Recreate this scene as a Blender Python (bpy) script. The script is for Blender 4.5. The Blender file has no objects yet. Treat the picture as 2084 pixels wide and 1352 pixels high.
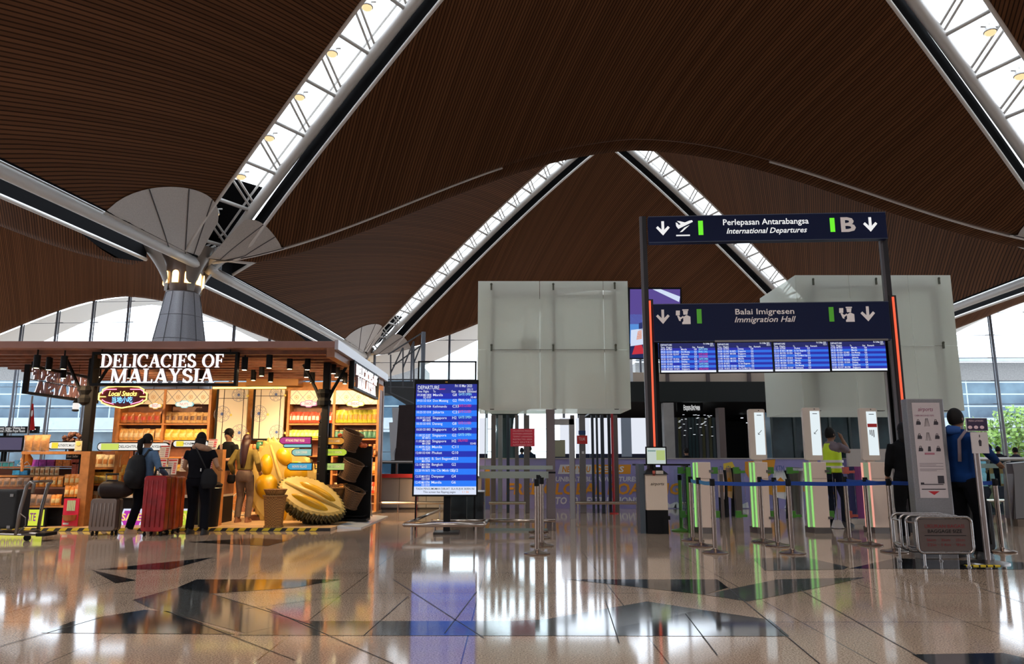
import bpy, bmesh, math, random
from mathutils import Vector, Matrix
random.seed(7)
SC = bpy.context.scene
COL = SC.collection
PI = math.pi
# ---------------------------------------------------------------- camera
F = 1500.0; CX = 1042.0; CY = 676.0; EYE = 1.15
PITCH = math.atan(264 / 1500)
CPI, SPI = math.cos(PITCH), math.sin(PITCH)
cam = bpy.data.cameras.new('camera'); cam.sensor_width = 36; cam.lens = F / 2084 * 36
cam.clip_end = 600
camo = bpy.data.objects.new('camera', cam); COL.objects.link(camo)
camo.location = (0, 0, EYE); camo.rotation_euler = (PI / 2 + PITCH, 0, 0)
SC.camera = camo
def ray(px, py):
    u = (px - CX) / F; v = (CY - py) / F
    return Vector((u, CPI - v * SPI, SPI + v * CPI))
def P(px, py, Y):
    d = ray(px, py); t = Y / d.y
    return Vector((d.x * t, Y, EYE + d.z * t))
def PX(px, py, Y): return P(px, py, Y).x
def PZ(py, Y): return P(CX, py, Y).z
def G(px, py):
    d = ray(px, py); t = -EYE / d.z
    return Vector((d.x * t, d.y * t, 0))
def MPP(Y): return Y / F            # metres per pixel, roughly
# ---------------------------------------------------------------- materials
MATS = {}
def nt(name):
    m = bpy.data.materials.new(name); m.use_nodes = True
    t = m.node_tree; t.nodes.clear()
    o = t.nodes.new('ShaderNodeOutputMaterial')
    return m, t, o
def mat(name, col=(.5, .5, .5), rough=.5, metal=0, emis=None, es=1.0, noise=0, nscale=30, bump=0, spec=.5, coat=0, trans=0):
    if name in MATS: return MATS[name]
    m, t, o = nt(name)
    b = t.nodes.new('ShaderNodeBsdfPrincipled')
    b.inputs['Base Color'].default_value = (*col, 1); b.inputs['Roughness'].default_value = rough
    b.inputs['Metallic'].default_value = metal; b.inputs['Specular IOR Level'].default_value = spec
    b.inputs['Coat Weight'].default_value = coat
    if emis: b.inputs['Emission Color'].default_value = (*emis, 1); b.inputs['Emission Strength'].default_value = es
    if noise or bump:
        tc = t.nodes.new('ShaderNodeTexCoord'); n = t.nodes.new('ShaderNodeTexNoise')
        n.inputs['Scale'].default_value = nscale; n.inputs['Detail'].default_value = 3
        t.links.new(tc.outputs['Object'], n.inputs['Vector'])
        if noise:
            mp = t.nodes.new('ShaderNodeMapRange'); mp.inputs['From Min'].default_value = .3; mp.inputs['From Max'].default_value = .7
            mp.inputs['To Min'].default_value = 1 - noise; mp.inputs['To Max'].default_value = 1 + noise
            vm = t.nodes.new('ShaderNodeVectorMath'); vm.operation = 'SCALE'; vm.inputs[0].default_value = col
            t.links.new(n.outputs['Fac'], mp.inputs['Value']); t.links.new(mp.outputs['Result'], vm.inputs['Scale'])
            t.links.new(vm.outputs[0], b.inputs['Base Color'])
        if bump:
            bp = t.nodes.new('ShaderNodeBump'); bp.inputs['Strength'].default_value = bump; bp.inputs['Distance'].default_value = .01
            t.links.new(n.outputs['Fac'], bp.inputs['Height']); t.links.new(bp.outputs[0], b.inputs['Normal'])
    t.links.new(b.outputs[0], o.inputs['Surface'])
    MATS[name] = m; return m
def glass(name, tint=(.9, .95, .95), gl=.12, rough=.02):
    if name in MATS: return MATS[name]
    m, t, o = nt(name)
    tr = t.nodes.new('ShaderNodeBsdfTransparent'); tr.inputs[0].default_value = (*tint, 1)
    g = t.nodes.new('ShaderNodeBsdfGlossy'); g.inputs['Roughness'].default_value = rough
    lw = t.nodes.new('ShaderNodeLayerWeight'); lw.inputs['Blend'].default_value = gl
    mx = t.nodes.new('ShaderNodeMixShader')
    (t.links.new(lw.outputs['Fresnel'], mx.inputs[0]) if gl else setattr(mx.inputs[0], 'default_value', .02)); t.links.new(tr.outputs[0], mx.inputs[1]); t.links.new(g.outputs[0], mx.inputs[2])
    t.links.new(mx.outputs[0], o.inputs['Surface']); MATS[name] = m; return m
def frosted(name, col, clear=.25):
    if name in MATS: return MATS[name]
    m, t, o = nt(name)
    tr = t.nodes.new('ShaderNodeBsdfTransparent'); tr.inputs[0].default_value = (*[c * 1.0 for c in col], 1)
    d = t.nodes.new('ShaderNodeBsdfDiffuse'); d.inputs[0].default_value = (*col, 1)
    tl = t.nodes.new('ShaderNodeBsdfTranslucent'); tl.inputs[0].default_value = (*col, 1)
    gs = t.nodes.new('ShaderNodeBsdfGlossy'); gs.inputs['Roughness'].default_value = .1
    a = t.nodes.new('ShaderNodeMixShader'); a.inputs[0].default_value = .62
    b = t.nodes.new('ShaderNodeMixShader'); b.inputs[0].default_value = clear
    c = t.nodes.new('ShaderNodeMixShader'); c.inputs[0].default_value = .04
    L = t.links.new
    L(d.outputs[0], a.inputs[1]); L(tl.outputs[0], a.inputs[2]); L(a.outputs[0], b.inputs[1]); L(tr.outputs[0], b.inputs[2])
    L(b.outputs[0], c.inputs[1]); L(gs.outputs[0], c.inputs[2]); L(c.outputs[0], o.inputs['Surface'])
    MATS[name] = m; return m
def emit(name, col, s=1.0):
    return mat(name, (.02, .02, .02), .4, emis=col, es=s)
class NT:
    """tiny node helper"""
    def __init__(s, t): s.t = t
    def n(s, ty, **kw):
        x = s.t.nodes.new(ty)
        for k, v in kw.items(): setattr(x, k, v)
        return x
    def L(s, a, b): s.t.links.new(a, b)
    def m(s, op, a, b=None, c=None):
        x = s.t.nodes.new('ShaderNodeMath'); x.operation = op
        for i, q in enumerate((a, b, c)):
            if q is None: continue
            if isinstance(q, (int, float)): x.inputs[i].default_value = q
            else: s.L(q, x.inputs[i])
        return x.outputs[0]
def slat_mat(name, az, c1, c2, period=.11):
    m, t, o = nt(name); k = NT(t)
    g = k.n('ShaderNodeNewGeometry'); sp = k.n('ShaderNodeSeparateXYZ'); k.L(g.outputs['Position'], sp.inputs[0])
    px, py = math.cos(az), -math.sin(az)       # perpendicular to the run of the slats
    s = k.m('ADD', k.m('MULTIPLY', sp.outputs[0], px / period), k.m('MULTIPLY', sp.outputs[1], py / period))
    fr = k.m('FRACT', s)
    idx = k.m('FLOOR', s)
    wn = k.n('ShaderNodeTexWhiteNoise', noise_dimensions='1D'); k.L(idx, wn.inputs['W'])
    gap = k.m('GREATER_THAN', fr, .3)
    tone = k.m('MULTIPLY_ADD', wn.outputs['Value'], .35, .82)
    mx = k.n('ShaderNodeMix', data_type='RGBA'); k.L(gap, mx.inputs[0])
    mx.inputs[6].default_value = (*c1, 1); mx.inputs[7].default_value = (*c2, 1)
    vm = k.n('ShaderNodeVectorMath', operation='SCALE'); k.L(mx.outputs[2], vm.inputs[0]); k.L(tone, vm.inputs['Scale'])
    b = k.n('ShaderNodeBsdfPrincipled'); b.inputs['Roughness'].default_value = .7; b.inputs['Specular IOR Level'].default_value = .08
    k.L(vm.outputs[0], b.inputs['Base Color'])
    k.L(b.outputs[0], o.inputs['Surface']); return m
# common
STEEL = mat('brushed_steel', (.40, .37, .35), .3, 1)
STEELD = mat('dark_steel', (.24, .22, .21), .35, 1)
BRASSY = mat('warm_steel', (.30, .225, .185), .25, 1)
BLACK = mat('black_paint', (.009, .009, .010), .5, spec=.15)
BLACKG = mat('black_gloss', (.01, .01, .012), .15)
WHITE = mat('white_paint', (.75, .75, .73), .45)
OFFW = mat('cream_panel', (.62, .54, .47), .4)
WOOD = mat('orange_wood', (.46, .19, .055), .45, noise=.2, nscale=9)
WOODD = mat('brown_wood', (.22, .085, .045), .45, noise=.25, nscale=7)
PLY = mat('pale_wood_floor', (.55, .36, .19), .35, noise=.25, nscale=4)
NAVY = mat('navy_sign', (.004, .010, .055), .45, spec=.25)
RED = mat('red_paint', (.6, .03, .03), .4)
LTXT = emit('lit_white_text', (1, 1, 1), 1.0)
# ---------------------------------------------------------------- mesh builder
class M:
    def __init__(s): s.v = []; s.f = []; s.mi = []; s.mats = []; s.cur = 0
    def use(s, m):
        if m not in s.mats: s.mats.append(m)
        s.cur = s.mats.index(m); return s
    def add(s, vs, fs):
        b = len(s.v); s.v += [tuple(v) for v in vs]
        for f in fs: s.f.append([b + i for i in f]); s.mi.append(s.cur)
        return s
    def b(s, x0, x1, y0, y1, z0, z1):
        return s.add([(x, y, z) for x in (x0, x1) for y in (y0, y1) for z in (z0, z1)],
                     [(0, 1, 3, 2), (4, 6, 7, 5), (0, 4, 5, 1), (2, 3, 7, 6), (0, 2, 6, 4), (1, 5, 7, 3)])
    def c(s, c, d, M3=None):
        hx, hy, hz = d[0] / 2, d[1] / 2, d[2] / 2
        vs = [Vector((x, y, z)) for x in (-hx, hx) for y in (-hy, hy) for z in (-hz, hz)]
        if M3 is not None: vs = [M3 @ v for v in vs]
        c = Vector(c)
        return s.add([v + c for v in vs], [(0, 1, 3, 2), (4, 6, 7, 5), (0, 4, 5, 1), (2, 3, 7, 6), (0, 2, 6, 4), (1, 5, 7, 3)])
    def tube(s, pts, r, n=8, cap=True, closed=False):
        pts = [Vector(p) for p in pts]; k = len(pts)
        rs = r if isinstance(r, (list, tuple)) else [r] * k
        vs = []; up = None
        for i, p in enumerate(pts):
            if closed: d = pts[(i + 1) % k] - pts[i - 1]
            else: d = pts[min(i + 1, k - 1)] - pts[max(i - 1, 0)]
            d.normalize()
            if up is None: up = Vector((0, 0, 1)) if abs(d.z) < .9 else Vector((0, 1, 0))
            a = d.cross(up)
            if a.length < 1e-4: a = d.cross(Vector((1, 0, 0)))
            a.normalize(); bb = a.cross(d).normalized(); up = bb
            for j in range(n):
                t = 2 * PI * j / n; vs.append(p + (a * math.cos(t) + bb * math.sin(t)) * rs[i])
        fs = []
        for i in range(k if closed else k - 1):
            i2 = (i + 1) % k
            for j in range(n): fs.append((i * n + j, i * n + (j + 1) % n, i2 * n + (j + 1) % n, i2 * n + j))
        if cap and not closed: fs += [tuple(range(n))[::-1], tuple((k - 1) * n + j for j in range(n))]
        return s.add(vs, fs)
    def lathe(s, prof, n=24, c=(0, 0, 0), a0=0, a1=2 * PI, capends=True):
        full = abs(a1 - a0 - 2 * PI) < 1e-6; m = n if full else n + 1; vs = []
        for r, z in prof:
            for j in range(m):
                t = a0 + (a1 - a0) * j / n; vs.append((c[0] + r * math.cos(t), c[1] + r * math.sin(t), c[2] + z))
        fs = []
        for i in range(len(prof) - 1):
            for j in range(n):
                j2 = (j + 1) % m; fs.append((i * m + j, i * m + j2, (i + 1) * m + j2, (i + 1) * m + j))
        if full and capends: fs += [tuple(range(m))[::-1], tuple((len(prof) - 1) * m + j for j in range(m))]
        return s.add(vs, fs)
    def ell(s, c, r, n=12, k=8, M3=None):
        c = Vector(c); vs = []
        for i in range(k + 1):
            ph = PI * i / k
            for j in range(n):
                t = 2 * PI * j / n
                q = Vector((r[0] * math.sin(ph) * math.cos(t), r[1] * math.sin(ph) * math.sin(t), r[2] * math.cos(ph)))
                if M3 is not None: q = M3 @ q
                vs.append(c + q)
        return s.add(vs, [(i * n + j, (i + 1) * n + j, (i + 1) * n + (j + 1) % n, i * n + (j + 1) % n) for i in range(k) for j in range(n)])
    def loft(s, rings, n=14):
        """rings: (cx,cy,cz,rx,ry)"""
        vs = []
        for cx, cy, cz, rx, ry in rings:
            for j in range(n):
                t = 2 * PI * j / n; vs.append((cx + rx * math.cos(t), cy + ry * math.sin(t), cz))
        fs = [(i * n + j, i * n + (j + 1) % n, (i + 1) * n + (j + 1) % n, (i + 1) * n + j) for i in range(len(rings) - 1) for j in range(n)]
        fs += [tuple(range(n))[::-1], tuple((len(rings) - 1) * n + j for j in range(n))]
        return s.add(vs, fs)
    def grid(s, fn, nu, nv):
        vs = [fn(i / nu, j / nv) for i in range(nu + 1) for j in range(nv + 1)]
        return s.add(vs, [(i * (nv + 1) + j, (i + 1) * (nv + 1) + j, (i + 1) * (nv + 1) + j + 1, i * (nv + 1) + j + 1) for i in range(nu) for j in range(nv)])
    def prism(s, pts, o, X, Z, d):
        """2-D outline pts in the plane (X,Z) at o, thickened by d along X x Z reversed"""
        X = Vector(X); Z = Vector(Z); o = Vector(o); N = X.cross(Z) * d; n = len(pts)
        fr = [o + X * a + Z * b for a, b in pts]
        return s.add(fr + [q - N for q in fr], [tuple(range(n)), tuple(range(2 * n - 1, n - 1, -1))] + [(i, n + i, n + (i + 1) % n, (i + 1) % n) for i in range(n)])
    def flat(s, pts3): return s.add(pts3, [tuple(range(len(pts3)))])
    def text(s, st, o, X=(1, 0, 0), Z=(0, 0, 1), h=.1, w=None, al='l', d=0, shear=0, bold=0):
        tv, tf, bw, bh = text_geo(st, d, shear, bold)
        if not tv: return s
        sc = h / .7; sx = sc
        if w: sx = w / max(bw, 1e-4)
        W = bw * sx; off = {'l': 0, 'c': -W / 2, 'r': -W}[al]
        X = Vector(X); Z = Vector(Z); N = X.cross(Z); o = Vector(o)
        return s.add([o + X * (v[0] * sx + off) + Z * (v[1] * sc) + N * (v[2] * sc) for v in tv], tf)
    def build(s, name, parent=None, smooth=False, world=True, mats=None, auto=None):
        me = bpy.data.meshes.new(name)
        vs = s.v
        if parent is not None and world:
            I = parent_matrix(parent).inverted(); vs = [tuple(I @ Vector(v)) for v in vs]
        me.from_pydata(vs, [], s.f)
        for m in (mats or s.mats or [WHITE]): me.materials.append(m)
        me.polygons.foreach_set('material_index', s.mi)
        if smooth: me.polygons.foreach_set('use_smooth', [True] * len(me.polygons))
        me.update()
        if auto is not None:
            me.polygons.foreach_set('use_smooth', [True] * len(me.polygons)); me.set_sharp_from_angle(angle=auto)
        o = bpy.data.objects.new(name, me); COL.objects.link(o)
        if parent is not None: o.parent = parent
        return o
def parent_matrix(o):
    m = Matrix.LocRotScale(o.location, o.rotation_euler, o.scale)
    return parent_matrix(o.parent) @ m if o.parent else m
_TX = {}
def text_geo(st, d=0, shear=0, bold=0):
    key = (st, d, shear, bold)
    if key in _TX: return _TX[key]
    cu = bpy.data.curves.new('t', 'FONT'); cu.body = st; cu.size = 1; cu.resolution_u = 2; cu.extrude = d
    cu.shear = shear; cu.offset = bold
    ob = bpy.data.objects.new('t', cu); COL.objects.link(ob)
    dg = bpy.context.evaluated_depsgraph_get(); me = bpy.data.meshes.new_from_object(ob.evaluated_get(dg))
    vs = [tuple(v.co) for v in me.vertices]; fs = [tuple(p.vertices) for p in me.polygons]
    bpy.data.objects.remove(ob); bpy.data.curves.remove(cu); bpy.data.meshes.remove(me)
    if vs:
        x0 = min(v[0] for v in vs); x1 = max(v[0] for v in vs)
        vs = [(v[0] - x0, v[1], v[2]) for v in vs]; r = (vs, fs, x1 - x0, 1)
    else: r = (vs, fs, 0, 1)
    _TX[key] = r; return r
def tag(o, label, cat, group=None, kind=None):
    if label: o['label'] = label
    if cat: o['category'] = cat
    if group: o['group'] = group
    if kind: o['kind'] = kind
    return o
def thing(name, label, cat, loc=(0, 0, 0), rz=0, group=None):
    o = bpy.data.objects.new(name, None); COL.objects.link(o); o.location = loc; o.rotation_euler = (0, 0, rz)
    o.empty_display_size = .1
    return tag(o, label, cat, group)
def struct(o): o['kind'] = 'structure'; return o
def dup(root, loc=None, rz=None, label=None, group=None, scale=None):
    r = root.copy(); COL.objects.link(r)
    if loc is not None: r.location = loc
    if rz is not None: r.rotation_euler = (0, 0, rz)
    if scale: r.scale = scale
    if label: r['label'] = label
    if group: r['group'] = group
    for ch in list(root.children):
        c = ch.copy(); COL.objects.link(c); c.parent = r
        for g in list(ch.children):
            e = g.copy(); COL.objects.link(e); e.parent = c
    return r
def bevel(o, w=.01, seg=2):
    me = o.data; bm = bmesh.new(); bm.from_mesh(me)
    bmesh.ops.remove_doubles(bm, verts=bm.verts, dist=1e-5)
    es = [e for e in bm.edges if len(e.link_faces) == 2 and e.calc_face_angle(0) > .6]
    bmesh.ops.bevel(bm, geom=es, offset=w, segments=seg, affect='EDGES', profile=.6, clamp_overlap=True)
    bm.to_mesh(me); bm.free(); me.update(); return o
def rrect(w, h, r, n=5):
    pts = []
    for cx, cy, a in ((w / 2 - r, h / 2 - r, 0), (-w / 2 + r, h / 2 - r, PI / 2), (-w / 2 + r, -h / 2 + r, PI), (w / 2 - r, -h / 2 + r, 3 * PI / 2)):
        for i in range(n + 1):
            t = a + PI / 2 * i / n; pts.append((cx + r * math.cos(t), cy + r * math.sin(t)))
    return pts
def arc_pts(cx, cz, r, a0, a1, n=8): return [(cx + r * math.cos(a0 + (a1 - a0) * i / n), cz + r * math.sin(a0 + (a1 - a0) * i / n)) for i in range(n + 1)]
# ================================================================ BUILDING
S = 38.4; ASP = .7227; PSI = 3.364 * PI / 180; GX = .0896 * S; GY = .7734 * S
BW, BD = S / 2, ASP * S / 2        # half bay width, half bay depth
cps, sps = math.cos(PSI), math.sin(PSI)
def R2W(x, y, z=0):                # roof grid -> world; the column row nearest ahead is y=0
    if z > 5:                          # the near bay falls slightly; every shell crowns a little between its columns
        z += .045 * min(0, y) + 1.7 * abs(math.sin(PI * y / (2 * BD))) * abs(math.cos(PI * x / (2 * BW)))
    x += GX; y += GY
    return Vector((x * cps + y * sps, -x * sps + y * cps, z))
ZC = 9.45; HC = 11.0; HA = 5.2
T0 = .055
def prof(t): return HC * max(0, (t - T0) / (1 - T0)) ** .85
def archf(t):
    t = min(1, abs(t)); return .85 * (.5 + .5 * math.cos(PI * t)) + .15 * (1 - t)
def shz(x, y):
    """height of the timber shells at roof-grid x,y"""
    u = ((x + BW) % (2 * BW) - BW) / BW
    w = ((y % (2 * BD)) - BD) / BD
    au, aw = abs(u), abs(w); m = max(au, aw)
    z = ZC + prof(1 - m)
    if aw > au: z += HA * aw ** 1.5 * archf(au / max(aw, 1e-6))
    return z
SLA = slat_mat('timber_slats_lengthwise', math.radians(-25), (.035, .016, .008), (.135, .058, .026))
SLB = slat_mat('timber_slats_crosswise', math.radians(22), (.035, .016, .008), (.135, .058, .026))
GAP = 1.1                          # half width of the skylight slot, metres
ceil = M()
dg = Vector((BW, BD)).normalized(); gm = GAP / dg.x / BD, GAP / dg.y / BW
def tri_patch(mb, cx, cy, quad, n=40, dz=0):
    """one triangular shell of the bay centred (cx,cy), inset from its skylight slots"""
    for i in range(n):
        pass
    def pt(a, b):
        # a: 0 centre ->1 edge ; b: -1..1 across
        L = math.hypot(BW, BD)
        if quad in 'FB':           # back / front shells, along y
            off = GAP * L / BW     # inset of the diagonal measured along y
            y = off + (BD - off) * a; xm = (y - off) * BW / BD
            x = xm * b; sgn = 1 if quad == 'B' else -1
            X, Y = cx + x, cy + sgn * y
        else:
            off = GAP * L / BD
            x = off + (BW - GAP - off) * a; ym = (x - off) * BD / BW
            y = ym * b; sgn = 1 if quad == 'R' else -1
            X, Y = cx + sgn * x, cy + y
        return X, Y
    def f(a, b):
        X, Y = pt(a, b * 2 - 1); 
        # evaluate height by true bay-local formula with the inset squeezed out
        u = (X - cx) / BW; w = (Y - cy) / BD; au, aw = abs(u), abs(w); m = max(au, aw)
        z = ZC + prof(1 - m)
        if quad in 'FB': z += HA * aw ** 1.5 * archf(min(1, au / max(aw, 1e-6)))
        return tuple(R2W(X, Y, z + dz))
    mb.grid(f, n, n)
for ix in (-1, 0, 1):
    for iy in (-2, -1, 0):
        cx, cy = ix * S, (iy + .5) * 2 * BD
        for q in 'FBLR':
            ceil.use(SLA if q in 'FB' else SLB); tri_patch(ceil, cx, cy, q)
co = struct(ceil.build('ceiling', smooth=True))
# slot sides: fascias on both sides of every slot, with white edges
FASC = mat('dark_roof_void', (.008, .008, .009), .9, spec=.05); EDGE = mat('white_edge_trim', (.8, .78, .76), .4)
PIPE = mat('white_truss_tube', (.62, .60, .58), .35)
def edge_line(cx, cy, quad, side, n=24):
    """points along one slot edge of a shell (side -1/+1)"""
    L = math.hypot(BW, BD); out = []
    for i in range(n + 1):
        a = i / n
        if quad in 'FB':
            off = GAP * L / BW; y = off + (BD - off) * a; x = (y - off) * BW / BD * side; s = 1 if quad == 'B' else -1
            X, Y = cx + x, cy + s * y
        else:
            off = GAP * L / BD; x = off + (BW - GAP - off) * a; y = (x - off) * BD / BW * side; s = 1 if quad == 'R' else -1
            X, Y = cx + s * x, cy + y
        u = (X - cx) / BW; w = (Y - cy) / BD; au, aw = abs(u), abs(w)
        z = ZC + prof(1 - max(au, aw))
        if quad in 'FB': z += HA * aw ** 1.5 * archf(min(1, au / max(aw, 1e-6)))
        out.append((X, Y, z))
    return out
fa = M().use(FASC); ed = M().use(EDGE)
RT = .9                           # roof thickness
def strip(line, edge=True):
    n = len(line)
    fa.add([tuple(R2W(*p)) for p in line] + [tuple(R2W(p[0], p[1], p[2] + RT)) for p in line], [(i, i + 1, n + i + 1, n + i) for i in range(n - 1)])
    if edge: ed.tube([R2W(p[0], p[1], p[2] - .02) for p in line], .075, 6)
for ix in (-1, 0, 1):
    for iy in (-2, -1, 0):
        cx, cy = ix * S, (iy + .5) * 2 * BD
        for q in 'FBLR':
            for sd in (-1, 1): strip(edge_line(cx, cy, q, sd), ix == 0)
        for sx in (-1, 1):         # along the column lines
            X = cx + sx * (BW - GAP); l = []
            for i in range(25):
                Y = cy - BD + GAP + (2 * BD - 2 * GAP) * i / 24
                l.append((X, Y, ZC))
            strip(l, ix != 0)
struct(fa.build('trim_1')); struct(ed.build('trim_2', smooth=True))
# pale crease line on the arch between the two bay rows
for n_, (x0, x1) in enumerate(((-BW + 1.2, -5.6), (5.6, BW - 1.2))):
    ar = M().use(EDGE); pts = []
    for i in range(21):
        x = x0 + (x1 - x0) * i / 20; pts.append(R2W(x, 0, shz(x, 0.001) - .03))
    ar.tube(pts, .06, 6); struct(ar.build('trim_%d' % (3 + n_), smooth=True))
# glazing above the slots (one sheet per slot) and trusses
SKY = glass('skylight_glass', (.96, .98, 1), .0)
wn = [0]
def window(mb, **k):
    wn[0] += 1; return struct(mb.build('window_%d' % wn[0], **k))
LAMP = emit('warm_lamp_glow', (1, .70, .36), 1.15)
def lamp_unit(loc):
    t = thing('spotlight', 'small warm spotlight clipped to the truss under a roof skylight', 'spotlight', loc, 0, 'spotlights along the roof skylights')
    a = M().use(PIPE); a.tube([(0, 0, 0.55), (0, 0, .08)], .03, 6); a.lathe([(.0, .22), (.15, .20), (.20, .03), (.21, 0)], 12); a.tube([(-.3, 0, .2), (.3, 0, .2)], .03, 6); a.build('lamp_housing', t, world=False, smooth=True)
    b = M().use(LAMP); b.ell((0, 0, -.01), (.18, .18, .12), 10, 6); b.build('bulb', t, world=False, smooth=True)
    return t
lamp0 = None
def truss(p0, p1, zf, label, lamps=False, panels=12, side=1, off=0, struts=True):
    """three-chord roof truss along a slot from p0 to p1 (roof grid xy)"""
    global lamp0
    p0 = Vector(p0); p1 = Vector(p1); d = (p1 - p0); L = d.length; d.normalize(); nrm = Vector((-d.y, d.x))
    def q(s, o, dz): 
        c = p0 + d * s + nrm * o; return R2W(c.x, c.y, zf(s / L) + dz)
    base = R2W(p0.x, p0.y, 0)
    s0 = .17 if struts else 0
    t = thing('roof_truss', label, 'roof truss', (base.x, base.y, zf(0)))
    N = panels
    po = .8 * off
    m = M().use(PIPE); m.tube([q(L * i / N, po, .15) for i in range(N + 1)], .21, 12); m.build('lower_chord', t, smooth=True)
    m = M().use(PIPE)
    m.tube([q(L * i / N, po - .12, .75 if struts else .3) for i in range(N + 1)], .05, 6)
    m.build('upper_chord', t, smooth=True)
    if not struts: N = 0
    m = M().use(PIPE)
    for i in range(N):
        s = L * i / N
        for o in (-1.0, 1.0):
            m.tube([q(s, po, .2), q(s + L / N * .5, o, .7)], .05, 6); m.tube([q(s + .22, po, .2), q(s + L / N * .5 + .22, o, .7)], .05, 6)
            m.tube([q(s, po, .15), q(s, o, .3)], .075, 6)
    if N: m.build('web_struts', t, smooth=True)
    g = M().use(SKY); k = 24
    g.grid(lambda a, b: tuple(q(L * (s0 + (1 - s0) * a), (b * 2 - 1) * 1.1, .95)), k, 1); window(g)
    if s0:
        m = M().use(FASC); m.grid(lambda a, b: tuple(q(L * s0 * a, (b * 2 - 1) * 1.1, .9)), 8, 1); m.build('slot_cover', t)
    if lamps:
        for i in range(1, N):
            loc = q(L * (i - .35) / N, -off * .45, .25)
            if lamp0 is None: lamp0 = lamp_unit(loc)
            else: dup(lamp0, loc)
zdiag = lambda t: ZC + prof(t) + .05
zflat = lambda t: ZC - .25
def c2(ix, iy): return (ix * S, (iy + .5) * 2 * BD)
LBL = {}
cc = c2(0, -1)
truss((-BW, 0), cc, zdiag, 'white truss with lit spots rising from the left column to the top edge', True, 13, 1, 1)
truss((BW, 0), cc, zdiag, 'white tubular truss in the skylight at the upper right corner of the view', True, 13, -1, -1)
cf = c2(0, 0)
truss((-BW, 2 * BD), cf, zdiag, 'white truss in the long skylight left of centre rising to the ceiling arch', False, 18, 1, 1)
truss((BW, 2 * BD), cf, zdiag, 'white truss in the skylight passing behind the upper departures sign', False, 18, 1, -1)
truss((-BW, 0), cf, zdiag, 'roof truss on the diagonal behind the left column, mostly hidden by the ceiling', False)
truss((BW, 0), cf, zdiag, 'roof truss on the diagonal behind the right column, mostly hidden by the ceiling', False)
truss((-BW, -2 * BD), (-BW, -.5), zflat, 'level white roof tube running from the left edge of the view to the left column', False, 12, 1, -1, False)
truss((-BW, .5), (-BW, 2 * BD - .5), zflat, 'level white roof tube from the left column back to the far column', False, 12, 1, -1, False)
truss((BW, .5), (BW, 2 * BD - .5), zflat, 'level white roof tube at the right edge above the right window wall', False, 12, 1, 1, False)
for k_, (a, b_) in enumerate((((-BW, -2 * BD), cc), ((BW, -2 * BD), cc))):
    g = M().use(SKY); a = Vector(a); b_ = Vector(b_)
    g.grid(lambda s, t: tuple(R2W(*(a + (b_ - a) * s + Vector((0, (t - .5) * 3))), zdiag(s) + .95)), 12, 1); window(g)
for ix in (-1, 1):                 # skylights of the side bays
    for iy in (-2, -1, 0):
        c = Vector(c2(ix, iy))
        for sx in (-1, 1):
            for sy in (-1, 1):
                a = Vector((c.x + sx * BW, c.y + sy * BD)); g = M().use(SKY)
                g.grid(lambda s, t: tuple(R2W(*(a + (c - a) * s + Vector((0, (t - .5) * 3))), zdiag(s) + .95)), 12, 1); window(g)
# roof deck above everything but the slots so that no daylight leaks: flat lid per shell
lid = M().use(FASC)
for ix in (-1, 0, 1):
    for iy in (-2, -1, 0):
        cx, cy = c2(ix, iy)
        for q in 'FBLR':
            tri_patch(lid, cx, cy, q, 20, RT)
struct(lid.build('trim_5'))
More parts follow.
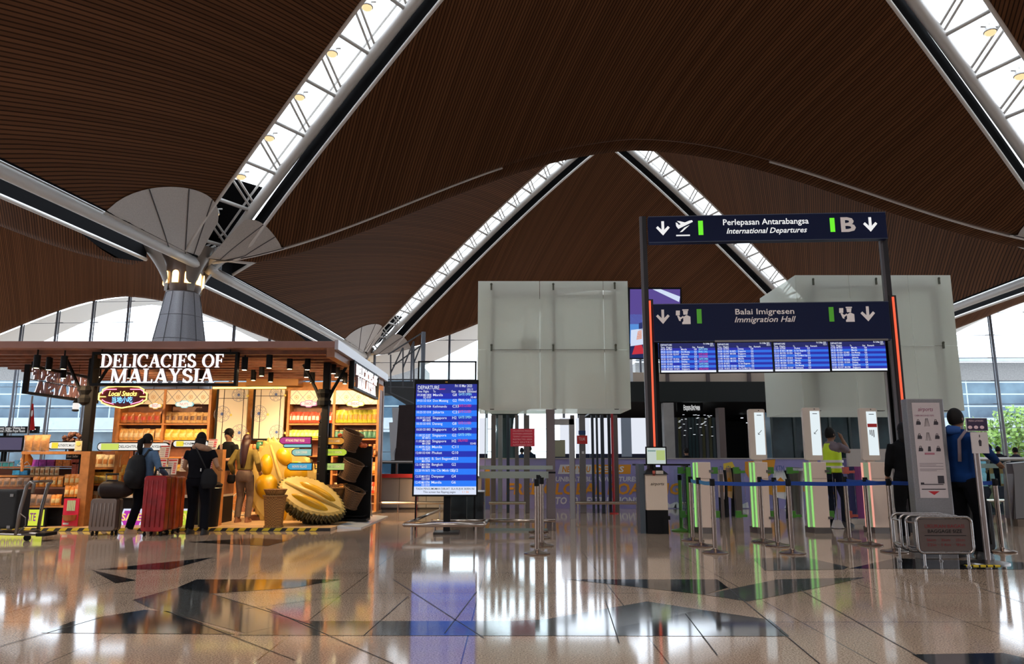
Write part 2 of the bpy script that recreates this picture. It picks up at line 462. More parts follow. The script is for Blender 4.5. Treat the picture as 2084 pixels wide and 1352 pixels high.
# ---------------------------------------------------------------- columns
GRAN = mat('grey_granite_column', (.26, .26, .29), .35, noise=.25, nscale=60)
FAN = mat('pale_grey_capital_panels', (.56, .53, .51), .6, noise=.12, nscale=30)
BRNZ = mat('bronze_column_neck', (.12, .085, .07), .35, .6)
GLOW = emit('column_lamp_glow', (1, .62, .22), 5)
def column(gx, gy, label, bays=((0, -1),)):
    b = R2W(gx, gy, 0)
    t = thing('column', label, 'column', (b.x, b.y, 0))
    m = M().use(GRAN); prof = [(2.1, 0)]
    for i in range(1, 9): z = i * 1.02; prof += [(2.1 - 1.42 * z / 8.2, z - .02), (2.08 - 1.42 * z / 8.2, z), (2.1 - 1.42 * z / 8.2, z + .02)]
    m.lathe(prof, 20, world_loc(b)); m.build('shaft', t, auto=.5)
    sm = M().use(mat('joint_line', (.08, .08, .09), .6))
    for j in range(10):
        a = 2 * PI * j / 10 + .15; sm.tube([(b.x + r * math.cos(a), b.y + r * math.sin(a), z) for r, z in ((2.1, .02), (.69, 8.15))], .014, 4)
    sm.build('panel_joints', t)
    m = M().use(BRNZ); m.lathe([(.66, 8.18), (.72, 8.35), (.74, 9.0), (.78, 9.3), (.95, 9.6), (1.3, 9.95)], 20, (b.x, b.y, 0), capends=False); m.build('neck_core', t, smooth=True)
    # four flared leaves
    for j in range(4):
        a0 = PI / 4 + j * PI / 2 + .1 - PSI
        m = M().use(mat('capital_leaf', (.22, .19, .17), .4, .3))
        def f(s, q):
            z = 8.2 + 1.75 * s; r = .74 + 1.05 * s ** 1.6; w = (.16 + .62 * s ** 1.2)
            a = a0 + (q - .5) * 2 * w / max(r, .1) * .9
            rr = r - .25 * s * (abs(q - .5) * 2) ** 2
            return (b.x + rr * math.cos(a), b.y + rr * math.sin(a), z)
        m.grid(f, 8, 8); m.build('neck_leaf', t, smooth=True)
    # arched lamps
    for j in range(10):
        a = 2 * PI * j / 10 + .3; m = M().use(GLOW)
        X = (-math.sin(a), math.cos(a), 0); o = (b.x + .80 * math.cos(a), b.y + .80 * math.sin(a), 0)
        out = [(-.13, 8.5), (.13, 8.5), (.13, 8.9)] + arc_pts(0, 8.9, .13, 0, PI, 6)[1:] 
        m.prism(out, o, X, (0, 0, 1), .03); m.build('lamp_niche', t)
    # pale fan panels on the shells of the bay in front
    for dx in ((1,) if gx < 0 else (-1,)):
        m = M().use(FAN)
        ang = math.atan2(BD, BW) - .0
        for a0, a1 in ((.0 + .0, ang - .12), (ang + .12, PI / 2 - .13)):
            def f(s, q):
                a = a0 + (a1 - a0) * q
                Rm = ((4.7 - .5 * q) if a0 < .1 else (3.6 + 4.6 * q)) * (1 - .10 * (abs(q - .5) * 2) ** 4); r = 1.25 + (Rm - 1.25) * s
                x = gx + dx * r * math.cos(a); y = gy - r * math.sin(a) - .01
                z = shz(x, y)
                if s < .25: z = z * (s / .25) ** .7 + 9.75 * (1 - (s / .25) ** .7) 
                return tuple(R2W(x, y, z - .05))
            m.grid(f, 24, 24)
            for j in (.25, .5, .75):
                sm_ = m; sm_.use(MATS['joint_line']).tube([Vector(f(i / 16, j)) - Vector((0, 0, .02)) for i in range(17)], .02, 4); m.use(FAN)
        m.build('capital_fan', t, smooth=True)
    return t
def world_loc(b): return (b.x, b.y, 0)
column(-BW, 0, 'grey granite column with wide pale capital and glowing lamps, behind the food kiosk')
column(-BW, 2 * BD, 'far column whose pale capital shows over the right end of the food kiosk')
column(BW, 0, 'column at the right edge of the view, only its capital showing')
column(BW, 2 * BD, 'far right column hidden behind the frosted glass enclosure')
# ---------------------------------------------------------------- floor
FLW = .0
def floor_mat():
    m, t, o = nt('polished_granite_floor'); k = NT(t)
    g = k.n('ShaderNodeNewGeometry'); sp = k.n('ShaderNodeSeparateXYZ'); k.L(g.outputs['Position'], sp.inputs[0])
    n1 = k.n('ShaderNodeTexNoise'); n1.inputs['Scale'].default_value = 90; n1.inputs['Detail'].default_value = 4; k.L(g.outputs['Position'], n1.inputs['Vector'])
    n2 = k.n('ShaderNodeTexNoise'); n2.inputs['Scale'].default_value = .9; k.L(g.outputs['Position'], n2.inputs['Vector'])
    cr = k.n('ShaderNodeValToRGB'); e = cr.color_ramp.elements
    e[0].position = .36; e[0].color = (.24, .165, .115, 1); e[1].position = .68; e[1].color = (.68, .51, .385, 1)
    k.L(n1.outputs['Fac'], cr.inputs[0])
    def line(c, per, off, w):
        f = k.m('FRACT', k.m('DIVIDE', k.m('ADD', c, off), per)); return k.m('LESS_THAN', f, w / per)
    gr = k.m('MAXIMUM', line(sp.outputs[1], 1.2, .36, .012), line(sp.outputs[0], 1.2, 600.3, .010))
    mx = k.n('ShaderNodeMix', data_type='RGBA'); k.L(k.m('MULTIPLY', gr, .75), mx.inputs[0]); k.L(cr.outputs[0], mx.inputs[6]); mx.inputs[7].default_value = (.03, .025, .02, 1)
    vm = k.n('ShaderNodeVectorMath', operation='SCALE'); k.L(mx.outputs[2], vm.inputs[0]); k.L(k.m('MULTIPLY_ADD', n2.outputs['Fac'], .5, .75), vm.inputs['Scale'])
    b = k.n('ShaderNodeBsdfPrincipled'); k.L(vm.outputs[0], b.inputs['Base Color']); b.inputs['Roughness'].default_value = .075; b.inputs['IOR'].default_value = 1.75
    bp = k.n('ShaderNodeBump'); bp.inputs['Strength'].default_value = .05; bp.inputs['Distance'].default_value = .002
    n3 = k.n('ShaderNodeTexNoise'); n3.inputs['Scale'].default_value = 5; k.L(g.outputs['Position'], n3.inputs['Vector']); k.L(n3.outputs['Fac'], bp.inputs['Height'])
    k.L(bp.outputs[0], b.inputs['Normal']); k.L(b.outputs[0], o.inputs['Surface']); return m
FLM = floor_mat()
m = M().use(FLM); m.b(-62, 66, -32, 75, -.2, 0); struct(m.build('floor'))
INL = mat('dark_granite_inlay', (.022, .026, .03), .07, noise=.3, nscale=60); INL.node_tree.nodes['Principled BSDF'].inputs['IOR'].default_value = 1.75
ING = mat('grey_granite_inlay', (.085, .088, .085), .08, noise=.3, nscale=60); ING.node_tree.nodes['Principled BSDF'].inputs['IOR'].default_value = 1.75
inl = [
 (INL, [(82, 1289), (150, 1265), (295, 1242), (340, 1245), (480, 1292)]),
 (ING, [(480, 1294), (615, 1265), (1042, 1265), (1042, 1295)]),
 (INL, [(360, 1197), (400, 1180), (695, 1180), (600, 1197), (430, 1209)]),
 (ING, [(270, 1222), (360, 1197), (430, 1209), (615, 1265), (500, 1290), (300, 1236)]),
 (INL, [(195, 1160), (435, 1135), (345, 1160)]),
 (INL, [(185, 1160), (277, 1182), (235, 1188)]),
 (ING, [(1042, 1265), (1107, 1262), (1317, 1225), (1427, 1242), (1177, 1295), (1042, 1295)]),
 (INL, [(1177, 1295), (1427, 1242), (1567, 1262), (1607, 1296)]),
 (INL, [(1154, 1180), (1460, 1180), (1482, 1197), (1432, 1211)]),
 (ING, [(1432, 1211), (1582, 1180), (1762, 1176), (1642, 1202), (1522, 1225)]),
 (ING, [(1532, 1137), (1640, 1135), (1727, 1155), (1717, 1160), (1557, 1162)]),
 (INL, [(1727, 1158), (1822, 1137), (2084, 1145), (2084, 1160)]),
 (INL, [(1857, 1333), (2042, 1330), (2084, 1340), (2120, 1356), (1897, 1356)]),
 (INL, [(380, 1104), (520, 1096), (590, 1100), (545, 1112)]),
]
ii = M()
for mm, pl in inl:
    ii.use(mm); ii.flat([G(*p) + Vector((0, 0, .002)) for p in pl][::-1])
struct(ii.build('trim_6'))
# joint lines seen running obliquely through the pavement
jl = M().use(mat('dark_floor_joint', (.02, .018, .016), .4))
for a, b in (((1395, 1250), (1460, 1335)), ((1482, 1197), (1668, 1352)), ((1630, 1202), (1865, 1335)), ((1232, 1222), (1260, 1310)), ((1990, 1196), (2084, 1228)),
             ((0, 1317), (205, 1258)), ((430, 1209), (640, 1275)), ((340, 1245), (600, 1345)), ((500, 1240), (700, 1214)), ((740, 1295), (830, 1215)), ((905, 1290), (970, 1205)),
             ((540, 1238), (800, 1352)), ((800, 1180), (985, 1300))):
    A, B = G(*a), G(*b); d = (B - A).normalized(); nn = Vector((-d.y, d.x, 0)) * .004
    jl.flat([p + Vector((0, 0, .003)) for p in (A + nn, A - nn, B - nn, B + nn)])
struct(jl.build('trim_7'))
# ---------------------------------------------------------------- curtain walls
MULL = mat('blue_grey_mullion', (.20, .22, .26), .4, .3)
CGL = glass('curtain_glass', (.93, .96, 1), .08)
YW = 2 * BD
def arch_top(x): 
    u = ((x + BW) % (2 * BW) - BW) / BW
    return ZC + HA * archf(u)
for wi, (xa, xb) in enumerate(((-3 * BW, -BW), (-BW, BW), (BW, 3 * BW))):
    g = M().use(CGL); n = 24
    vs = []
    for i in range(n + 1):
        x = xa + (xb - xa) * i / n; vs += [tuple(R2W(x, YW, 0)), tuple(R2W(x, YW, arch_top(x)))]
    g.add(vs, [(2 * i, 2 * i + 2, 2 * i + 3, 2 * i + 1) for i in range(n)]); window(g)
    fr = M().use(MULL); x = xa + 1.5
    while x < xb - .5:
        zt = arch_top(x) - .1
        fr.tube([R2W(x, YW - .5, 0), R2W(x, YW - .35, zt)], [.12, .09], 8); fr.tube([R2W(x, YW - .12, 0), R2W(x, YW - .08, zt)], [.06, .05], 6)
        z = 1.9
        while z < zt: fr.tube([R2W(x - .35, YW - .1, z), R2W(x + .35, YW - .1, z)], .028, 5); z += 1.75
        x += 2.98
    struct(fr.build('trim_%d' % (8 + wi), smooth=True))
    hz = M().use(MULL)
    for k_ in range(8):
        z = 1.9 + 1.75 * k_
        xs = [xa + (xb - xa) * i / 60 for i in range(61) if arch_top(xa + (xb - xa) * i / 60) > z + .1]
        if xs: hz.tube([R2W(xs[0], YW - .02, z), R2W(xs[-1], YW - .02, z)], .022, 5)
    struct(hz.build('trim_%d' % (11 + wi), smooth=True))
    # white soffit outside, the roof edge seen through the glass
    so = M().use(mat('white_soffit', (.7, .7, .68), .5))
    so.grid(lambda a, b: tuple(R2W(xa + (xb - xa) * a, YW + .05 + 3.2 * b, arch_top(xa + (xb - xa) * a) - .1 - .6 * b + (-.9 * b * (1 - archf(((xa + (xb - xa) * a + BW) % (2 * BW) - BW) / BW))))), 24, 4)
    struct(so.build('trim_%d' % (14 + wi), smooth=True))
# side walls and rear wall closing the hall behind the camera
WALLM = mat('hall_wall', (.18, .15, .13), .6)
for nm, xx in (('wall_left', -3 * BW), ('wall_right', 3 * BW)):
    g = M().use(WALLM); s_ = 1 if xx > 0 else -1
    a = [R2W(xx, -4 * BD, 0), R2W(xx, YW, 0), R2W(xx, YW, 2.0), R2W(xx, -4 * BD, 2.0)]
    g.flat([tuple(q) for q in a]); g.flat([tuple(q) for q in (R2W(xx, -4 * BD, 9.0), R2W(xx, YW, 9.0), R2W(xx, YW, 12), R2W(xx, -4 * BD, 12))]); struct(g.build(nm))
    g = M().use(CGL); g.flat([tuple(q) for q in (R2W(xx, -4 * BD, 2), R2W(xx, YW, 2), R2W(xx, YW, 9.0), R2W(xx, -4 * BD, 9.0))]); window(g)
g = M().use(WALLM); g.flat([tuple(q) for q in (R2W(-3 * BW, -4 * BD, 0), R2W(3 * BW, -4 * BD, 0), R2W(3 * BW, -4 * BD, .8), R2W(-3 * BW, -4 * BD, .8))]); struct(g.build('wall_rear'))
g = M().use(glass('tinted_rear_glass', (.17, .17, .18), .08)); g.flat([tuple(q) for q in (R2W(-3 * BW, -4 * BD, .8), R2W(3 * BW, -4 * BD, .8), R2W(3 * BW, -4 * BD, 7), R2W(-3 * BW, -4 * BD, 7))]); window(g)
g = M().use(WALLM); g.flat([tuple(q) for q in (R2W(-3 * BW, -4 * BD, 7), R2W(3 * BW, -4 * BD, 7), R2W(3 * BW, -4 * BD, 18), R2W(-3 * BW, -4 * BD, 18))]); struct(g.build('trim_20'))
# ---------------------------------------------------------------- outside
m = M().use(mat('outside_ground', (.6, .6, .57), .8)); m.b(-200, 200, 75.5, 260, -.6, -.3); tag(struct(m.build('ground')), None, None)
def facade_mat():
    m, t, o = nt('blue_office_glazing'); k = NT(t)
    g = k.n('ShaderNodeTexCoord'); sp = k.n('ShaderNodeSeparateXYZ'); k.L(g.outputs['Object'], sp.inputs[0])
    def line(c, per, w):
        f = k.m('FRACT', k.m('DIVIDE', k.m('ADD', c, 500), per)); return k.m('LESS_THAN', f, w / per)
    gr = k.m('MAXIMUM', line(sp.outputs[2], 1.55, .16), line(sp.outputs[0], 3.9, .16))
    n = k.n('ShaderNodeTexNoise'); n.inputs['Scale'].default_value = .25; n.inputs['Detail'].default_value = 5; k.L(g.outputs['Object'], n.inputs['Vector'])
    cr = k.n('ShaderNodeValToRGB'); e = cr.color_ramp.elements; e[0].position = .35; e[0].color = (.015, .04, .075, 1); e[1].position = .7; e[1].color = (.10, .17, .22, 1)
    k.L(n.outputs['Fac'], cr.inputs[0])
    mx = k.n('ShaderNodeMix', data_type='RGBA'); k.L(gr, mx.inputs[0]); k.L(cr.outputs[0], mx.inputs[6]); mx.inputs[7].default_value = (.36, .46, .52, 1)
    b = k.n('ShaderNodeBsdfPrincipled'); k.L(mx.outputs[2], b.inputs['Base Color']); b.inputs['Roughness'].default_value = .25
    k.L(b.outputs[0], o.inputs['Surface']); return m
FCM = facade_mat(); CONC = mat('pale_concrete', (.34, .39, .43), .7, noise=.08, nscale=2); RIB = mat('ribbed_band', (.17, .165, .16), .7, noise=.2, nscale=6)
def outbuild(x0, x1, label, Y=95):
    t = thing('terminal_building', label, 'building', ((x0 + x1) / 2, Y, -.3))
    zt = PZ(738, Y); z1 = PZ(775, Y); z2 = PZ(852, Y); z3 = PZ(880, Y)
    m = M().use(RIB); m.b(x0, x1, Y, Y + 12, z1, zt); m.build('roof_band', t)
    m = M().use(CONC); m.b(x0, x1, Y - 1.2, Y - .6, zt, zt + .5); m.build('parapet', t)
    m = M().use(FCM); m.b(x0, x1, Y, Y + 12, z2, z1); m.build('glazing', t)
    m = M().use(CONC); m.b(x0, x1, Y - 1, Y + 12, z3, z2); m.build('concrete_band', t)
    m = M().use(mat('blue_grey_glazing', (.07, .11, .14), .3, noise=.4, nscale=.4)); m.b(x0, x1, Y, Y + 12, -.3, z3); m.build('lower_glazing', t)  # lower storey glazing in mottled blue grey
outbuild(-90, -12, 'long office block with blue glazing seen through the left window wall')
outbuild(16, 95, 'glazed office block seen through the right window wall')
LEAF = mat('bright_leaves', (.20, .34, .06), .6, noise=.5, nscale=2)
def tree(px, py, Y, r, label):
    c = P(px, py, Y)
    t = thing('tree', label, 'tree', (c.x, Y, -.3), 0, 'trees outside the right window wall')
    m = M().use(WOODD); m.tube([(c.x, Y, -.3), (c.x + .1, Y, c.z)], [.2, .08], 8); m.build('trunk', t)
    m = M().use(LEAF); rnd = random.Random(px)
    for _ in range(900):
        th = rnd.uniform(0, 2 * PI); ph = math.acos(rnd.uniform(-1, 1)); rr = r * rnd.random() ** .4
        q = Vector((c.x + rr * math.sin(ph) * math.cos(th), Y + rr * math.sin(ph) * math.sin(th), c.z + rr * 1.1 * math.cos(ph)))
        a = Vector([rnd.gauss(0, 1) for _ in range(3)]).normalized() * .30; b = a.orthogonal().normalized() * .2
        m.add([q - a, q + b, q + a, q - b], [(0, 1, 2, 3)])
    m.build('foliage', t)
tree(1972, 895, 69, 1.9, 'smaller green tree outside, left of the slanted window post at the right')
tree(2068, 885, 73, 2.6, 'larger green tree outside at the right edge')
# world
w = bpy.data.worlds.new('overcast_sky'); SC.world = w; w.use_nodes = True
bg = w.node_tree.nodes['Background']; bg.inputs[0].default_value = (.86, .93, 1.0, 1); bg.inputs[1].default_value = 4.0
# ================================================================ FOOD KIOSK
KX0, KX1, KY0, KY1, KZ = -10.4, -3.05, 12.55, 17.6, 3.08
X3 = (1, 0, 0); Z3 = (0, 0, 1)
# --- slab-serif lettering built from strokes
def arcp(cx, cy, rx, ry, a0, a1, n=12): return [(cx + rx * math.cos(a0 + (a1 - a0) * i / n), cy + ry * math.sin(a0 + (a1 - a0) * i / n)) for i in range(n + 1)]
def ribbon(c, w):
    """closed outline quads of a stroke with centre points c and half-widths w (horizontal-biased)"""
    out = []
    for i in range(len(c) - 1):
        (x0, y0), (x1, y1) = c[i], c[i + 1]
        def nrm(j):
            a = c[max(j - 1, 0)]; b = c[min(j + 1, len(c) - 1)]; dx, dy = b[0] - a[0], b[1] - a[1]; L = math.hypot(dx, dy) or 1
            return -dy / L, dx / L
        n0, n1 = nrm(i), nrm(i + 1)
        h0 = w(n0); h1 = w(n1)
        out.append([(x0 + n0[0] * h0, y0 + n0[1] * h0), (x0 - n0[0] * h0, y0 - n0[1] * h0), (x1 - n1[0] * h1, y1 - n1[1] * h1), (x1 + n1[0] * h1, y1 + n1[1] * h1)])
    return out
TK, TN, SE = .085, .035, .05
wv = lambda n: TN + (TK - TN) * abs(n[0])
def bx(x0, y0, x1, y1): return [[(x0, y0), (x1, y0), (x1, y1), (x0, y1)]]
def stem(x): return bx(x - TK, 0, x + TK, 1) + bx(x - TK - .08, 0, x + TK + .08, SE) + bx(x - TK - .08, 1 - SE, x + TK + .08, 1)
def diag(x0, y0, x1, y1, w): return [[(x0 - w, y0), (x0 + w, y0), (x1 + w, y1), (x1 - w, y1)]]
def serif(x, y, w=.15): return bx(x - w, y, x + w, y + SE)
GLY = {
 'I': (.36, stem(.18)),
 'L': (.66, stem(.18) + bx(.18, 0, .62, 2 * TN) + bx(.55, 0, .62, .24)),
 'E': (.68, stem(.18) + bx(.18, 0, .64, 2 * TN) + bx(.18, 1 - 2 * TN, .62, 1) + bx(.18, .48, .5, .48 + 2 * TN) + bx(.57, 0, .64, .24) + bx(.55, .78, .62, 1) + bx(.46, .38, .51, .66)),
 'F': (.64, stem(.18) + bx(.18, 1 - 2 * TN, .62, 1) + bx(.18, .48, .5, .48 + 2 * TN) + bx(.55, .78, .62, 1) + bx(.46, .38, .51, .66)),
 'D': (.86, stem(.18) + ribbon([(.2, .965)] + arcp(.38, .5, .36, .465, PI / 2, -PI / 2, 14) + [(.2, .035)], wv)),
 'O': (.9, ribbon(arcp(.45, .5, .36, .465, 0, 2 * PI, 24), wv)),
 'C': (.8, ribbon(arcp(.44, .5, .36, .465, .75, 2 * PI - .75, 20), wv) + bx(.66, .66, .72, .98)),
 'S': (.64, ribbon(arcp(.31, .745, .21, .22, .45, 1.5 * PI, 14) + arcp(.33, .26, .23, .225, PI / 2, -PI + .35, 14), lambda n: TN + (TK - TN) * abs(n[0]) * .9 + .012) + bx(.49, .7, .54, .97) + bx(.06, .03, .11, .3)),
 'A': (.84, diag(.12, 0, .42, 1, .045) + diag(.72, 0, .42, 1, .10) + bx(.2, .3, .65, .3 + 2 * TN) + serif(.12, 0) + serif(.72, 0, .17)),
 'M': (1.1, diag(.16, 0, .2, 1, .045) + diag(.55, 0, .2, 1, .09) + diag(.55, 0, .9, 1, .045) + bx(.86, 0, 1.0, 1) + serif(.16, 0) + serif(.93, 0, .17) + bx(.04, 1 - SE, .28, 1) + bx(.84, 1 - SE, 1.06, 1)),
 'Y': (.8, diag(.4, .45, .14, 1, .09) + diag(.4, .45, .66, 1, .045) + bx(.4 - TK, 0, .4 + TK, .5) + serif(.4, 0, .18) + bx(.0, 1 - SE, .3, 1) + bx(.54, 1 - SE, .8, 1)),
 ' ': (.36, [])}
def serif_text(mb, st, o, X, Z, h, w, d):
    tot = sum(GLY[c][0] + .05 for c in st) - .05; sx = w / tot; x = 0
    X = Vector(X); Z = Vector(Z); N = X.cross(Z)
    for ch in st:
        W, qs = GLY[ch]
        for q in qs: mb.prism([((x + a) * sx, b * h) for a, b in q], Vector(o) + N * 0, X, Z, d)
        x += W + .05
LETW = emit('lit_sign_letter', (1, .97, 1), 1.6); LETS = mat('letter_side', (.35, .2, .2), .5)
def big_sign(label, A, X, w, h):
    t = thing('hanging_sign', label, 'sign', A); A = Vector(A); X = Vector(X); N = X.cross(Vector(Z3))
    m = M().use(BLACK); f = .045
    def bar(x0, z0, x1, z1):
        m.prism([(x0, z0), (x1, z0), (x1, z1), (x0, z1)], A + N * .04, X, Z3, .1)
    bar(0, 0, w, f); bar(0, h - f, w, h); bar(0, f, f, h - f); bar(w - f, f, w, h - f); m.build('frame', t)
    m = M().use(BLACK)
    for z in (h * .50,): m.prism([(f, z), (w - f, z), (w - f, z + .012), (f, z + .012)], A, X, Z3, .02)
    m.build('support_rail', t)
    for st, x0, x1, z0, z1 in (('DELICACIES OF', .065, .905, .54, .93), ('MALAYSIA', .135, .845, .09, .5)):
        m = M().use(LETW); serif_text(m, st, A + X * (w * x0) + Vector((0, 0, h * z0)) + N * .05, X, Z3, h * (z1 - z0), w * (x1 - x0), .012)
        o = m.build('lettering', t)
        m = M().use(LETS); serif_text(m, st, A + X * (w * x0) + Vector((0, 0, h * z0)) + N * .036, X, Z3, h * (z1 - z0), w * (x1 - x0), .05)
        m.build('letter_casing', t)
    m = M().use(BLACK)
    for x in (.15, w - .15): m.tube([A + X * x + Vector((0, 0, h)), (*(A + X * x).xy, KZ)], .012, 6)
    m.build('hanger', t)
    return t
fx0, fx1 = PX(187, 750, 12.75), PX(484, 750, 12.75)
big_sign('black framed lit sign DELICACIES OF MALAYSIA across the front of the kiosk', (fx0, 12.75, PZ(786, 12.75)), X3, fx1 - fx0, PZ(717, 12.75) - PZ(786, 12.75))
big_sign('black framed lit sign on the right side of the kiosk, seen at a slant', (KX1 + .05, 13.75, 2.50), (0, 1, 0), 2.6, .52)
big_sign('black framed sign on the left side of the kiosk, its letters seen reversed from behind', (-9.25, 16.4, 2.42), (0, -1, 0), 2.45, .56)
# --- the kiosk shell
kt = thing('food_kiosk', 'open timber food kiosk with flat roof and glowing orange interior', 'kiosk', (-6.7, 12.6, 0))
m = M().use(mat('roof_fascia', (.30, .15, .12), .35, noise=.1, nscale=3)); m.b(KX0, KX1, KY0, KY1, KZ, KZ + .12); bevel(m.build('roof', kt), .01)
m = M().use(WOODD)
y = KY0 + .3
while y < KY1 - .2: m.b(KX0 + .1, KX1 - .08, y, y + .09, KZ - .07, KZ); y += .42
m.build('ceiling_battens', kt)
m = M().use(mat('roof_edge_strip', (.5, .46, .5), .3)); m.b(KX1, KX1 + .06, KY0 - .02, KY1 + .1, KZ - .03, KZ + .14); m.build('roof_edge', kt)
m = M().use(PLY); m.b(KX0, KX1, 12.78, KY1 + .1, 0, .05); m.build('platform', kt)
hz = M(); Y_ = mat('hazard_yellow', (.75, .55, .03), .4); x = KX0; i = 0
hz.use(mat('tape_black', (.02, .02, .02), .5))
hz.b(KX0, KX1, 12.74, 12.78, .0, .052)
hz.use(Y_)
while x < KX1 - .18:
    hz.add([(x, 12.737, .006), (x + .11, 12.737, .006), (x + .15, 12.737, .05), (x + .04, 12.737, .05)], [(0, 1, 2, 3)])
    hz.add([(x + .04, 12.737, .053), (x + .15, 12.737, .053), (x + .18, 12.80, .053), (x + .07, 12.80, .053)], [(0, 1, 2, 3)]); x += .2
hz.build('hazard_tape', kt)
def post(px0, px1, Y, z0=.05, name='post', mm=BLACK):
    m = M().use(mm); a, b = PX(px0, 860, Y), PX(px1, 860, Y); m.b(a, b, Y, Y + (b - a), z0, KZ - .07)
    return bevel(m.build(name, kt), .015)
post(168, 184, 13.3); post(653, 667, 13.9); post(184, 190, 13.45, mm=WOODD, name='post_cladding')
for pxx, Y in ((176, 13.3), (660, 13.9)):
    m = M().use(BLACK); X = PX(pxx, 760, Y)
    for a in (-1, 1): m.tube([(X + a * .08, Y + .07, 2.3), (X + a * .16, Y + .07, 2.5), (X + a * .42, Y + .07, 2.98)], .03, 6)
    m.lathe([(.05, 2.15), (.13, 2.2), (.14, 2.28), (.10, 2.34), (.15, 2.42), (.12, 2.5)], 10, (X, Y + .07, 0)); m.build('post_bracket', kt)
m = M().use(mat('rust_wood', (.30, .12, .06), .45, noise=.2, nscale=5)); m.b(KX1 - .14, KX1, KY1 - .15, KY1, .05, KZ); m.b(KX1 - .14, KX1, KY0, KY1, KZ - .16, KZ); m.build('corner_post', kt)
CREAM = mat('cream_tile', (.72, .66, .55), .35)
BYW = 17.4
m = M().use(WOOD); m.b(PX(427, 850, BYW), KX1 - .14, BYW, BYW + .08, .05, KZ - .07); m.b(PX(232, 850, BYW), PX(427, 850, BYW), BYW, BYW + .08, .05, PZ(792, BYW)); m.build('back_wall', kt)
m = M().use(emit('yellow_cove_light', (1, .85, .2), 3)); m.b(PX(433, 790, 17.2), PX(582, 790, 17.2), 17.2, 17.24, PZ(791, 17.2), PZ(788, 17.2)); m.build('cove_light', kt)
m = M().use(mat('amber_bulkhead', (.42, .2, .06), .5)); m.b(PX(505, 770, 17.0), PX(610, 770, 17.0), 16.9, 17.3, PZ(786, 17.0), PZ(768, 17)); m.build('bulkhead', kt)
# ramp on the right
t = thing('ramp', 'thin silver access ramp at the right foot of the kiosk', 'ramp', (-2.8, 13.6, 0))
m = M().use(mat('ramp_metal', (.75, .8, .85), .3, .3))
m.add([(-3.04, 13.2, .05), (-3.04, 16.0, .05), (-2.62, 16.0, .02), (-2.62, 13.2, .02), (-3.04, 13.2, 0), (-3.04, 16.0, 0), (-2.62, 16.0, 0), (-2.62, 13.2, 0)],
      [(0, 1, 2, 3), (4, 7, 6, 5), (0, 3, 7, 4), (1, 5, 6, 2), (3, 2, 6, 7), (0, 4, 5, 1)]); m.build('ramp_plate', t)
# --- track spotlights
TLAMP = emit('track_lamp_face', (1, .8, .45), 18)
def track(px, py, Y, tilt=0, first=[None]):
    c = P(px, py, Y); c.z = min(c.z, 2.93)
    if first[0] is None:
        t = thing('track_light', 'black cylinder spotlight hung under the kiosk roof', 'spotlight', c, 0, 'spotlights under the kiosk roof')
        m = M().use(BLACK); m.tube([(0, 0, .13), (0, 0, -.10)], .055, 12); m.build('lamp_housing', t, world=False, auto=.6)
        m = M().use(BLACK); m.tube([(0, 0, .13), (0, 0, KZ - 2.93 + .08)], .015, 6); m.build('stem', t, world=False)
        m = M().use(TLAMP); m.lathe([(.04, -.101), (.001, -.104)], 12); m.build('lamp_face', t, world=False)
        first[0] = t
    else: t = dup(first[0], c)
    t.rotation_euler = (tilt, 0, 0)
    return c
TR = [(75, 738, 12.75), (100, 742, 13.3), (130, 740, 12.75), (130, 757, 15.0), (200, 757, 14.4), (260, 760, 14.8), (330, 762, 15.2), (410, 760, 15.2), (498, 742, 12.95), (548, 738, 12.9), (590, 738, 13.5), (626, 741, 13.6),
      (516, 764, 15.4), (533, 752, 14.6), (551, 768, 15.6), (624, 758, 14.6), (636, 770, 15.8), (679, 748, 14.2), (686, 758, 14.8), (694, 764, 15.3), (702, 772, 15.8)]
for i, a in enumerate(TR):
    c = track(*a)
    if i % 2 == 0 or i > 14:
        l = bpy.data.lights.new('kiosk_spot', 'SPOT'); l.energy = (55 if i > 9 else 260) if (i % 4 == 0 or i > 15) else 200; l.color = (1, .66, .33); l.spot_size = 2.3; l.spot_blend = .8; l.shadow_soft_size = .06
        o = bpy.data.objects.new('kiosk_spot', l); COL.objects.link(o); o.location = (c.x, c.y, 2.80); o.rotation_euler = ((.95 if (i % 4 == 0 and i > 2) or i > 15 else .30), 0, 0); o.location.z = 2.74
t = thing('lantern', 'small white and black lantern hanging left of the kiosk post', 'lantern', P(153, 820, 14.0)); c = P(153, 838, 14.0)
m = M().use(BLACK); m.lathe([(.03, 0), (.06, .01), (.06, .04)], 10, c); m.lathe([(.06, .16), (.03, .22), (.01, .26)], 10, c); m.tube([c + Vector((0, 0, .26)), (c.x, c.y, 2.98)], .004, 4); m.build('lantern_frame', t)
m = M().use(emit('lantern_glass', (1, .95, .9), .9)); m.lathe([(.05, .04), (.055, .1), (.05, .16)], 10, c); m.build('lantern_glass', t)
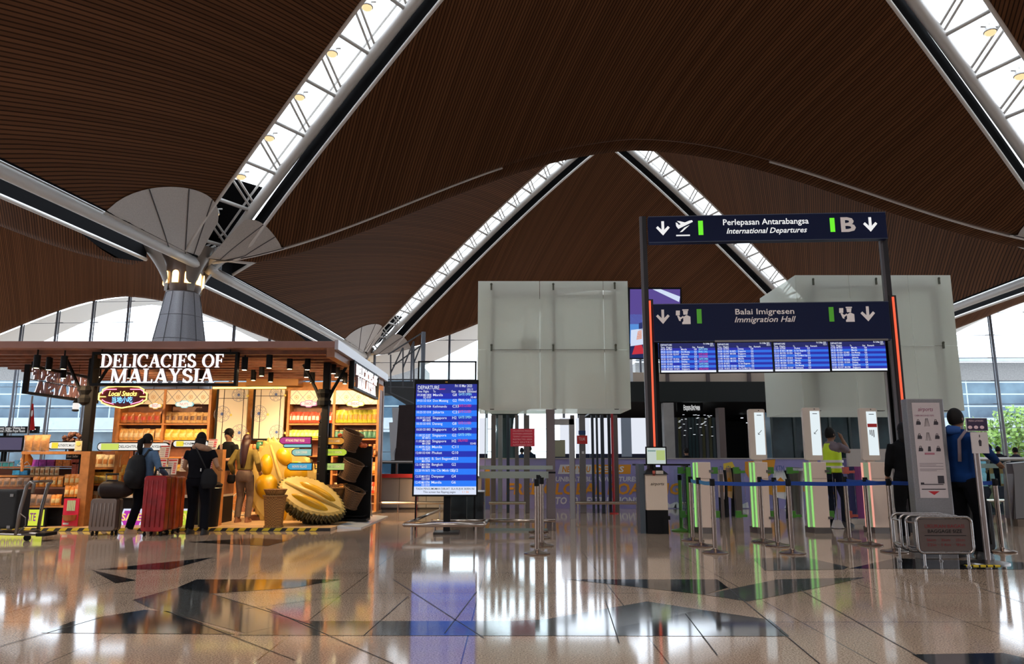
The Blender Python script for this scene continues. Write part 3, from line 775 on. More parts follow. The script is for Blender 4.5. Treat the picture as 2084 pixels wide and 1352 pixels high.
# --- tiled back panels
BLUE = mat('pattern_blue', (.06, .12, .4), .5); LINE = mat('pattern_grey', (.25, .27, .35), .5); YEL = mat('pattern_yellow', (.7, .6, .15), .5); BRN = mat('pattern_brown', (.5, .28, .12), .5)
def ringm(mb, c, r, w, Y, n=20):
    o = [(c[0] + r * math.cos(2 * PI * i / n), Y, c[1] + r * math.sin(2 * PI * i / n)) for i in range(n)]
    q = [(c[0] + (r - w) * math.cos(2 * PI * i / n), Y, c[1] + (r - w) * math.sin(2 * PI * i / n)) for i in range(n)]
    mb.add(o + q, [(i, (i + 1) % n, n + (i + 1) % n, n + i) for i in range(n)])
def disc(mb, c, r, Y, n=12): mb.flat([(c[0] + r * math.cos(-2 * PI * i / n), Y, c[1] + r * math.sin(-2 * PI * i / n)) for i in range(n)][::-1])
PY_ = 17.0
def tpanel(px0, px1, py0, py1, flowers, label):
    a = P(px0, py1, PY_); b = P(px1, py0, PY_)
    t = thing('tiled_board', label, 'panel', (a.x, PY_, a.z))
    m = M().use(CREAM); m.b(a.x, b.x, PY_, PY_ + .05, a.z, b.z); m.build('panel_board', t)
    m = M().use(BLACK); m.b(a.x - .05, a.x, PY_ - .01, PY_ + .06, a.z - .04, b.z); m.b(a.x, b.x, PY_ - .01, PY_ + .06, a.z - .05, a.z)
    for q in (.18, .86):
        xx = a.x + (b.x - a.x) * q; m.b(xx, xx + .012, PY_ - .006, PY_, a.z, b.z)
    zz = b.z - (b.z - a.z) * .14; m.b(a.x, b.x, PY_ - .006, PY_, zz, zz + .012); m.build('panel_frame', t)
    m = M()
    for fx, fy, r in flowers:
        c = P(fx, fy, PY_); c = (c.x, c.z); m.use(LINE)
        for j in range(8):
            th = 2 * PI * j / 8; ringm(m, (c[0] + r * .6 * math.cos(th), c[1] + r * .6 * math.sin(th)), r * .38, .008, PY_ - .003, 14)
        ringm(m, c, r, .008, PY_ - .003); ringm(m, c, r * .5, .006, PY_ - .003); m.use(BLUE); disc(m, c, r * .2, PY_ - .004)
    m.use(YEL)
    for fx, fy, r in flowers: c = P(fx + 18, fy + 2, PY_); disc(m, (c.x, c.z), .03, PY_ - .004)
    m.build('floral_pattern', t)
tpanel(437, 505, 793, 928, [(452, 843, .19), (486, 804, .16), (487, 881, .19), (470, 922, .1)], 'cream wall panel with blue floral pattern beside the left shelves')
tpanel(515, 580, 793, 893, [(527, 842, .19), (562, 803, .16), (563, 880, .17)], 'cream wall panel with blue floral pattern beside the right shelves')
# --- snack goods
def bag_mesh(name, w, h, d, c1, c2, jar=False, kd=''):
    m = M().use(mat('pack_' + kd, c1, .3, noise=.3, nscale=25))
    m.mats.append(mat('label_' + kd, c2, .4, noise=.2, nscale=40))
    if jar:
        m.lathe([(w * .46, 0), (w * .5, h * .06), (w * .5, h * .72), (w * .34, h * .82), (w * .34, h * .84)], 14)
        m.cur = 1; m.lathe([(w * .4, h * .84), (w * .4, h), (w * .2, h * 1.01)], 14)
    else:
        nu, nv = 6, 8
        def f(sg):
            def g(a, b):
                x = (a - .5) * w; z = b * h
                th = math.sin(PI * a) ** .6 * (1 - max(0, (b - .75) / .25)) * (.55 + .45 * math.sin(PI * min(1, b * 1.2 + .1)))
                x *= 1 - .1 * math.sin(PI * b) + (.06 if b > .9 else 0)
                return (x, sg * d / 2 * th, z)
            return g
        m.grid(f(-1), nu, nv); b = len(m.f) - nu * nv
        for i in range(nu):
            for j in range(nv):
                if 1 <= i < nu - 1 and 2 <= j < 5: m.mi[b + i * nv + j] = 1
        m.grid(f(1), nu, nv)
    me = m.build(name, smooth=True); return me
KINDS = {}
def goods(kind, nm, w, h, d, c1, c2, jar=False): KINDS[kind] = (nm, w, h, d, c1, c2, jar)
goods('red', 'snack_bag', .19, .27, .09, (.45, .16, .05), (.55, .06, .03)); goods('clear', 'snack_bag', .17, .27, .09, (.62, .38, .16), (.14, .06, .03))
goods('tan', 'snack_bag', .17, .28, .09, (.60, .36, .13), (.70, .55, .35)); goods('gold', 'snack_bag', .24, .27, .10, (.75, .45, .06), (.72, .62, .2))
goods('scarlet', 'snack_bag', .13, .27, .08, (.62, .07, .03), (.75, .68, .55)); goods('lime', 'snack_bag', .15, .2, .08, (.40, .50, .05), (.65, .62, .3))
goods('yellow', 'snack_bag', .16, .33, .09, (.50, .48, .04), (.55, .26, .05)); goods('teal', 'glass_jar', .14, .2, .1, (.10, .28, .2), (.6, .5, .3), True)
goods('green', 'glass_jar', .17, .2, .1, (.02, .18, .09), (.45, .42, .2), True); goods('amber', 'small_jar', .1, .13, .1, (.5, .18, .05), (.7, .45, .2), True)
goods('kraft', 'snack_pouch', .17, .26, .1, (.42, .22, .09), (.30, .15, .06)); goods('orange', 'snack_pouch', .14, .23, .09, (.72, .25, .03), (.7, .5, .2))
goods('brown', 'snack_pouch', .2, .24, .1, (.32, .18, .1), (.14, .1, .08)); goods('cream', 'snack_pouch', .15, .25, .09, (.75, .6, .35), (.5, .2, .05))
FIRST = {}
def place(kind, x, y, z, label, group, s=1.0, rz=0):
    nm, w, h, d, c1, c2, jar = KINDS[kind]
    if kind not in FIRST:
        o = bag_mesh(nm, w, h, d, c1, c2, jar, kind); o.data.name = kind + '_' + nm; FIRST[kind] = o
    else: o = FIRST[kind].copy(); COL.objects.link(o)
    o.location = (x, y, z); o.rotation_euler = (0, 0, rz); o.scale = (s, s, s)
    return tag(o, label, 'snack' if 'jar' not in nm else 'jar', group)
rnd = random.Random(3)
def row(kind, px0, px1, pyb, Y, n, label, group, s=1.0, skip=()):
    for i in range(n):
        if i in skip: continue
        px = px0 + (px1 - px0) * (i + .5) / n; c = P(px, pyb, Y)
        place(kind, c.x, Y, c.z, label, group, s * rnd.uniform(.86, .95), rnd.uniform(-.15, .15))
# --- wall shelving
def shelf_unit(px0, px1, pys, mids, py_top, py_bot, Y, label, header=True, depth=.34, name='shelf_unit'):
    a = PX(px0, 860, Y); b = PX(px1, 860, Y); z0 = max(.05, PZ(py_bot, Y)); z1 = PZ(py_top, Y)
    t = thing(name, label, 'shelf', ((a + b) / 2, Y, z0)); w = .055
    for x in [a] + [PX(q, 860, Y) for q in mids] + [b - w]: m = M().use(WOOD); m.b(x, x + w, Y, Y + depth, z0, z1); m.build('upright', t)
    for p in pys:
        z = PZ(p, Y); m = M().use(WOOD); m.b(a + w, b - w, Y + .01, Y + depth, z - .035, z); m.build('shelf_board', t)
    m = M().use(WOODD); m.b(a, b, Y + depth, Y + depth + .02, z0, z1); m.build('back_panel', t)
    if header:
        zb = PZ(823, Y); m = M().use(CREAM); m.b(a + w, b - w, Y + .02, Y + .05, zb, z1 - .02); m.build('tile_header', t)
        m = M(); n = max(2, round((b - a) / .32)); hh = (z1 - .02 - zb); dx = (b - a - 2 * w) / n
        for i in range(n + 1):
            x = a + w + dx * i
            m.use(LINE)
            if i < n:
                for sx in (0, 1):
                    for sz in (0, 1):
                        p0 = (x + dx * sx, zb + hh / 2); p1 = (x + dx / 2, zb + hh * sz); m.tube([(p0[0], Y + .018, p0[1]), (p1[0], Y + .018, p1[1])], .005, 4)
                m.use(BRN); ringm(m, (x + dx / 2, zb + hh / 2), .05, .012, Y + .016, 8); disc(m, (x + dx / 2, zb + hh / 2), .018, Y + .015)
        m.build('diamond_pattern', t)
    return t
SY = 16.95
shelf_unit(238, 427, (862, 897, 930), (329,), 792, 960, SY, 'timber wall shelves on the left under a diamond tile header')
shelf_unit(583, 771, (862, 893, 927, 965, 1005), (676,), 793, 1050, SY, 'timber wall shelves on the right under a diamond tile header')
LF = 'left wall shelves'; RF = 'right wall shelves'
row('red', 244, 326, 861, SY + .1, 6, 'red and brown snack bag, top shelf, left half of the left shelves', 'snack bags ' + LF)
row('clear', 334, 424, 861, SY + .1, 7, 'clear and black snack bag, top shelf, right half of the left shelves', 'snack bags top ' + LF)
row('tan', 240, 312, 896, SY + .1, 7, 'tan snack bag on the second of the left shelves, left of the gap', 'tan bags ' + LF)
row('tan', 314, 328, 896, SY + .1, 1, 'single tan snack bag right of the gap on the left shelves', 'tan bag by the gap')
row('gold', 334, 424, 896, SY + .1, 6, 'golden snack bag on the second shelf, right half of the left shelves', 'gold bags ' + LF)
row('scarlet', 586, 650, 861, SY + .1, 8, 'red and white snack bag on the top right shelf', 'red bags ' + RF)
row('scarlet', 667, 676, 861, SY + .1, 1, 'red snack bag peeping out right of the black kiosk post', 'red bag behind post')
row('lime', 586, 652, 892, SY + .1, 8, 'lime green snack bag on the second right shelf', 'lime bags ' + RF)
row('yellow', 680, 768, 861, SY + .1, 9, 'tall yellow green snack bag on the top right shelf', 'yellow bags ' + RF)
row('teal', 680, 768, 892, SY + .1, 9, 'teal jar with pale lid on the second right shelf', 'teal jars ' + RF)
row('amber', 738, 768, 915, SY + .02, 3, 'small amber jar in the upper row, right end of the right shelves', 'amber jars upper row'); row('amber', 738, 768, 926.5, SY - .03, 3, 'small amber jar in the lower row, right end of the right shelves', 'amber jars lower row', .9)
row('orange', 735, 768, 964, SY + .1, 3, 'orange pouch on the fourth right shelf beside the corner post', 'orange pouches ' + RF, 1.2)
row('yellow', 722, 740, 964, SY + .1, 2, 'yellow pack on the fourth right shelf, left of the orange pouches', 'yellow packs ' + RF, .8)
row('scarlet', 735, 768, 1004, SY + .1, 4, 'red pack on the fifth right shelf by the corner post', 'red packs low ' + RF)
row('orange', 588, 650, 964, SY + .1, 6, 'orange pouch on the fourth right shelf behind the arrow signs', 'orange pouches behind the signs')
row('cream', 588, 730, 1004, SY + .1, 8, 'cream pouch on the fifth right shelf above the small durian', 'cream pouches ' + RF)
# ledge with green jars under the right panel
t = thing('wall_ledge', 'dark ledge holding green jars under the right floral panel', 'shelf', P(540, 915, 16.7))
m = M().use(BLACK); a, b = P(493, 918, 16.7), P(582, 914, 16.7); m.b(a.x, b.x, 16.6, 17.0, a.z, b.z); bevel(m.build('ledge_board', t), .008)
m = M().use(WOODD); m.b(a.x, b.x, 16.85, 17.0, .05, a.z); m.build('ledge_back', t)
row('green', 523, 580, 914, 16.75, 5, 'dark green jar on the ledge above the big durian', 'green jars on the ledge')
row('amber', 493, 522, 914, 16.75, 4, 'small amber jar on the ledge above the long-haired person', 'amber jars on the ledge', .9)
# little plaques
def plaque(px, py, Y, w, h, edge, face, label, txt=None, tc=None):
    c = P(px, py, Y); t = thing('hanging_plaque', label, 'sign', c)
    k = [(-.5, .0), (-.42, .28), (-.22, .3), (-.15, .5), (.15, .5), (.22, .3), (.42, .28), (.5, 0), (.42, -.28), (.2, -.32), (.12, -.5), (-.12, -.5), (-.2, -.32), (-.42, -.28)][::-1]
    k = [(a * w, b * h) for a, b in k][::-1]
    m = M().use(edge); m.prism(k, c, X3, Z3, .03); m.build('plaque_border', t)
    m = M().use(face); m.prism([(a * .88, b * .8) for a, b in k], c + Vector((0, -.003, 0)), X3, Z3, .02); m.build('plaque_face', t)
    if txt: m = M().use(tc or RED); m.text(txt, c + Vector((0, -.006, -.025)), h=.055, w=w * .45, al='c'); m.build('plaque_text', t)
    return t
PLW = emit('plaque_white_light', (1, .95, .85), .8)
plaque(375, 823, 16.6, .42, .17, emit('cyan_edge', (.2, .7, .8), .8), PLW, 'small white plaque with cyan edge over the left shelves', 'NUTS', RED)
plaque(316, 826, 16.4, .30, .15, emit('amber_edge', (1, .6, .1), .8), PLW, 'small yellow-edged plaque half behind the Local Snacks sign', 'BISCUIT', RED)
plaque(628, 822, 16.6, .40, .16, emit('pink_edge', (.9, .2, .5), .8), PLW, 'small white plaque with pink edge over the right shelves', 'SNACKS', RED)
plaque(723, 822, 16.6, .42, .17, emit('yellow_edge', (.9, .8, .1), .8), PLW, 'small white plaque with yellow edge, nearest the right corner post', 'BREAD', RED)
# Local Snacks neon sign
NY = 12.95; c = P(251, 808, NY); t = thing('neon_sign', 'neon sign Local Snacks in yellow, pink and blue under the front sign', 'sign', c)
def neon_outline(s, z): 
    k = [(-1, 0), (-1, .28), (-.86, .45), (-.86, .62), (-.66, .85), (-.3, .92), (0, .9), (.3, .92), (.66, .85), (.86, .62), (.86, .45), (1, .28), (1, 0), (1, -.25), (.86, -.42), (.86, -.52), (.5, -.8), (0, -.98), (-.5, -.8), (-.86, -.52), (-.86, -.42), (-1, -.25)]
    return [(a * .42 * s, b * .20 * z) for a, b in k][::-1]
m = M().use(mat('maroon_board', (.10, .008, .012), .4)); m.prism(neon_outline(1, 1), c, X3, Z3, .04); m.build('backboard', t)
def neon(col, pts, r, name, closed=False):
    m = M().use(emit('neon_' + col, {'yellow': (1, .75, .15), 'pink': (1, .2, .35), 'blue': (.15, .45, 1)}[col], 3)); m.tube([c + Vector((a, -.02, b)) for a, b in pts], r, 6, closed=closed); m.build(name, t)
neon('yellow', neon_outline(1.0, 1.0), .012, 'outer_tube', True)
neon('pink', [(-.36, .05), (-.36, .09), (-.3, .13), (-.12, .13)], .008, 'inner_tube'); neon('pink', [(.36, .05), (.36, .09), (.3, .13), (.12, .13)], .008, 'inner_tube')
neon('pink', [(-.36, -.05), (-.3, -.09), (-.15, -.13)], .008, 'inner_tube'); neon('pink', [(.36, -.05), (.3, -.09), (.15, -.13)], .008, 'inner_tube')
neon('yellow', [(-.4, 0), (-.3, 0)], .008, 'inner_tube'); neon('yellow', [(.3, 0), (.4, 0)], .008, 'inner_tube')
m = M().use(emit('neon_yellow', (1, .75, .15), 3)); m.text('Local Snacks', c + Vector((0, -.03, .015)), h=.085, w=.5, al='c', shear=.3, bold=.012); m.build('yellow_lettering', t)
m = M().use(emit('neon_blue', (.15, .45, 1), 3)); m.text('\u5f53\u5730\u5c0f\u5403', c + Vector((0, -.03, -.10)), h=.085, w=.36, al='c', bold=.01); m.build('blue_lettering', t)
m = M().use(BLACK); m.tube([c + Vector((-.2, .02, .18)), (c.x - .2, c.y + .02, KZ - .05)], .008, 5); m.tube([c + Vector((.2, .02, .18)), (c.x + .2, c.y + .02, KZ - .05)], .008, 5); m.build('hanger', t)
# pill signs
def pill(px0, px1, py0, py1, Y, face, label, txt=None, tc=None, lead=None, name='pill_sign', stand=None, arrow=None, cat='sign'):
    a = P(px0, py1, Y); b = P(px1, py0, Y); c = (a + b) / 2; w = b.x - a.x; h = b.z - a.z
    t = thing(name, label, cat, c)
    m = M().use(BLACK)
    if arrow: k = arrow_outline(w + .02, h + .02, arrow)
    else: k = rrect(w + .02, h + .02, h / 2)
    m.prism(k, c, X3, Z3, .04); m.build('backing', t)
    k = arrow_outline(w - .01, h - .01, arrow) if arrow else rrect(w - .01, h - .01, (h - .01) / 2)
    m = M().use(face); m.prism(k, c + Vector((0, -.006, 0)), X3, Z3, .006); m.build('sign_face', t)
    if lead: m = M().use(lead); m.prism([(-w / 2 + h / 2, -h / 2 + .01), (-w / 2 + w * .3, -h / 2 + .01), (-w / 2 + w * .3, h / 2 - .01), (-w / 2 + h / 2, h / 2 - .01)], c + Vector((0, -.008, 0)), X3, Z3, .004); m.build('lead_panel', t)
    if txt: m = M().use(tc or BLACK); m.text(txt, c + Vector((w * .1 if lead else 0, -.012, -h * .17)), h=h * .36, w=w * .6, al='c', bold=.01); m.build('lettering', t)
    if stand: m = M().use(BLACK); m.tube([(c.x, c.y + .05, c.z), (c.x, c.y + .05, stand)], .012, 6); m.build('stem', t)
    return t
def arrow_outline(w, h, d):
    if d == 'l': return [(w / 2, h / 2), (w / 2, -h / 2), (-w / 2 + h * .4, -h / 2), (-w / 2, -h * .2), (-w / 2, h * .2), (-w / 2 + h * .4, h / 2)][::-1]
    return [(-w / 2, -h / 2), (w / 2 - h * .4, -h / 2), (w / 2, -h * .2), (w / 2, h * .2), (w / 2 - h * .4, h / 2), (-w / 2, h / 2)]
WL = emit('sign_white_light', (1, .97, .9), .85); LIM = emit('sign_lime_light', (.75, .9, .15), .8)
pill(198, 344, 902, 917, 13.55, WL, 'long white pill sign DELIGHTFULLY MALAYSIA over the middle shelves', 'DELIGHTFULLY MALAYSIA', BLACK, LIM, stand=1.25)
pill(352, 424, 897, 910, 13.9, WL, 'white pill sign with yellow end right of the woman in black', 'HONEY & MORE', BLACK, emit('sign_yellow_light', (1, .8, .05), .9), stand=1.2)
pill(98, 166, 900, 914, 13.3, WL, 'white pill sign with yellow end on top of the left counter', 'AUTHENTIC MALAYSIA', BLACK, emit('sign_yellow_light', (1, .8, .05), .9), stand=1.28)
# direction post
t = thing('direction_post', 'black post carrying coloured arrow signs in front of the kiosk shelves', 'post', (PX(659, 950, 14.1), 14.1, .05))
m = M().use(BLACK); X = PX(659, 950, 14.1); m.b(X - .13, X + .10, 14.1, 14.22, .05, 1.87); m.build('post_board', t)
m = M().use(BLACK); m.lathe([(.07, 1.84), (.10, 1.88), (.05, 1.94), (.08, 2.02), (.03, 2.1)], 10, (X - .05, 14.16, .03)); m.build('finial', t, smooth=True)
m = M().use(STEELD)
for z in (1.62, 1.42, 1.15, .92): m.b(X - .14, X + .11, 14.095, 14.1, z, z + .008)
m.build('bands', t)
for a in ((569, 633, 890, 904, 'l', (.62, .02, .30), 'magenta arrow sign PETALING STREET FOOD pointing left', 'PETALING STREET FOOD'), (577, 634, 904.5, 911, 'l', (.3, .75, .8), 'thin cyan and white arrow sign under the magenta one', None),
          (594, 634, 914, 928, 'l', (.35, .72, .66), 'pale teal arrow sign pointing left', 'KUIH CORNER'), (585, 635, 943, 957, 'l', (.05, .45, .75), 'blue arrow sign, lowest on the left of the post', 'NONYA VILLAGE'),
          (656, 701, 891, 905, 'r', (.85, .35, .03), 'orange arrow sign, topmost on the right of the post', 'CENDOL ISLAND'), (655, 706, 914, 928, 'r', (.62, .8, .05), 'lime arrow sign pointing right, middle of the post', 'FRUIT STATION'), (651, 706, 943, 957, 'r', (.55, .75, .2), 'pale green arrow sign pointing right, lowest on the post', 'LOCAL DELIGHTS')):
    pill(a[0], a[1], a[2], a[3], 14.02, emit('arrow_%d' % a[0], a[5], .75), a[6], a[7], WHITE, name='arrow_sign', arrow=a[4])
# --- left counter
CT = 13.1
def counter_frame():
    t = thing('display_counter', 'orange timber counter frame at the far left of the kiosk', 'counter', (PX(100, 1000, CT), CT, .05))
    a = PX(44, 920, CT); b = PX(166, 920, CT); c = PX(184, 920, CT); z1 = PZ(919, CT)
    m = M().use(WOOD); m.b(b, c, CT, CT + .2, .05, z1); m.build('end_panel', t)
    m = M().use(WOOD); m.b(a, b, CT, CT + .45, z1 - .05, z1); m.build('top_shelf', t)
    m = M().use(WOOD); m.b(a, a + .03, CT + .02, CT + .06, PZ(960, CT), z1 - .05); m.build('front_upright', t)
    m = M().use(BLACK); m.b(-9.6, b, CT + .1, CT + .6, .05, PZ(1035, CT)); m.build('base', t)
    for i, (py, dy) in enumerate(((1030, -.02), (992, .16), (968, .3), (950, .44))):
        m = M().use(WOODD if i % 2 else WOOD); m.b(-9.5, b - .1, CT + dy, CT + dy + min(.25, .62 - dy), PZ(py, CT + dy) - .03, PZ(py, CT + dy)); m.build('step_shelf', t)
    m = M().use(WOODD); m.b(-9.5, b - .15, CT + .60, CT + .63, .05, PZ(955, CT)); m.build('back_board', t)
counter_frame()
def lightbox(px0, px1, py0, py1, Y, col, label, txts, es=.85, name='light_box', deco=None):
    a = P(px0, py1, Y); b = P(px1, py0, Y); t = thing(name, label, 'light box', a)
    m = M().use(BLACK); m.b(a.x, b.x, Y, Y + .06, a.z, b.z); m.build('casing', t)
    m = M().use(emit('box_' + label[:12], col, es)); m.b(a.x + .03, b.x - .03, Y - .004, Y, a.z + .03, b.z - .03); m.build('lit_face', t)
    for st, fx, fz, h, mm in txts:
        m = M().use(mm); m.text(st, (a.x + (b.x - a.x) * fx, Y - .007, a.z + (b.z - a.z) * fz), h=h, w=(b.x - a.x) * .68, al='c', bold=.02); m.build('lettering', t)
    if deco: deco(t, a, b)
    return t
PURP = mat('purple_print', (.28, .05, .4), .5)
lightbox(-8, 95, 1034, 1074, 13.0, (.75, .85, .05), 'yellow green light box with purple word CHOCOLATE, low at the left edge', [('CHOCOLATE', .46, .34, .13, PURP)])
a = P(125, 1071, 13.0); b = P(162, 1015, 13.0)
t = thing('poster', 'red poster with a mixing bowl and pale sticks on the left counter base', 'poster', a)
m = M().use(mat('poster_red', (.75, .02, .06), .4)); m.b(a.x, b.x, 13.0, 13.02, a.z, b.z); m.build('poster_sheet', t)
m = M().use(mat('poster_green', (.6, .7, .4), .5)); w_ = b.x - a.x; h_ = b.z - a.z
for i in range(5): m.b(a.x + w_ * (.24 + .11 * i), a.x + w_ * (.33 + .11 * i), 12.995, 13.0, a.z + h_ * .55, a.z + h_ * .93)
m.use(mat('poster_brown', (.35, .12, .04), .5)); m.lathe([(.001, 0), (.1, .03), (.12, .12)], 10, (a.x + w_ * .5, 12.999, a.z + h_ * .15), PI, 2 * PI)
m.use(WHITE); m.b(a.x + w_ * .08, a.x + w_ * .45, 12.995, 13.0, a.z + h_ * .05, a.z + h_ * .12); m.build('poster_print', t)
LC = 'left counter'
row('kraft', 48, 97, 918, 13.15, 3, 'brown kraft pouch standing on top of the left counter', 'kraft pouches on the counter top', 1.15)
row('kraft', -6, 38, 1029, 13.12, 3, 'kraft pouch at the front edge of the left counter, leftmost part', 'kraft pouches front left', .95)
row('brown', 44, 104, 1029, 13.12, 4, 'dark brown pouch at the front of the left counter', 'brown pouches front', .85)
row('orange', 104, 122, 1029, 13.12, 2, 'orange pouch at the right end of the front row, left counter', 'orange pouches front', .9)
row('brown', -6, 60, 991, 13.3, 5, 'dark brown pouch in the second row of the left counter', 'brown pouches second row', .7)
row('orange', 66, 128, 991, 13.3, 5, 'orange pouch in the second row of the left counter', 'orange pouches second row', .85)
row('orange', 131, 163, 1012, 13.25, 3, 'tall orange pouch above the red poster', 'orange pouches above the poster', 1.0); row('orange', 131, 163, 988, 13.3, 3, 'orange pouch in the upper pair of rows above the red poster', 'orange pouches upper row', .95)
row('cream', 60, 120, 967, 13.45, 6, 'cream pouch in the third row of the left counter', 'cream pouches third row', .6)
# boxes of sweets
def boxes(px0, px1, pyb, Y, n, cols, h, label, group, d=.12):
    for i in range(n):
        c = P(px0 + (px1 - px0) * (i + .5) / n, pyb, Y); w = (px1 - px0) / n * MPP(Y) * .9
        m = M().use(mat('carton_%s' % str(cols[i % len(cols)]), cols[i % len(cols)], .4, noise=.3, nscale=30)); m.b(c.x - w / 2, c.x + w / 2, Y, Y + d, c.z, c.z + h)
        o = m.build('sweet_box'); tag(o, label, 'box', group)
boxes(28, 62, 949.5, 13.56, 4, [(.05, .2, .4)], .11, 'dark blue carton on the stepped rack at far left', 'blue cartons')
boxes(62, 110, 949.5, 13.56, 3, [(.35, .05, .4)], .12, 'purple carton on the top step of the left counter', 'purple cartons')
boxes(112, 142, 949.5, 13.56, 2, [(.8, .3, .05)], .12, 'orange carton right of the purple cartons', 'orange cartons')
boxes(24, 56, 967, 13.42, 2, [(.03, .25, .5)], .08, 'flat blue carton on the lower step at far left', 'flat blue cartons')
boxes(144, 164, 967, 13.5, 2, [(.45, .08, .03)], .22, 'dark red carton beside the counter end panel, lower row', 'dark red cartons lower'); boxes(144, 164, 945, 13.5, 2, [(.45, .08, .03)], .1, 'dark red carton beside the counter end panel, upper row', 'dark red cartons upper')
t = thing('pouch_bow', 'orange gift pouch with white ribbon bow at the left counter', 'gift bag', P(54, 948, 13.3))
m = M().use(mat('gift_orange', (.75, .25, .02), .4)); c = P(53, 948, 13.3); m.loft([(c.x, c.y, c.z, .10, .05), (c.x, c.y, c.z + .12, .11, .06), (c.x, c.y, c.z + .2, .05, .03), (c.x, c.y, c.z + .25, .09, .04)], 12); m.build('pouch_body', t, smooth=True)
m = M().use(WHITE)
for s_ in (-1, 1): m.tube([c + Vector((0, -.06, .03)), c + Vector((s_ * .06, -.07, .07)), c + Vector((s_ * .11, -.07, .01)), c + Vector((s_ * .03, -.07, -.01))], .008, 5)
m.build('ribbon_bow', t)
a = P(152, 914, 13.2); t = thing('price_card', 'cream card with round yellow emblem on the counter top', 'card', a)
m = M().use(mat('cream_card', (.75, .65, .4), .5)); m.b(a.x, a.x + .12, 13.2, 13.21, a.z - .03, a.z + .14); m.build('card_sheet', t)
m = M().use(YEL); disc(m, (a.x + .06, a.z + .09), .04, 13.195); m.build('round_emblem', t)
a = P(134, 933, 13.3); t = thing('best_seller_sign', 'small black sign reading Best Seller in the left counter', 'sign', a)
m = M().use(BLACK); m.b(a.x, a.x + .26, 13.3, 13.32, a.z - .02, a.z + .09); m.build('sign_board', t)
m = M().use(WHITE); m.text('Best Seller', (a.x + .02, 13.296, a.z + .015), h=.045, w=.2, shear=.2); m.build('lettering', t)
t = thing('bouquet', 'dark round bunch of dried flowers on the left counter beside the post', 'bouquet', P(148, 914, 13.5)); c = P(147, 896, 13.6)
m = M().use(mat('dried_flower', (.10, .04, .03), .7, noise=.5, nscale=20)); rr = random.Random(5)
for _ in range(26): q = Vector([rr.gauss(0, 1) for _ in range(3)]).normalized() * .11; m.ell(c + Vector((q.x * 1.4, q.y, q.z)), (.045, .045, .045), 8, 6)
m.build('blooms', t, smooth=True); m = M().use(BLACK); m.lathe([(.03, 0), (.05, .1), (.02, .16)], 10, (c.x, c.y, 1.27)); m.build('vase', t)
# --- middle shelves (behind the grey suitcase)
shelf_unit(184, 246, (952, 985, 1022, 1056), (), 918, 1062, 13.75, 'low timber shelves of yellow snack packs left of the woman with backpack', header=False, depth=.4, name='low_shelf_unit')
for k_, (py, kd, s_) in enumerate(((951, 'cream', 1.0), (984, 'gold', .85), (1021, 'cream', .8), (1055, 'gold', .8))):
    row(kd, 187, 243, py, 13.85, 5 if kd == 'cream' else 4, ('cream pouch on shelf %s of the low middle unit' % ('one', 'two', 'three', 'four')[k_]) if kd == 'cream' else ('golden pack on shelf %s of the low middle unit' % ('one', 'two', 'three', 'four')[k_]), 'low middle unit row ' + 'abcd'[k_], s_)
# --- centre counter
t = thing('serving_counter', 'dark serving counter in the middle of the kiosk with glowing badges below', 'counter', (PX(335, 1060, 13.4), 13.4, .05))
a = PX(236, 1050, 13.4); b = PX(434, 1050, 13.4)
m = M().use(BLACK); m.b(a, b, 13.4, 14.3, .05, .52); m.build('base', t)
m = M().use(OFFW); m.b(a, b, 13.36, 14.3, .52, .56); m.build('ledge', t)
m = M().use(WOODD); m.b(a, b, 13.6, 14.3, .56, .8); m.b(a, b, 13.8, 14.3, .8, .98); m.build('step_shelf', t)
m = M().use(WOOD); m.b(b, PX(448, 1000, 13.2), 13.2, 13.36, .05, PZ(915, 13.2)); m.build('end_panel', t)
def badge(px0, px1, col, label, letters):
    a = P(px0, 1074, 13.38); b = P(px1, 1036, 13.38); c = (a + b) / 2; w = b.x - a.x; h = b.z - a.z; t = thing('glowing_badge', label, 'light box', c)
    k = [(-.5, .12), (-.5, -.12), (-.38, -.3), (-.34, -.5), (.34, -.5), (.38, -.3), (.5, -.12), (.5, .12), (.38, .3), (.34, .5), (-.34, .5), (-.38, .3)]
    m = M().use(emit('badge_rim', (.8, .85, 1), .9)); m.prism([(x * w, z * h) for x, z in k], c, X3, Z3, .02); m.build('rim', t)
    m = M().use(emit('badge_' + label[:6], col, .8)); m.prism([(x * w * .85, z * h * .8) for x, z in k], c + Vector((0, -.004, 0)), X3, Z3, .01); m.build('face', t)
    m = M().use(emit('badge_gold', (1, .75, .2), 1)); m.text(letters, c + Vector((0, -.008, -.04)), h=.12, al='c', bold=.02); m.build('lettering', t)
badge(240, 296, (.6, .03, .5), 'purple glowing badge on the counter base behind the woman with backpack', 'SALE')
badge(352, 394, (.65, .8, .05), 'lime glowing badge on the counter base behind the woman in black', 'NEW')
CC = 'centre counter'
rnd = random.Random(11)
row('orange', 306, 368, 1012, 13.5, 6, 'red orange pouch on the lower ledge of the centre counter', 'orange pouches ' + CC, .8); row('gold', 300, 368, 990, 13.7, 5, 'golden pack on the middle step of the centre counter', 'gold packs ' + CC, .7)
row('orange', 240, 300, 1012, 13.5, 5, 'red orange pouch on the centre counter, behind the red suitcases', 'orange pouches low ' + CC, .8); row('gold', 236, 434, 968, 13.95, 12, 'golden pack on the top step of the centre counter', 'top gold packs ' + CC, .8)
row('orange', 396, 430, 1012, 13.5, 3, 'red orange pouch right of the woman in black', 'orange pouches right ' + CC, .8)
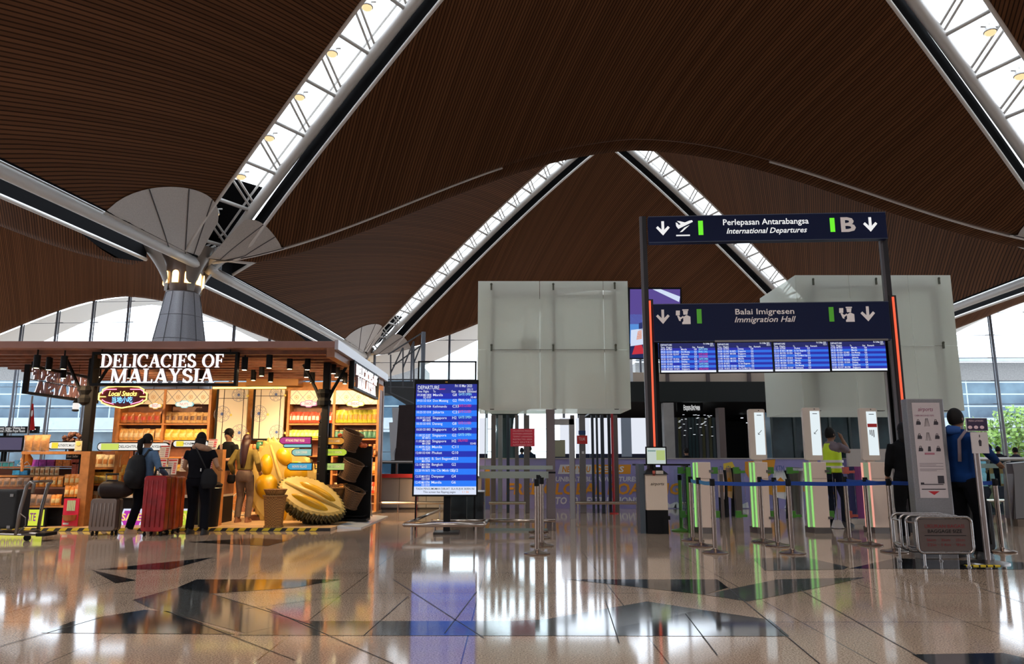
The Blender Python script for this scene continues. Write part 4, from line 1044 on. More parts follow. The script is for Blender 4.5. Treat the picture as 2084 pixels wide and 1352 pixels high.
def board(px0, px1, py0, py1, Y, label, lean=0, first=[None]):
    a = P(px0, py1, Y); b = P(px1, py0, Y); w = b.x - a.x; h = b.z - a.z
    t = thing('price_board', label, 'price board', a)
    def q(x, z): return (a.x + x * w, Y + z * .05 + .0, a.z + z * h)
    m = M().use(mat('board_white', (.78, .72, .66), .4)); m.add([q(0, 0), q(1, 0), q(1, 1), q(0, 1)] + [(x, y + .015, z) for x, y, z in (q(0, 0), q(1, 0), q(1, 1), q(0, 1))], [(0, 1, 2, 3), (7, 6, 5, 4), (0, 4, 5, 1), (1, 5, 6, 2), (2, 6, 7, 3), (3, 7, 4, 0)]); m.build('board_sheet', t)
    m = M().use(RED); m.add([tuple(Vector(q(x, z)) - Vector((0, .004, 0))) for x, z in ((.06, .86), (.94, .86), (.94, .95), (.06, .95))], [(0, 1, 2, 3)])
    n = max(3, int(h / .045))
    for i in range(n):
        z = .08 + .72 * i / n; m.add([tuple(Vector(q(x, zz)) - Vector((0, .004, 0))) for x, zz in ((.62, z), (.92, z), (.92, z + .4 / n), (.62, z + .4 / n))], [(0, 1, 2, 3)])
    m.use(mat('board_grey', (.4, .3, .28), .5))
    for i in range(n):
        z = .08 + .72 * i / n; m.add([tuple(Vector(q(x, zz)) - Vector((0, .004, 0))) for x, zz in ((.08, z), (.52, z), (.52, z + .22 / n), (.08, z + .22 / n))], [(0, 1, 2, 3)])
    m.build('printed_rows', t); return t
board(316, 338, 934, 970, 13.35, 'white price board with red rows beside the backpack woman'); board(338, 360, 934, 966, 13.4, 'white price board left of the woman in black')
board(322, 345, 906, 932, 13.5, 'tilted white leaflet standing above the price boards'); board(330, 348, 896, 906, 13.8, 'small white label card topmost on the centre counter')
board(414, 438, 912, 975, 13.3, 'tall white price board right of the woman in black'); board(422, 442, 894, 911, 13.4, 'white card with dark print at the cashier side')
board(365, 395, 930, 960, 13.6, 'white price board hidden behind the woman in black')
# black cabinet beside end panel
t = thing('trash_bin', 'black waste bin standing against the orange end panel', 'bin', (PX(424, 1060, 13.05), 13.05, .0))
m = M().use(BLACK); x = PX(424, 1060, 13.05); m.lathe([(.16, .055), (.19, .72), (.20, .76), (.14, .8)], 14, (x, 13.05, 0)); m.build('bin_body', t, auto=.6)
m = M().use(STEELD); m.lathe([(.195, .70), (.2, .705), (.195, .71)], 14, (x, 13.05, 0)); m.build('bin_band', t)
# --- durians
HUSK = mat('durian_husk', (.085, .065, .015), .6, noise=.4, nscale=14); PITH = mat('durian_pith', (.55, .38, .10), .5, noise=.05, nscale=8)
FLESH = mat('durian_flesh', (.62, .34, .006), .3, noise=.08, nscale=6)
def durian(label, c, ax, nn, L, W, D, lobes, seed, point=.0):
    """half durian: cut face spanned by ax (length) and side, facing nn"""
    ax = Vector(ax).normalized(); nn = Vector(nn).normalized(); nn = (nn - ax * nn.dot(ax)).normalized(); sd = ax.cross(nn); c = Vector(c)
    t = thing('durian_model', label, 'durian', c)
    def out(a, s=1.0):
        ca, sa = math.cos(a), math.sin(a); r = 1 + point * max(0, ca) ** 12
        return (L / 2 * ca * r * s, W / 2 * sa * s * (1 - .12 * max(0, ca)))
    def w3(u, v, h): return c + ax * u + sd * v + nn * h
    m = M().use(HUSK); n, k = 60, 22
    def f(q, s):
        a = 2 * PI * q; ph = PI / 2 * (1 - s); u, v = out(a, math.sin(ph)); return w3(u, v, -D * math.cos(ph) - .02)
    m.grid(f, n, k)
    rr = random.Random(seed)
    for j in range(1, 17):
        cnt = max(5, int(44 * math.sin(PI / 2 * j / 16)))
        for i in range(cnt):
            a = 2 * PI * (i + .5 * (j % 2)) / cnt; ph = PI / 2 * j / 16.3; u, v = out(a, math.sin(ph)); p = w3(u, v, -D * math.cos(ph) - .02)
            N = (ax * (u / (L / 2) ** 2) + sd * (v / (W / 2) ** 2) + nn * (-math.cos(ph) / D)).normalized()
            b = .045; e1 = N.orthogonal().normalized() * b; e2 = N.cross(e1).normalized() * b
            m.add([p + e1, p + e2, p - e1, p - e2, p + N * .065], [(0, 1, 4), (1, 2, 4), (2, 3, 4), (3, 0, 4)])
    m.build('husk', t)
    m = M().use(PITH); n = 72; ring = []
    for i in range(n): a = 2 * PI * i / n; u, v = out(a, 1.0 if i % 2 else 1.06); ring.append(w3(u, v, 0))
    ring2 = [w3(*out(2 * PI * i / n, .93), .03) for i in range(n)]; vs = ring + ring2 + [w3(*out(2 * PI * i / n, 1.0), -.04) for i in range(n)]
    m.add(vs, [(i, (i + 1) % n, n + (i + 1) % n, n + i) for i in range(n)] + [tuple(range(n, 2 * n))] + [(2 * n + i, 2 * n + (i + 1) % n, (i + 1) % n, i) for i in range(n)])
    m.build('pith', t)
    for u, v, lu, lv, rot in lobes:
        m = M().use(FLESH); cr, sr = math.cos(rot), math.sin(rot)
        def g(q, s):
            a = 2 * PI * q; r = math.sin(PI / 2 * s); x, y = lu * r * math.cos(a), lv * r * math.sin(a) * (1 + .15 * math.cos(a))
            return w3(u + x * cr - y * sr, v + x * sr + y * cr, .028 + .085 * (1 - r ** 3))
        m.grid(g, 24, 10); m.build('flesh_lobe', t, smooth=True)
    m = M().use(PITH); m.tube([w3(L / 2 * .96, 0, .03), w3(0, .0, .06), w3(-L / 2 * .9, 0, .03)], [.02, .05, .03], 8); m.build('central_rib', t, smooth=True)
    return t
cb = P(577, 990, 14.5)
durian('giant yellow half durian model standing upright, pods facing out', cb + Vector((0, 0, .02)), (-.42, .12, 1), (.12, -1, .05), 1.72, 1.30, .42,
       [(.50, .18, .20, .13, -.25), (.10, .29, .25, .22, -.1), (-.40, .27, .26, .20, .1), (.48, -.18, .22, .12, .25), (.08, -.30, .26, .21, .1), (-.42, -.25, .25, .19, -.1)], 1, .10)
cs = P(634, 1010, 13.5)
durian('smaller half durian model lying tilted with dark spiky husk below', cs, (1, -.05, -.46), (.26, -.62, .74), 1.20, .78, .42,
       [(.06, .17, .36, .085, -.05), (.04, -.13, .38, .085, .05)], 2, .06)
t = thing('durian_plinth', 'low black plinth under the smaller durian', 'plinth', (cs.x, 13.75, .05))
m = M().use(BLACK); m.lathe([(.26, .05), (.26, .12), (.15, .14), (.14, .32)], 20, (cs.x + .03, 13.85, 0)); m.build('plinth_body', t, auto=.5)
t = thing('display_plinth', 'long low timber plinth carrying the big durian', 'plinth', (cb.x, 14.6, .05))
m = M().use(WOODD); m.b(PX(505, 1060, 14.4), PX(700, 1060, 14.4), 14.4, 15.2, .05, .14); m.build('plinth_body', t); 
# --- baskets
def weave_mat(nm, c1, c2, f=46):
    m, t, o = nt(nm); k = NT(t); g = k.n('ShaderNodeTexCoord'); b = k.n('ShaderNodeTexChecker'); b.inputs['Scale'].default_value = f
    b.inputs[1].default_value = (*c1, 1); b.inputs[2].default_value = (*c2, 1); k.L(g.outputs['Object'], b.inputs['Vector'])
    s = k.n('ShaderNodeBsdfPrincipled'); s.inputs['Roughness'].default_value = .6; k.L(b.outputs[0], s.inputs['Base Color']); k.L(s.outputs[0], o.inputs['Surface']); return m
WV = weave_mat('woven_cane', (.42, .20, .05), (.22, .09, .02)); WVD = weave_mat('woven_dark', (.15, .075, .03), (.07, .035, .016))
def basket(label, c, r0, r1, h, mm, tilt=(0, 0, 0), rim=.03, fill=None, group=None):
    t = thing('woven_basket', label, 'basket', c, 0, group); t.rotation_euler = tilt
    m = M().use(mm); m.lathe([(r0, 0), (r0 + (r1 - r0) * .5, h * .5), (r1, h), (r1 - .02, h), (r0 - .02, .03), (.01, .03)], 22, capends=False); m.add([(r0 * math.cos(2 * PI * i / 22), r0 * math.sin(2 * PI * i / 22), 0) for i in range(22)], [tuple(range(22))[::-1]]); m.build('basket_body', t, world=False, auto=.7)
    m = M().use(mm)
    for z in (0.01, h): m.tube([((r0 if z < .1 else r1) * 1.02 * math.cos(2 * PI * i / 22), (r0 if z < .1 else r1) * 1.02 * math.sin(2 * PI * i / 22), z) for i in range(22)], rim * .6, 6, closed=True)
    m.build('rim', t, world=False, smooth=True)
    if fill:
        m = M().use(fill); q = random.Random(3)
        for _ in range(30):
            a = q.uniform(0, 2 * PI); s = q.random() ** .5 * (r1 - .05); m.c((s * math.cos(a), s * math.sin(a), h + q.uniform(-.03, .05)), (.09, .06, .05), Matrix.Rotation(q.uniform(0, 3), 3, 'Z') @ Matrix.Rotation(q.uniform(-.5, .5), 3, 'X'))
        m.build('wrapped_snacks', t, world=False)
    return t
c = G(557, 1079); basket('tall woven cane basket with flared rim in front of the big durian', (c.x, 12.98, .05), .145, .19, .52, WV, rim=.03)
t = thing('basket_rim_hat', 'shallow woven tray resting on the tall cane basket', 'tray', (c.x, 12.98, .575)); m = M().use(WV); m.lathe([(.15, .0), (.2, .10), (.19, .105), (.14, .02), (.01, .02)], 20, (c.x, 12.98, .582)); m.build('tray_body', t, auto=.6)
for px, py, Y, lab in ((712, 912, 14.2, 'tilted brown woven basket, topmost of three on the black rack'), (712, 972, 14.2, 'tilted brown woven basket, middle of three on the black rack'), (714, 1028, 14.2, 'tilted brown woven basket, lowest of three on the black rack')):
    c = P(px - 6, py, Y); basket(lab, (c.x, c.y, c.z - .02), .17, .20, .34, WVD, (.15, .42, 0), .02, None)
t = thing('basket_rack', 'black display rack holding three tilted baskets', 'rack', (PX(722, 1040, 14.6), 14.6, .05)); X = PX(722, 1040, 14.6)
m = M().use(BLACK)
m.b(X - .36, X + .3, 14.58, 14.62, .05, 1.45); m.b(X - .36, X + .3, 14.2, 14.62, .05, .09)
for z in (.42, .88, 1.35): m.b(X - .3, X + .24, 14.3, 14.6, z - .3, z - .28)
m.build('rack_frame', t)
t = thing('crab_decoration', 'orange cloth decoration lying on top of the basket rack', 'decoration', P(715, 898, 14.3))
m = M().use(mat('orange_cloth', (.85, .17, .04), .5)); c = P(718, 900, 14.3); rr = random.Random(2)
for i in range(12): m.ell(c + Vector((-.26 + .045 * i, rr.uniform(-.05, .05), .1 - .015 * i + rr.uniform(-.02, .03))), (.05, .07, .045), 8, 6)
m.build('cloth_folds', t, smooth=True)
c = P(682, 1022, 14.2); basket('shallow basket of wrapped snacks between durian and basket rack', (c.x, 14.2, c.z), .12, .24, .26, WV, fill=mat('snack_wrap', (.75, .38, .12), .4, noise=.5, nscale=12))
t = thing('basket_stand', 'round black pedestal under the shallow snack basket', 'pedestal', (c.x, 14.2, .05)); m = M().use(BLACK); m.lathe([(.16, .05), (.16, .08), (.04, .1), (.04, c.z - .03), (.1, c.z - .002)], 16, (c.x, 14.2, 0)); m.build('pedestal_body', t)
t = thing('floor_easel', 'white patterned narrow easel beside the corner post', 'easel', G(751, 1052)); X = PX(751, 1000, 15.4)
m = M().use(mat('easel_white', (.6, .55, .55), .5, noise=.3, nscale=25)); m.b(X - .045, X + .045, 15.4, 15.43, .3, 1.22); m.build('easel_board', t)
m = M().use(STEELD); m.tube([(X - .04, 15.42, .3), (X - .07, 15.42, .05)], .012, 5); m.tube([(X + .04, 15.42, .3), (X + .07, 15.42, .05)], .012, 5); m.tube([(X, 15.44, 1.1), (X, 15.7, .05)], .012, 5); m.build('easel_legs', t)
# --- bicycle behind the long-haired person
t = thing('bicycle', 'old bicycle with pale wheels parked left of the big durian', 'bicycle', (PX(500, 1050, 15.6), 15.6, .05))
def wheel(px):
    x = PX(px, 1035, 15.6);
    m = M().use(mat('tyre_pale', (.55, .5, .42), .6)); m.tube([(x + .235 * math.cos(2 * PI * i / 28), 15.6, .30 + .235 * math.sin(2 * PI * i / 28)) for i in range(28)], .016, 6, closed=True)
    m.use(STEEL)
    for i in range(14): m.tube([(x, 15.6, .3), (x + .23 * math.cos(2 * PI * i / 14), 15.6, .3 + .23 * math.sin(2 * PI * i / 14))], .003, 4)
    m.build('wheel', t, smooth=True); return x
xa = wheel(492); xb = wheel(548)
m = M().use(BLACK); m.tube([(xa, 15.6, .3), (xa + .1, 15.6, .72)], .018, 6); m.tube([(xa + .09, 15.6, .66), (xb - .12, 15.6, .62), (xb, 15.6, .3)], .016, 6); m.tube([(xa + .08, 15.6, .58), (xa + .28, 15.6, .28), (xb, 15.6, .3)], .016, 6); m.tube([(xa + .28, 15.6, .28), (xb - .14, 15.6, .7)], .016, 6); m.build('bicycle_frame', t, smooth=True)
m = M().use(STEEL); m.tube([(xa + .02, 15.4, .78), (xa + .1, 15.5, .76), (xa + .1, 15.7, .76), (xa + .02, 15.8, .78)], .012, 6); m.build('handlebar', t)
m = M().use(BLACK); m.ell((xb - .15, 15.6, .73), (.12, .07, .03), 12, 6); m.build('saddle', t, smooth=True)
# ================================================================ PEOPLE
SKIN = mat('skin', (.42, .22, .13), .5); SKIND = mat('skin_tan', (.22, .11, .06), .5); HAIR = mat('black_hair', (.010, .008, .008), .6, spec=.15)
def remesh(mb, name, parent, vox, mm, sm=4, mx=None):
    o = mb.use(mm).build('tmp', None, world=False)
    md = o.modifiers.new('r', 'REMESH'); md.mode = 'VOXEL'; md.voxel_size = vox
    if sm: s = o.modifiers.new('s', 'SMOOTH'); s.iterations = sm; s.factor = .5
    dgp = bpy.context.evaluated_depsgraph_get(); me = bpy.data.meshes.new_from_object(o.evaluated_get(dgp))
    me.materials.clear(); me.materials.append(mm); me.polygons.foreach_set('use_smooth', [True] * len(me.polygons)); me.name = name
    bpy.data.objects.remove(o)
    r = bpy.data.objects.new(name, me); COL.objects.link(r); r.parent = parent; return r
def ik(a, b, l1, l2, pole):
    a = Vector(a); b = Vector(b); d = b - a; L = min(d.length, (l1 + l2) * .999); d.normalize(); b = a + d * L
    x = (l1 * l1 - l2 * l2 + L * L) / (2 * L); h = math.sqrt(max(0, l1 * l1 - x * x)); p = Vector(pole); p = (p - d * p.dot(d)).normalized()
    return a + d * x + p * h, b
def person(label, foot, face, H=1.7, lh=(-.25, .1, .85), rh=(.25, .1, .85), lf=(-.10, 0), rf=(.10, 0), lean=0, top=(.1, .1, .1), topmat=None, bot=(.02, .02, .025), shoe=(.7, .7, .7), skin=None, hair='short', sleeve=1.0,
           toplen=.90, head=0, wide=1.0, legw=1.0, turn=0, extras=None, haircol=None, bareleg=False, lpole=None, rpole=None, headpitch=0):
    """standing figure, local +Y forward, +X to its right; z=0 floor"""
    k = H / 1.72; t = thing('person', label, 'person', (foot[0], foot[1], foot[2] if len(foot) > 2 else 0), face); t.scale = (k, k, k)
    skin = skin or SKIN
    sh = Vector((0, lean, 0))
    SHL, SHR = Vector((-.185 * wide, lean, 1.40)), Vector((.185 * wide, lean, 1.40))
    EL, WL_ = ik(SHL, lh, .29, .25, lpole or (-.5, -1, -.3)); ER, WR = ik(SHR, rh, .29, .25, rpole or (.5, -1, -.3))
    HL, HR = Vector((-.095 * wide, 0, .92)), Vector((.095 * wide, 0, .92))
    AL, AR = Vector((lf[0], lf[1], .09)), Vector((rf[0], rf[1], .09))
    KL, AL = ik(HL, AL, .43, .42, (0, 1, 0)); KR, AR = ik(HR, AR, .43, .42, (0, 1, 0))
    hc = Vector((0, lean * 1.25 + .01, 1.605)); HM = Matrix.Rotation(head, 3, 'Z') @ Matrix.Rotation(-headpitch, 3, 'X')
    def torso(g, z0=.9, z1=1.46):
        R = [(.86, .155, .105), (.93, .168, .115), (1.02, .145, .10), (1.12, .145, .10), (1.24, .165, .112), (1.34, .175, .108), (1.41, .15, .09), (1.455, .085, .07), (1.48, .06, .06)]
        return [(0, lean * max(0, (z - .95) / .5), z, (rx + g) * wide, ry + g) for z, rx, ry in R if z >= z0 - .01 and z <= z1 + .03]
    b = M(); b.loft(torso(0, .8, 1.5)); b.tube([(0, lean, 1.44), (0, lean * 1.15, 1.50), hc + Vector((0, -.01, -.04))], [.06, .052, .05], 10)
    b.ell(hc, (.074, .092, .112), 16, 12, HM); b.ell(hc + HM @ Vector((0, .02, -.065)), (.05, .06, .05), 12, 8, HM)
    b.tube([hc + HM @ Vector((0, .088, .02)), hc + HM @ Vector((0, .108, -.025))], [.008, .016], 6)
    for s_ in (-1, 1): b.ell(hc + HM @ Vector((s_ * .076, -.005, -.005)), (.012, .02, .032), 8, 6, HM)
    for A, E, W in ((SHL, EL, WL_), (SHR, ER, WR)):
        b.tube([A, (A + E) / 2, E, E.lerp(W, .35), W], [.052, .046, .038, .040, .027], 10)
        d = (W - E).normalized(); s_ = -1 if A.x < 0 else 1; side = d.cross(Vector((0, 0, 1))); 
        if side.length < .1: side = Vector((0, 1, 0)) 
        side.normalize(); nrm = side.cross(d).normalized()
        pc = W + d * .045; b.tube([W, W + d * .03, W + d * .085], [.024, .034, .032], 8)
        for i, (o, L) in enumerate(((-.027, .055), (-.009, .068), (.009, .064), (.026, .05))):
            p0 = W + d * .08 + side * o; p1 = p0 + (d * .9 - nrm * .15 * 1) * L * .55; p2 = p1 + (d * .6 - nrm * .7) * L * .5
            b.tube([p0, p1, p2], [.0095, .0088, .0075], 6)
        b.tube([W + d * .03 + side * .025, W + d * .06 + side * .05 - nrm * .02, W + d * .095 + side * .052 - nrm * .035], [.013, .011, .009], 6)
    for Hp, K_, A in ((HL, KL, AL), (HR, KR, AR)):
        b.tube([Hp, Hp.lerp(K_, .5), K_, K_.lerp(A, .35), A, A + Vector((0, 0, -.04))], [.085, .07, .052, .052, .034, .036], 12)
        b.tube([A + Vector((0, -.04, -.055)), A + Vector((0, .13, -.065))], [.035, .03], 8)
    remesh(b, 'body', t, .0125, skin, 2)
    # eyes
    e = M().use(BLACK)
    for s_ in (-1, 1): e.ell(hc + HM @ Vector((s_ * .03, .084, .012)), (.011, .008, .006), 8, 6, HM)
    e.build('eyes', t, world=False, smooth=True)
    m = M().use(mat('lips', (.3, .1, .08), .5)); m.ell(hc + HM @ Vector((0, .088, -.055)), (.022, .008, .006), 8, 6, HM); m.build('mouth', t, world=False, smooth=True)
    # top
    c = M(); c.loft(torso(.022, toplen, 1.46))
    for A, E, W in ((SHL, EL, WL_), (SHR, ER, WR)):
        if sleeve >= 1: c.tube([A + Vector((-.02 * (1 if A.x > 0 else -1), 0, .0)), (A + E) / 2, E, E.lerp(W, .5), W], [.072, .064, .056, .052, .044], 12)
        elif sleeve > 0: c.tube([A + Vector((-.02 * (1 if A.x > 0 else -1), 0, .0)), A.lerp(E, .5), A.lerp(E, sleeve)], [.072, .068, .064], 12)
    c.tube([(0, lean, 1.42), (0, lean * 1.1, 1.475)], [.085, .066], 12)
    tm = topmat or mat('cloth_%s' % str(top), top, .85, noise=.15, nscale=12, spec=.1); remesh(c, 'top', t, .016, tm, 5)
    # trousers
    c = M(); c.loft([(0, 0, .80, .16 * wide, .10), (0, 0, .86, .17 * wide, .118), (0, 0, .93, .178 * wide, .125), (0, 0, 1.0, .16 * wide, .115)])
    for Hp, K_, A in ((HL, KL, AL), (HR, KR, AR)):
        c.tube([Hp, Hp.lerp(K_, .5), K_, K_.lerp(A, .45), A + Vector((0, 0, -.01))], [.10 * wide, .088 * legw, .072 * legw, .068 * legw, .062 * legw], 14)
    remesh(c, 'trousers', t, .016, mat('cloth_%s' % str(bot), bot, .85, noise=.15, nscale=12, spec=.1), 5)
    for A in (AL, AR):
        m = M().use(mat('shoe_%s' % str(shoe), shoe, .5)); x, y = A.x, A.y
        m.loft([(x, y + .045, .0, .045, .135), (x, y + .045, .03, .047, .138), (x, y + .04, .055, .04, .12), (x, y + .01, .085, .036, .075), (x, y - .02, .11, .036, .045)], 16); m.build('shoe', t, world=False, auto=.8)
    hm = haircol or HAIR; h = M()
    n_, k_ = 20, 12
    def cap(q, s):
        a = 2 * PI * q; ph = PI * .66 * s; front = max(0, math.sin(a)); ph2 = ph * (1 - .30 * front ** 2)
        return tuple(hc + HM @ Vector((.083 * math.sin(ph2) * math.cos(a), .100 * math.sin(ph2) * math.sin(a) - .008, .124 * math.cos(ph2) + .006)))
    h.use(hm).grid(cap, n_, k_)
    if hair == 'tail': h.tube([hc + HM @ Vector((0, -.09, .02)), hc + Vector((0, -.16, -.02)), hc + Vector((0, -.16, -.14)), hc + Vector((0, -.13, -.30))], [.04, .05, .045, .015], 10)
    if hair == 'long': h.loft([(hc.x, hc.y - .13, 1.06, .035, .02), (hc.x, hc.y - .135, 1.15, .06, .03), (hc.x, hc.y - .12, 1.35, .085, .045), (hc.x, hc.y - .07, 1.5, .085, .06), (hc.x, hc.y - .03, 1.62, .085, .08)], 12)
    if hair == 'shoulder': h.loft([(hc.x, hc.y - .07, 1.40, .085, .05), (hc.x, hc.y - .05, 1.5, .095, .07), (hc.x, hc.y - .03, 1.62, .09, .085)], 12)
    if hair != 'none': h.build('hair', t, world=False, smooth=True)
    if extras: extras(t, dict(hc=hc, HM=HM, WL=WL_, WR=WR, EL=EL, ER=ER, SL=SHL, SR=SHR, lean=lean, KL=KL, KR=KR, AL=AL, AR=AR))
    return t
def gl(px, py, z=0): g = G(px, py); return (g.x, g.y, z)
# woman with backpack
f = gl(284, 1087)
person('person in blue shirt and dark trousers, black backpack, standing at the centre counter', f, -.35, 1.60, lh=(-.18, .32, 1.05), rh=(.28, .22, 1.0), lf=(-.20, -.05), rf=(.13, .06), top=(.10, .17, .28), bot=(.006, .007, .012), shoe=(.6, .45, .36), hair='tail', toplen=.8, legw=1.1)
def worldof(f, rz, p, k=1): return Matrix.Translation(Vector(f)) @ Matrix.Rotation(rz, 4, 'Z') @ (Vector(p) * k)
t = thing('backpack', 'bulky black backpack on the back of the person in blue shirt', 'backpack', worldof(f, -.35, (0, -.2, 1.1), .93)); t.rotation_euler = (0, 0, -.35)
m = M(); m.loft([(0, 0, -.30, .13, .08), (0, 0, -.2, .18, .13), (0, 0, .0, .18, .13), (0, .01, .16, .15, .10), (0, .03, .24, .08, .05)], 16); m.ell((0, -.11, -.12), (.12, .06, .12), 12, 8); remesh(m, 'bag_body', t, .016, mat('black_nylon', (.008, .008, .01), .6, spec=.2), 4)
m = M().use(mat('black_strap', (.01, .01, .012), .7))
for s_ in (-1, 1): m.tube([(s_ * .09, .05, .2), (s_ * .11, .13, .32), (s_ * .12, .24, .28), (s_ * .14, .31, .12), (s_ * .15, .26, -.08), (s_ * .14, .08, -.2)], .018, 6)
m.build('strap', t, world=False, smooth=True)
# woman in black
f2 = gl(396, 1088)
def scarf(t, d):
    m = M(); m.tube([(-.10, -.03, 1.47), (-.03, -.10, 1.49), (.08, -.09, 1.46), (.15, -.03, 1.43), (.18, .03, 1.38)], [.05, .055, .06, .055, .04], 12)
    remesh(m, 'hood', t, .014, mat('tan_hood', (.36, .20, .12), .8, noise=.2, nscale=14), 3)
person('person in black with tan hood and long dark hair, standing at the centre counter', f2, -.05, 1.62, lh=(-.22, .25, 1.02), rh=(.25, .22, 1.1), lf=(-.11, .02), rf=(.20, -.10), top=(.006, .006, .009), bot=(.005, .005, .008), shoe=(.02, .02, .022), sleeve=.45, hair='shoulder', toplen=.9, wide=1.12, legw=1.15, extras=scarf)
t = thing('shoulder_bag', 'black shoulder bag hanging on the right hip of the person in black', 'bag', worldof(f2, -.05, (.22, -.10, .92)))
m = M(); m.loft([(0, 0, -.2, .10, .05), (0, 0, -.12, .14, .07), (0, 0, .02, .13, .06), (-.02, 0, .12, .06, .04)], 14); remesh(m, 'bag_body', t, .014, MATS['black_nylon'], 4)
m = M().use(MATS['black_strap']); m.tube([(-.05, .0, .1), (-.14, -.05, .3), (-.28, .0, .52), (-.36, .1, .52)], .012, 6); m.build('strap', t, world=False, smooth=True)
m = M().use(WHITE); m.c((-.12, -.055, .10), (.015, .01, .05)); m.build('tag', t, world=False)
# seller in cap
def cap_x(t, d):
    m = M().use(BLACK); hc, HM = d['hc'], d['HM']
    def f(q, s): a = 2 * PI * q; ph = PI * .5 * s; return tuple(hc + HM @ Vector((.093 * math.sin(ph) * math.cos(a), .11 * math.sin(ph) * math.sin(a) - .005, .10 * math.cos(ph) + .045)))
    m.grid(f, 18, 8); m.loft([tuple(hc + HM @ Vector((0, .11, .045)))[:3] + (.07, .07), tuple(hc + HM @ Vector((0, .115, .052)))[:3] + (.07, .068)], 14); m.build('cap', t, world=False, smooth=True)
    m = M().use(mat('apron_cream', (.6, .4, .28), .7)); m.prism([(-.09, 1.42), (-.02, 1.42), (-.02, 1.25), (-.05, 1.2)], (0, .145, 0), (-1, 0, 0), Z3, .01); m.build('shirt_front', t, world=False)
person('person in black cap and dark vest behind the orange end panel, facing the shoppers', (PX(455, 1062, 15.0), 15.0, .05), PI * .86, 1.74, lh=(-.22, .3, 1.12), rh=(.2, .28, 1.05), top=(.012, .014, .016), bot=(.008, .01, .016), shoe=(.02, .02, .02), sleeve=.5, hair='short', head=.3, extras=cap_x)
person('person with long reddish dark hair, olive top and grey trousers beside the big durian', (PX(492, 1062, 13.95), 13.95, .05), -.05, 1.60, lh=(-.26, .08, .95), rh=(.26, .1, 1.0), lf=(-.10, 0), rf=(.11, 0), top=(.22, .16, .045), bot=(.16, .11, .085), shoe=(.3, .14, .08), hair='long', haircol=mat('auburn_hair', (.035, .008, .006), .45), toplen=1.02, wide=.95)
t = thing('handbag', 'small dark handbag carried low by the long-haired person', 'bag', (PX(470, 985, 13.95), 13.95, .85)); m = M(); m.loft([(0, 0, -.1, .05, .035), (0, 0, -.06, .08, .05), (0, 0, .06, .07, .045)], 12); remesh(m, 'bag_body', t, .012, MATS['black_nylon'], 3)
m = M().use(MATS['black_strap']); m.tube([(-.05, 0, .05), (0, 0, .2), (.05, 0, .05)], .007, 5); m.build('handle', t, world=False)
# officer in hi-vis vest
fv = gl(1703, 1073)
def vest(t, d):
    V = mat('hivis_yellow', (.62, .85, .02), .6, emis=(.5, .7, .0), es=.0); m = M().use(V)
    m.loft([(0, 0, .93, .205, .15), (0, 0, 1.05, .19, .145), (0, 0, 1.2, .19, .145), (0, .0, 1.3, .19, .145), (0, .0, 1.38, .13, .13), (0, 0, 1.445, .11, .11)], 20); remesh(m, 'vest', t, .016, V, 3)
    m = M().use(mat('reflective_band', (.75, .72, .66), .3))
    for z in (1.03, 1.13):
        m.loft([(0, 0, z - .022, .212, .166), (0, 0, z + .022, .212, .166)], 24)
    m.build('reflective_band', t, world=False, auto=.6)
person('person in yellow hi-vis vest over grey shirt, hand at mouth, standing between the gates', fv, -1.25, 1.76, lh=(-.12, .38, .98), rh=(.06, .20, 1.53), lf=(-.10, -.06), rf=(.11, .10), top=(.20, .16, .18), bot=(.012, .014, .028), shoe=(.015, .015, .018), skin=SKIND, sleeve=.8, hair='short', toplen=.95, extras=vest, rpole=(.2, .6, -1), headpitch=-.15)
t = thing('long_handled_dustpan', 'white lobby dustpan standing between gates by the hi-vis vest', 'dustpan', gl(1706, 1072)); x, y, z = gl(1706, 1076)
m = M().use(mat('dustpan_white', (.7, .66, .64), .4)); m.add([(x - .09, y - .05, .01), (x + .09, y - .05, .01), (x + .09, y + .08, .01), (x - .09, y + .08, .01), (x - .05, y - .02, .14), (x + .05, y - .02, .14), (x + .05, y + .06, .14), (x - .05, y + .06, .14)], [(0, 3, 2, 1), (4, 5, 6, 7), (0, 1, 5, 4), (1, 2, 6, 5), (2, 3, 7, 6), (3, 0, 4, 7)]); m.build('pan', t)
m = M().use(STEEL); m.tube([(x, y, .14), (x, y - .02, .85)], .008, 6); m.build('handle', t)
# man in blue jacket
fb = gl(1974, 1137)
person('person in blue hooded jacket and black trousers, right of the notice board', (fb[0], fb[1]), -1.2, 1.80, lh=(-.15, .35, 1.02), rh=(.12, .50, 1.06), lf=(-.12, 0), rf=(.12, .05), top=(.005, .028, .12), bot=(.004, .004, .006), shoe=(.01, .01, .012), skin=SKIND, hair='short', toplen=.86, wide=1.08, legw=1.2, headpitch=-.25,
       extras=lambda t, d: (remesh(M().tube([(-.09, -.05, 1.46), (0, -.12, 1.47), (.09, -.05, 1.46)], [.045, .06, .045], 12), 'hood', t, .014, mat('blue_hood', (.01, .06, .24), .8), 3),
                            M().use(mat('grey_strap', (.2, .15, .17), .7)).tube([(.10, -.13, 1.1), (.12, -.13, 1.35), (.13, -.02, 1.455), (.12, .12, 1.38), (.11, .14, 1.15)], .02, 6).build('bag_strap', t, world=False, smooth=True)))
fd = gl(1856, 1104)
person('person in black, mostly hidden behind the notice board at its left', (fd[0] + .02, fd[1]), -.1, 1.72, lh=(-.2, .2, .95), rh=(.22, .2, .95), top=(.006, .006, .007), bot=(.008, .008, .009), shoe=(.02, .02, .02), hair='shoulder', toplen=.86, wide=1.02, legw=1.1)
